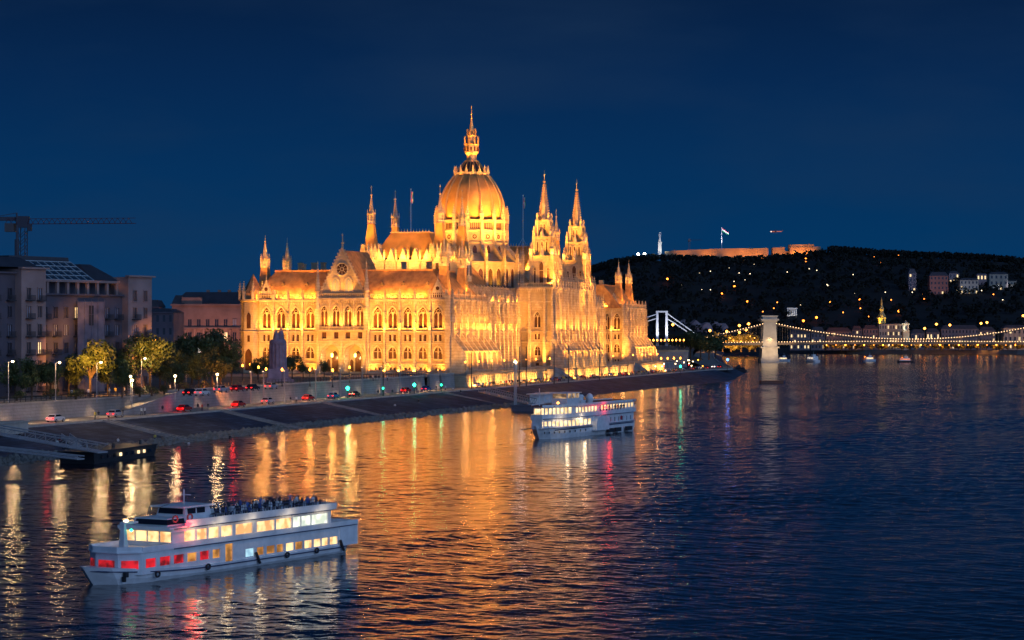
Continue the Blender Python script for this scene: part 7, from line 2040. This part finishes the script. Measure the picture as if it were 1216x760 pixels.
far_house(963, 980, 388, 'grey house with a pointed roof left of the pink terrace', M_fh3, 3, 4, .3, roofh=6)
far_house(981, 1011, 389, 'wide dusky pink house below the dark hill, far bank', M_fh1, 3, 8, .15, roof=M_rred)
far_house(1012, 1024, 387, 'narrow reddish house left of the gabled one', M_fh1, 4, 3, .2, roof=M_rred)
far_house(1025, 1043, 386, 'reddish house directly below the church spire', M_fh1, 4, 5, .15, roof=M_rred)
far_house(1044, 1072, 384, 'long pale office house beside the white clock tower', M_fh2, 4, 9, .3, roofh=.8)
far_house(1082, 1098, 391, 'low house right of the white clock tower', M_fh3, 2, 4, .4)
far_house(1100, 1116, 390, 'small dark house under two orange lamps', M_fh3, 2, 4, .3)
far_house(1118, 1162, 386, 'long grey riverside house below the hill villas', M_fh3, 4, 11, .12)
far_house(1163, 1182, 388, 'grey house before the right cable slope', M_fh3, 3, 5, .3)
far_house(1192, 1240, 386, 'cream arcaded building at the right picture edge', M_fh2, 3, 9, .45, roofh=3)
# white tower house and church spires
def spire_tower(name, label, pxx, ybase, ymid, ytip, w, mt, d=2135, em=None, cat='church', flood=(1, .62, .2), pw=9000):
    b = pd(pxx, ybase, d); zm = pd(pxx, ymid, d).z; zt_ = pd(pxx, ytip, d).z; r = empty(name, (b.x, d, 4), 0, label, cat)
    m = MB(); zm -= 4; zt_ -= 4; h = w / 2
    m.box(-h, h, -h, h, -.3, zm * .72); m.box(-h - .5, h + .5, -h - .5, h + .5, zm * .72, zm * .74); m.box(-h * .85, h * .85, -h * .85, h * .85, zm * .74, zm); m.box(-h - .3, h + .3, -h - .3, h + .3, zm, zm + .8)
    m.build('belfry', mt, r)
    m = MB()
    for z_ in (zm * .78,): m.extrude(arch(0, w * .3, z_, zm * .95), 'y', -h - .35, -h * .8)
    m.build('belfry_opening', M_win, r)
    m = MB(); q = zt_ - zm
    m.lathe(0, 0, [(h * 1.0, zm + .8), (h * 1.05, zm + q * .12), (h * .55, zm + q * .28), (h * .5, zm + q * .4), (h * .7, zm + q * .44), (h * .3, zm + q * .6), (.1, zt_)], 8); m.build('spire', mt, r)
    spot('floodlight', (-6, -9, zm * .7), (0, 0, zm + q * .3), pw, 80, flood, .4, .7, r); spot('floodlight', (7, -10, 4), (0, 0, zm * .7), pw * .6, 80, flood, .4, .7, r)
    return r
M_gstone = mat('church_gold_stone', (.5, .4, .16), .7, var=.2, scale=.3)
spire_tower('parish_church', 'golden floodlit church spire rising above the far bank roofs', 1047, 400, 378, 353, 7.5, M_gstone, 2165, pw=30000, flood=(1, .6, .1))
spire_tower('clock_tower', 'short white lit tower beside the long pale office house', 1075.5, 402, 385, 380, 6, M_fh2, 2125, pw=9000, flood=(.95, 1, .85), cat='tower')
# villas on the hill
for (x0, x1, yt, yb_, lab, mt, rows, cols, lit, roofh) in ((1079, 1088, 319, 343, 'narrow villa with a bluish dome high on the dark hill', M_fh3, 4, 2, .3, 6), (1104, 1126, 323, 347, 'broad mauve villa with lit ground floor on the dark hill', M_fh1, 4, 5, .1, 5),
        (1127, 1139, 322, 334, 'small dark villa right of the broad mauve one', M_fh3, 2, 3, .4, 3), (1140, 1162, 330, 346, 'pale villa with bright terrace lights on the hill', M_fh2, 3, 5, .25, 3), (1160, 1172, 324, 338, 'lit small house above the pale terrace villa', M_fh3, 2, 3, .7, 2), (1175, 1197, 323, 343, 'pale blue villa near the right picture edge', M_fh2, 3, 4, .1, 3), (1196, 1207, 333, 343, 'low annex touching the pale blue villa', M_fh2, 2, 3, .2, 1)):
    # distance at which the hill surface meets that row
    d = 2500
    for dd_ in range(2400, 3200, 10):
        xx = ((x0 + x1) / 2 - 608) * dd_ / F
        if hill_z(xx, dd_) > CH + (HOR - yb_) * dd_ / F: d = dd_; break
    b_ = simple_house('hill_villa', lab, x0, x1, yt, d - 14, 14, mt, 'villa', rows, cols, lit, M_roofd, CH + (HOR - yb_) * (d - 14) / F - 4, 'villas on the hillside', roofh)
    q = pd((x0 + x1) / 2, yb_ - 4, d - 50); spot('villa_flood', tuple(q), tuple(pd((x0 + x1) / 2, (yt + yb_) / 2, d - 14)), 9000, 60, (1, .45, .45) if mt == M_fh1 else (.75, .7, .95), .6)
# lit garden portico on the slope
def hill_point(p, y, lo=2340, hi=3290):
    for dd_ in range(lo, hi, 8):
        xx = (p - 608) * dd_ / F
        if hill_z(xx, dd_) >= CH + (HOR - y) * dd_ / F: return Vector((xx, dd_, CH + (HOR - y) * dd_ / F))
    return Vector(((p - 608) * hi / F, hi, CH + (HOR - y) * hi / F))
q = hill_point(940, 375); q.y -= 6
r_ = empty('garden_portico', tuple(q), 0, 'small white floodlit portico pavilion on the dark slope above the bridge tower', 'pavilion')
m = MB(); m.box(-6, 6, 0, 6, -2, .6); m.box(-6.3, 6.3, -.3, 6.3, 8.2, 9.6); m.box(-5, 5, 5, 5.8, .6, 8.2); m.build('walls', M_wh, r_)
for k in range(5):
    m = MB(); m.lathe(-5.2 + k * 2.6, .4, [(.6, .6), (.5, 8.2)], 8); m.build('column', M_wh, r_)
spot('floodlight', (-3, -12, 0), (0, 0, 5), 2200, 80, (1, .9, .7), .4, .7, r_); spot('floodlight', (5, -12, 0), (0, 0, 5), 2000, 80, (1, .9, .7), .4, .7, r_)
# hill lamps: (column, row, kind)
HLMP = [(757.5, 301, 'W'), (765, 300.5, 'W'), (800, 300, 'o'), (813, 303, 'O'), (820, 305, 'w'), (829, 305.5, 'w'), (846, 306, 'w'), (859, 306.5, 'w'), (792, 333, 'O'), (809, 338, 'w'), (833, 344, 'w'), (843, 344, 'w'), (855, 337, 'o'), (857, 350, 'O'), (871.5, 342, 'O'), (884, 332, 'w'), (865, 318, 'w'), (830, 324, 'w'), (843, 322, 'w'), (818, 326, 'w'), (877, 324, 'w'), (890, 325, 'w'), (895, 314, 'w'), (884, 312, 'w'), (904, 308, 'w'), (871, 334, 'w'),
        (887, 360, 'O'), (922, 360, 'o'), (918, 367, 'o'), (905, 371, 'o'), (950, 362, 'w'), (985, 361, 'O'), (953, 383, 'O'), (968.5, 379, 'O'), (956, 308, 'O'), (956, 311.5, 'o'), (960, 319, 'w'), (969, 321, 'w'), (934, 323, 'w'), (923, 328, 'w'), (981, 338, 'w'), (897, 383, 'o'), (886, 386, 'o'), (1020, 358, 'O'), (1020.5, 367, 'o'), (1030, 377, 'o'), (1057, 357, 'o'), (1066, 371.5, 'O'), (1096, 356, 'o'), (1094.5, 350, 'o'), (1012, 326, 'w'), (1014, 348, 'w'), (1037, 306, 'o'), (1045, 313, 'o'), (1051, 302, 'o'), (1066, 304, 'o'), (1080, 303.5, 'o'), (1178, 350.5, 'o'), (1189, 356, 'w'), (1121, 302, 'O'), (1135, 345, 'w'), (1164, 345, 'w'), (982, 339, 'w'), (1082, 347, 'w'), (1149, 342, 'w'), (1050, 347, 'w'), (798, 374, 'w'), (1000, 372, 'o')]
nm = {'W': 'dazzling white floodlamp', 'O': 'strong orange lamp', 'o': 'orange lamp', 'w': 'faint pale lamp'}
for (p, y, k_) in HLMP:
    q = hill_point(p, y + 2); wh = 'below the winged statue' if p < 840 else 'below the flagpole and fort wall' if p < 900 else 'above the bridge tower' if p < 975 else 'left of the church spire' if p < 1047 else 'beneath the hill villas' if y > 335 else 'on the right ridge'
    if k_ == 'W': wh = 'beside the statue, ' + ('left one' if p < 760 else 'right one')
    q.y -= 8; dot(k_, (q.x, q.y, q.z - 3), '%s on the dark hill %s' % (nm[k_], wh), 'lamps on the hill')
# lamps round the bridgehead (left of the tower)
for p, y in ((799, 387), (843, 394), (863, 395), (833, 404), (851, 403), (858, 402), (862, 404), (871, 403), (878, 388), (878, 396), (886, 393), (891, 398), (896, 400), (889, 386), (894, 404), (826, 401), (837, 406), (845, 405), (880, 404), (867, 400)):
    q = pd(p, y, 1900); dot('b' if y < 397 else 's', (q.x, q.y, q.z - 6), 'orange lamp near the bridgehead left of the stone tower', 'bridgehead lamps')
for i in range(5):
    q = pd(845 + i * 10, 402, 1900); spot('lamp_light', (q.x, q.y - 6, 9), (q.x, q.y + 20, 12), 60000, 140, (1, .42, .07), .6)
for i, (p, h) in enumerate(((840, 15), (850, 17), (858, 14), (868, 16), (880, 18), (890, 17), (897, 14))):
    o = bpy.data.objects.new('bridgehead_tree', cmeshes[i % 4]); COL.objects.link(o); q = pd(p, 0, 1925); o.location = (q.x, q.y, 4); s = h / 8.4; o.scale = (s, s, s)
    tag(o, 'amber-lit tree at the bridgehead, left of the stone bridge tower', 'tree', 'bridgehead trees')
# rock face behind
# --- fort on the hill top, statue, flag
def ridge_at(p): 
    xx = (p - 608) * 3260 / F; return Vector((xx, 3235, 0))
M_fort = mat('fort_stone', (.42, .30, .18), .85, var=.3, scale=.08)
q = ridge_at(797); FT = empty('hill_fort', (q.x, 3235, 0), 0, 'long low orange-lit fortress wall along the hill crest', 'fort')
def fx(p): return (p - 608) * 3235 / F - q.x
def fz(y): return CH + (HOR - y) * 3235 / F
def fwall(x0, x1, y0, y1, yb, dep=18, d0=0):
    m = MB(); a, b = fx(x0), fx(x1); m.add([(a, d0, fz(yb)), (b, d0, fz(yb)), (b, d0 + dep, fz(yb)), (a, d0 + dep, fz(yb)), (a, d0, fz(y0)), (b, d0, fz(y1)), (b, d0 + dep, fz(y1)), (a, d0 + dep, fz(y0))], [(4, 5, 6, 7), (0, 1, 5, 4), (1, 2, 6, 5), (2, 3, 7, 6), (3, 0, 4, 7)]); return m
for (x0, x1, y0, y1, nmz) in ((797, 860, 297.5, 295, 'rampart'), (860, 912, 295, 294.5, 'rampart'), (917.5, 932, 294, 293.5, 'bastion'), (932, 937, 298, 298, 'rampart'), (937, 966, 290.5, 290, 'keep'), (966, 974, 293, 293, 'keep')):
    fwall(x0, x1, y0, y1, 312, 18, -6 if nmz == 'keep' else 0).build(nmz, M_fort, FT)
m = MB(); m.box(fx(937.5), fx(965.5), -6.6, -6, fz(294.2), fz(293.6)); m.box(fx(937.5), fx(965.5), -6.6, -6, fz(298), fz(297.4)); m.build('ledge', M_fort, FT)
for x_, pw in ((812, 30000), (840, 50000), (868, 42000), (885, 46000), (902, 46000), (924, 46000), (945, 52000), (959, 48000)):
    spot('floodlight', (fx(x_), -15, fz(303)), (fx(x_), 0, fz(297)), pw * .35, 120, (1, .30, .035), .5, .6, FT)
q2 = Vector(((783.5 - 608) * 3240 / F, 3240, 0)); zb_ = CH + (HOR - 305) * 3240 / F
ST = empty('winged_statue', (q2.x, 3240, zb_), 0, 'white floodlit statue raising a palm on a tall pedestal atop the hill', 'statue')
sc_ = 3240 / F
m = MB(); m.box(-6 * sc_, 8 * sc_, -5, 5, -3, 3.0); m.frus(-3, 3, -3, 3, 3, -2.4, 2.4, -2.4, 2.4, 21); m.box(-3, 3, -3, 3, 21, 22); m.build('pedestal', M_wh, ST)
m = MB(); m.lathe(0, 0, [(2.4, 22), (1.9, 25), (1.3, 29), (1.6, 31.5), (.6, 32.6), (.9, 33.6), (.7, 34.6), (.1, 35)], 10); m.tube((1.2, 0, 31), (1.6, 0, 35.5), .5, 6); m.tube((-1.2, 0, 31), (-1.0, 0, 35.5), .5, 6); m.tube((-1.4, 0, 35.5), (2.2, 0, 36.6), .45, 6); m.build('figure', M_wh, ST, smooth=True)
for dx in (-14, 10): spot('floodlight', (dx, -26, 2), (0, 0, 20), 20000, 70, (1, .93, .75), .4, .7, ST)
m = MB(); m.box(6 * sc_, 14 * sc_, -4, 6, -3, 8); m.build('side_pavilion', M_fort, ST)
fp = pd(857, 297, 3225); r_ = empty('giant_flagpole', tuple(fp), 0, 'tall flagpole with a slanting tricolour above the fortress wall', 'flagpole')
m = MB(); m.tube((0, 0, 0), (0, 0, 34), .55, 6, .35); m.build('pole', M_wh, r_)
m = MB()
for k, dz in ((0, 0), (1, -1.7), (2, -3.4)):
    m.mi = k; m.quad((0.5, 0, 33 + dz), (10.5, 1, 26 + dz * .8), (10.5, 1, 26 + (dz - 1.7) * .8), (.5, 0, 33 + dz - 1.7))
m.build('flag', [mat('flag_red', (.6, .05, .05), .8), mat('flag_white', (.8, .8, .8), .8), mat('flag_green', (.05, .3, .1), .8)], r_)
spot('floodlight', (6, -20, -2), (3, 0, 28), 120000, 60, (.9, .85, 1), .4, .7, r_)
c = pd(818.5, 299, 3300); crane('tower_crane', 'tiny crane silhouette on the crest between statue and flagpole', c, 17, 20, 2, 0, mat('crane_far', (.3, .22, .22), .7), 1.0)
# unidentified lit shape in the sky, built as a helicopter
h_ = pd(921, 275, 2600); r_ = empty('helicopter', tuple(h_), 0, 'small reddish lit shape modelled as a helicopter in the sky above the fort keep', 'helicopter')
m = MB(); m.lathe(0, 0, [(.3, -1.1), (1.5, -.6), (1.7, .2), (1.1, 1.1), (.2, 1.3)], 10); m.frus(.5, 8, -.45, .45, -.2, .8, 8, -.15, .15, .8); m.box(-5, -.5, -1.0, 1.0, -.9, .8); m.frus(7.4, 8.6, -.1, .1, 0, 8.2, 9.0, -.1, .1, 2.0)
m.build('fuselage', mat('helicopter_red', (.55, .2, .15), .5), r_)
m = MB(); m.box(-7.5, 8.5, -.2, .2, 1.9, 2.0); m.box(-.2, .2, -8, 8, 1.9, 2.0); m.tube((0, 0, 1.1), (0, 0, 2.0), .2, 5); m.build('rotor', M_dark, r_)
m = MB(); m.tube((-3, -1.2, -1.7), (2, -1.2, -1.7), .12, 4); m.tube((-3, 1.2, -1.7), (2, 1.2, -1.7), .12, 4); m.tube((0, 1.2, -1.7), (0, .8, -.6), .1, 4); m.tube((0, -1.2, -1.7), (0, -.8, -.6), .1, 4); m.build('skids', M_grey, r_)
m = MB(); m.lathe(-5.2, 0, [(.1, -.6), (.8, 0), (.1, .6)], 8); m.build('nose_light', emit('heli_light', (1, .75, .6), 3.5), r_)
m = MB(); m.box(-4.4, 7, -1.06, -1.02, -.3, .35); m.build('lit_panel', emit('heli_panel', (1, .25, .12), .6), r_)

# --- small boats near the bridge
def boat(name, lab, x, y, L_, W_, Hh, mt, lit, rz=0.0):
    p = px(x, y, 0); r = empty(name, tuple(p), rz, lab, 'boat', 'small boats near the suspension bridge')
    m, hf, z_ = hull(L_, W_, -.2, 1.3, .6, 14); m.build('hull', mt, r)
    m = MB(); m.frus(-L_ * .38, L_ * .25, -W_ * .38, W_ * .38, 1.25, -L_ * .36, L_ * .2, -W_ * .34, W_ * .34, Hh); cb = m.build('cabin', M_hullw if lit else mt, r)
    m = MB(); m.box(-L_ * .36, L_ * .2, -W_ * .39, W_ * .39, 1.25 + (Hh - 1.25) * .4, 1.25 + (Hh - 1.25) * .75); m.build('window_strip', lit or W_dk, cb)
    m = MB(); m.box(-L_ * .1, L_ * .1, -W_ * .2, W_ * .2, Hh, Hh + 1.2); m.tube((0, 0, Hh + 1), (0, 0, Hh + 3), .08, 4); m.build('wheelhouse', M_hullw if lit else mt, r)
    return r
B1 = boat('excursion_boat', 'round white lit excursion boat moored right of the bridge pier', 966, 430.5, 11, 6, 4.4, M_hullw, glow('boat_pale_glow', (1, .8, .6), 1.2, (.3, .25, .2)), R(-60))
boat('excursion_boat', 'white boat half hidden behind the foot of the bridge pier', 931, 429.5, 9, 4, 3.2, M_hullw, W_s, R(-5))
boat('excursion_boat', 'small pale motor boat below the church spire', 1033, 429.5, 9, 4, 3.4, M_hullw, W_s, R(10))
boat('excursion_boat', 'dark red-lit motor boat right of the pale one under the bridge', 1076, 430.5, 12, 4, 3.0, M_dark, glow('boat_red_glow', (1, .3, .1), 1.6, (.3, .05, .02)), R(0))
boat('work_boat', 'dark small boat at the tip of the quay with a blue beacon behind', 877, 441.5, 9, 3.2, 2.4, M_dark, None, R(170))
r_ = empty('raft', tuple(px(916, 455, 0)), R(5), 'rusty floating raft at the end of the breakwater', 'raft'); m = MB(); m.box(-4.5, 4.5, -2, 2, -.3, .9); m.box(-4.7, 4.7, -2.2, 2.2, .9, 1.1); m.build('float', mat('rusty_steel', (.18, .09, .06), .8), r_)
m = MB(); m.tube((-4.4, -2, 1.1), (-4.4, -2, 2), .06, 4); m.tube((4.4, -2, 1.1), (4.4, -2, 2), .06, 4); m.tube((-4.4, -2, 2), (4.4, -2, 2), .06, 4); m.build('rail', M_dark, r_)
# barriers and crowd clutter lights on the far quay: stall lamps
random.seed(19)
for i in range(34):
    x = random.uniform(776, 866); d_ = 940 + (x - 776) * 1.2; p = Vector(((x - 608) * d_ / F, d_, ROADZ))
    z_ = random.uniform(1.2, 4.5); em = random.choice((E_white, E_warm, E_red, E_white)); 
    p = px(x, random.uniform(438, 445), ROADZ)
    uu = (Vector((p.x, p.y, 0)) - PO).dot(U); vv = (Vector((p.x, p.y, 0)) - PO).dot(V)
    if vv < -15 or uu > 360: continue
    m = MB(); m.lathe(0, 0, [(.08, 0), (.05, z_)], 4); m.mi = 1; m.lathe(0, 0, [(.02, z_), (.3, z_ + .25), (.02, z_ + .5)], 6)
    o = m.build('stall_lamp', [M_dark, em]); o.location = p
    cn = {E_white.name: 'white', E_warm.name: 'orange', E_red.name: 'red'}[em.name]
    tag(o, 'small %s lamp on a stick amid the far quay crowd' % cn, 'lamp', 'lamps in the crowd')
for i in range(6):
    q = px(776 + i * 15, 441, ROADZ + 6); spot('lamp_light', tuple(q), (q.x, q.y + 4, ROADZ), 5000, 130, (1, .6, .3), .4)
# faint rock cliff behind the pylon
q = hill_point(825, 392)
for (p, y, s) in ((812, 384, 9), (824, 388, 12), (836, 391, 13), (848, 386, 8), (856, 390, 10)):
    c = hill_point(p, y + 3); m = MB(); vs = []
    mm = bmesh.new(); bmesh.ops.create_icosphere(mm, subdivisions=2, radius=s)
    for v_ in mm.verts: v_.co *= random.uniform(.7, 1.15)
    mm.verts.index_update(); m.add([tuple(v_.co) for v_ in mm.verts], [tuple(v_.index for v_ in f.verts) for f in mm.faces]); mm.free()
    o = m.build('rock_outcrop', mat('cliff_rock', (.30, .22, .23), .9, var=.4, scale=.1)); o.location = c; tag(o, 'dim mauve rock outcrop on the hill foot beside the white pylon', 'rock', 'rock outcrops at the hill foot')
spot('cliff_flood', (pd(835, 402, 2290).x, 2290, 12), tuple(pd(832, 388, 2400)), 150000, 80, (1, .6, .7), .5)

# ---------------------------------------------------------------- make repeated labels tell their copies apart
def colx(o):
    p = o.matrix_world.translation if o.parent else o.location
    return 608 + F * p[0] / max(1, p[1])
ORD = ['leftmost', 'second from left', 'third from left', 'fourth from left', 'fifth from left', 'sixth from left', 'seventh from left', 'eighth from left', 'ninth from left', 'tenth from left']
from collections import defaultdict
by = defaultdict(list)
for o in scene.objects:
    if o.parent is None and o.get('label'): by[o['label']].append(o)
for lb, L_ in by.items():
    if len(L_) < 2: continue
    L_.sort(key=colx); n = len(L_)
    for i, o in enumerate(L_):
        if i < 10 and i <= n / 2: t = ORD[i]
        elif n - 1 - i < 10: t = ORD[n - 1 - i].replace('left', 'right')
        else: t = '%dth from left' % (i + 1)
        o['label'] = lb + ', ' + t

for o in scene.objects:
    if o.parent is None and o.get('label') and len(o['label'].replace('-', ' ').split()) > 16: print('LONG', o.name, o['label'])
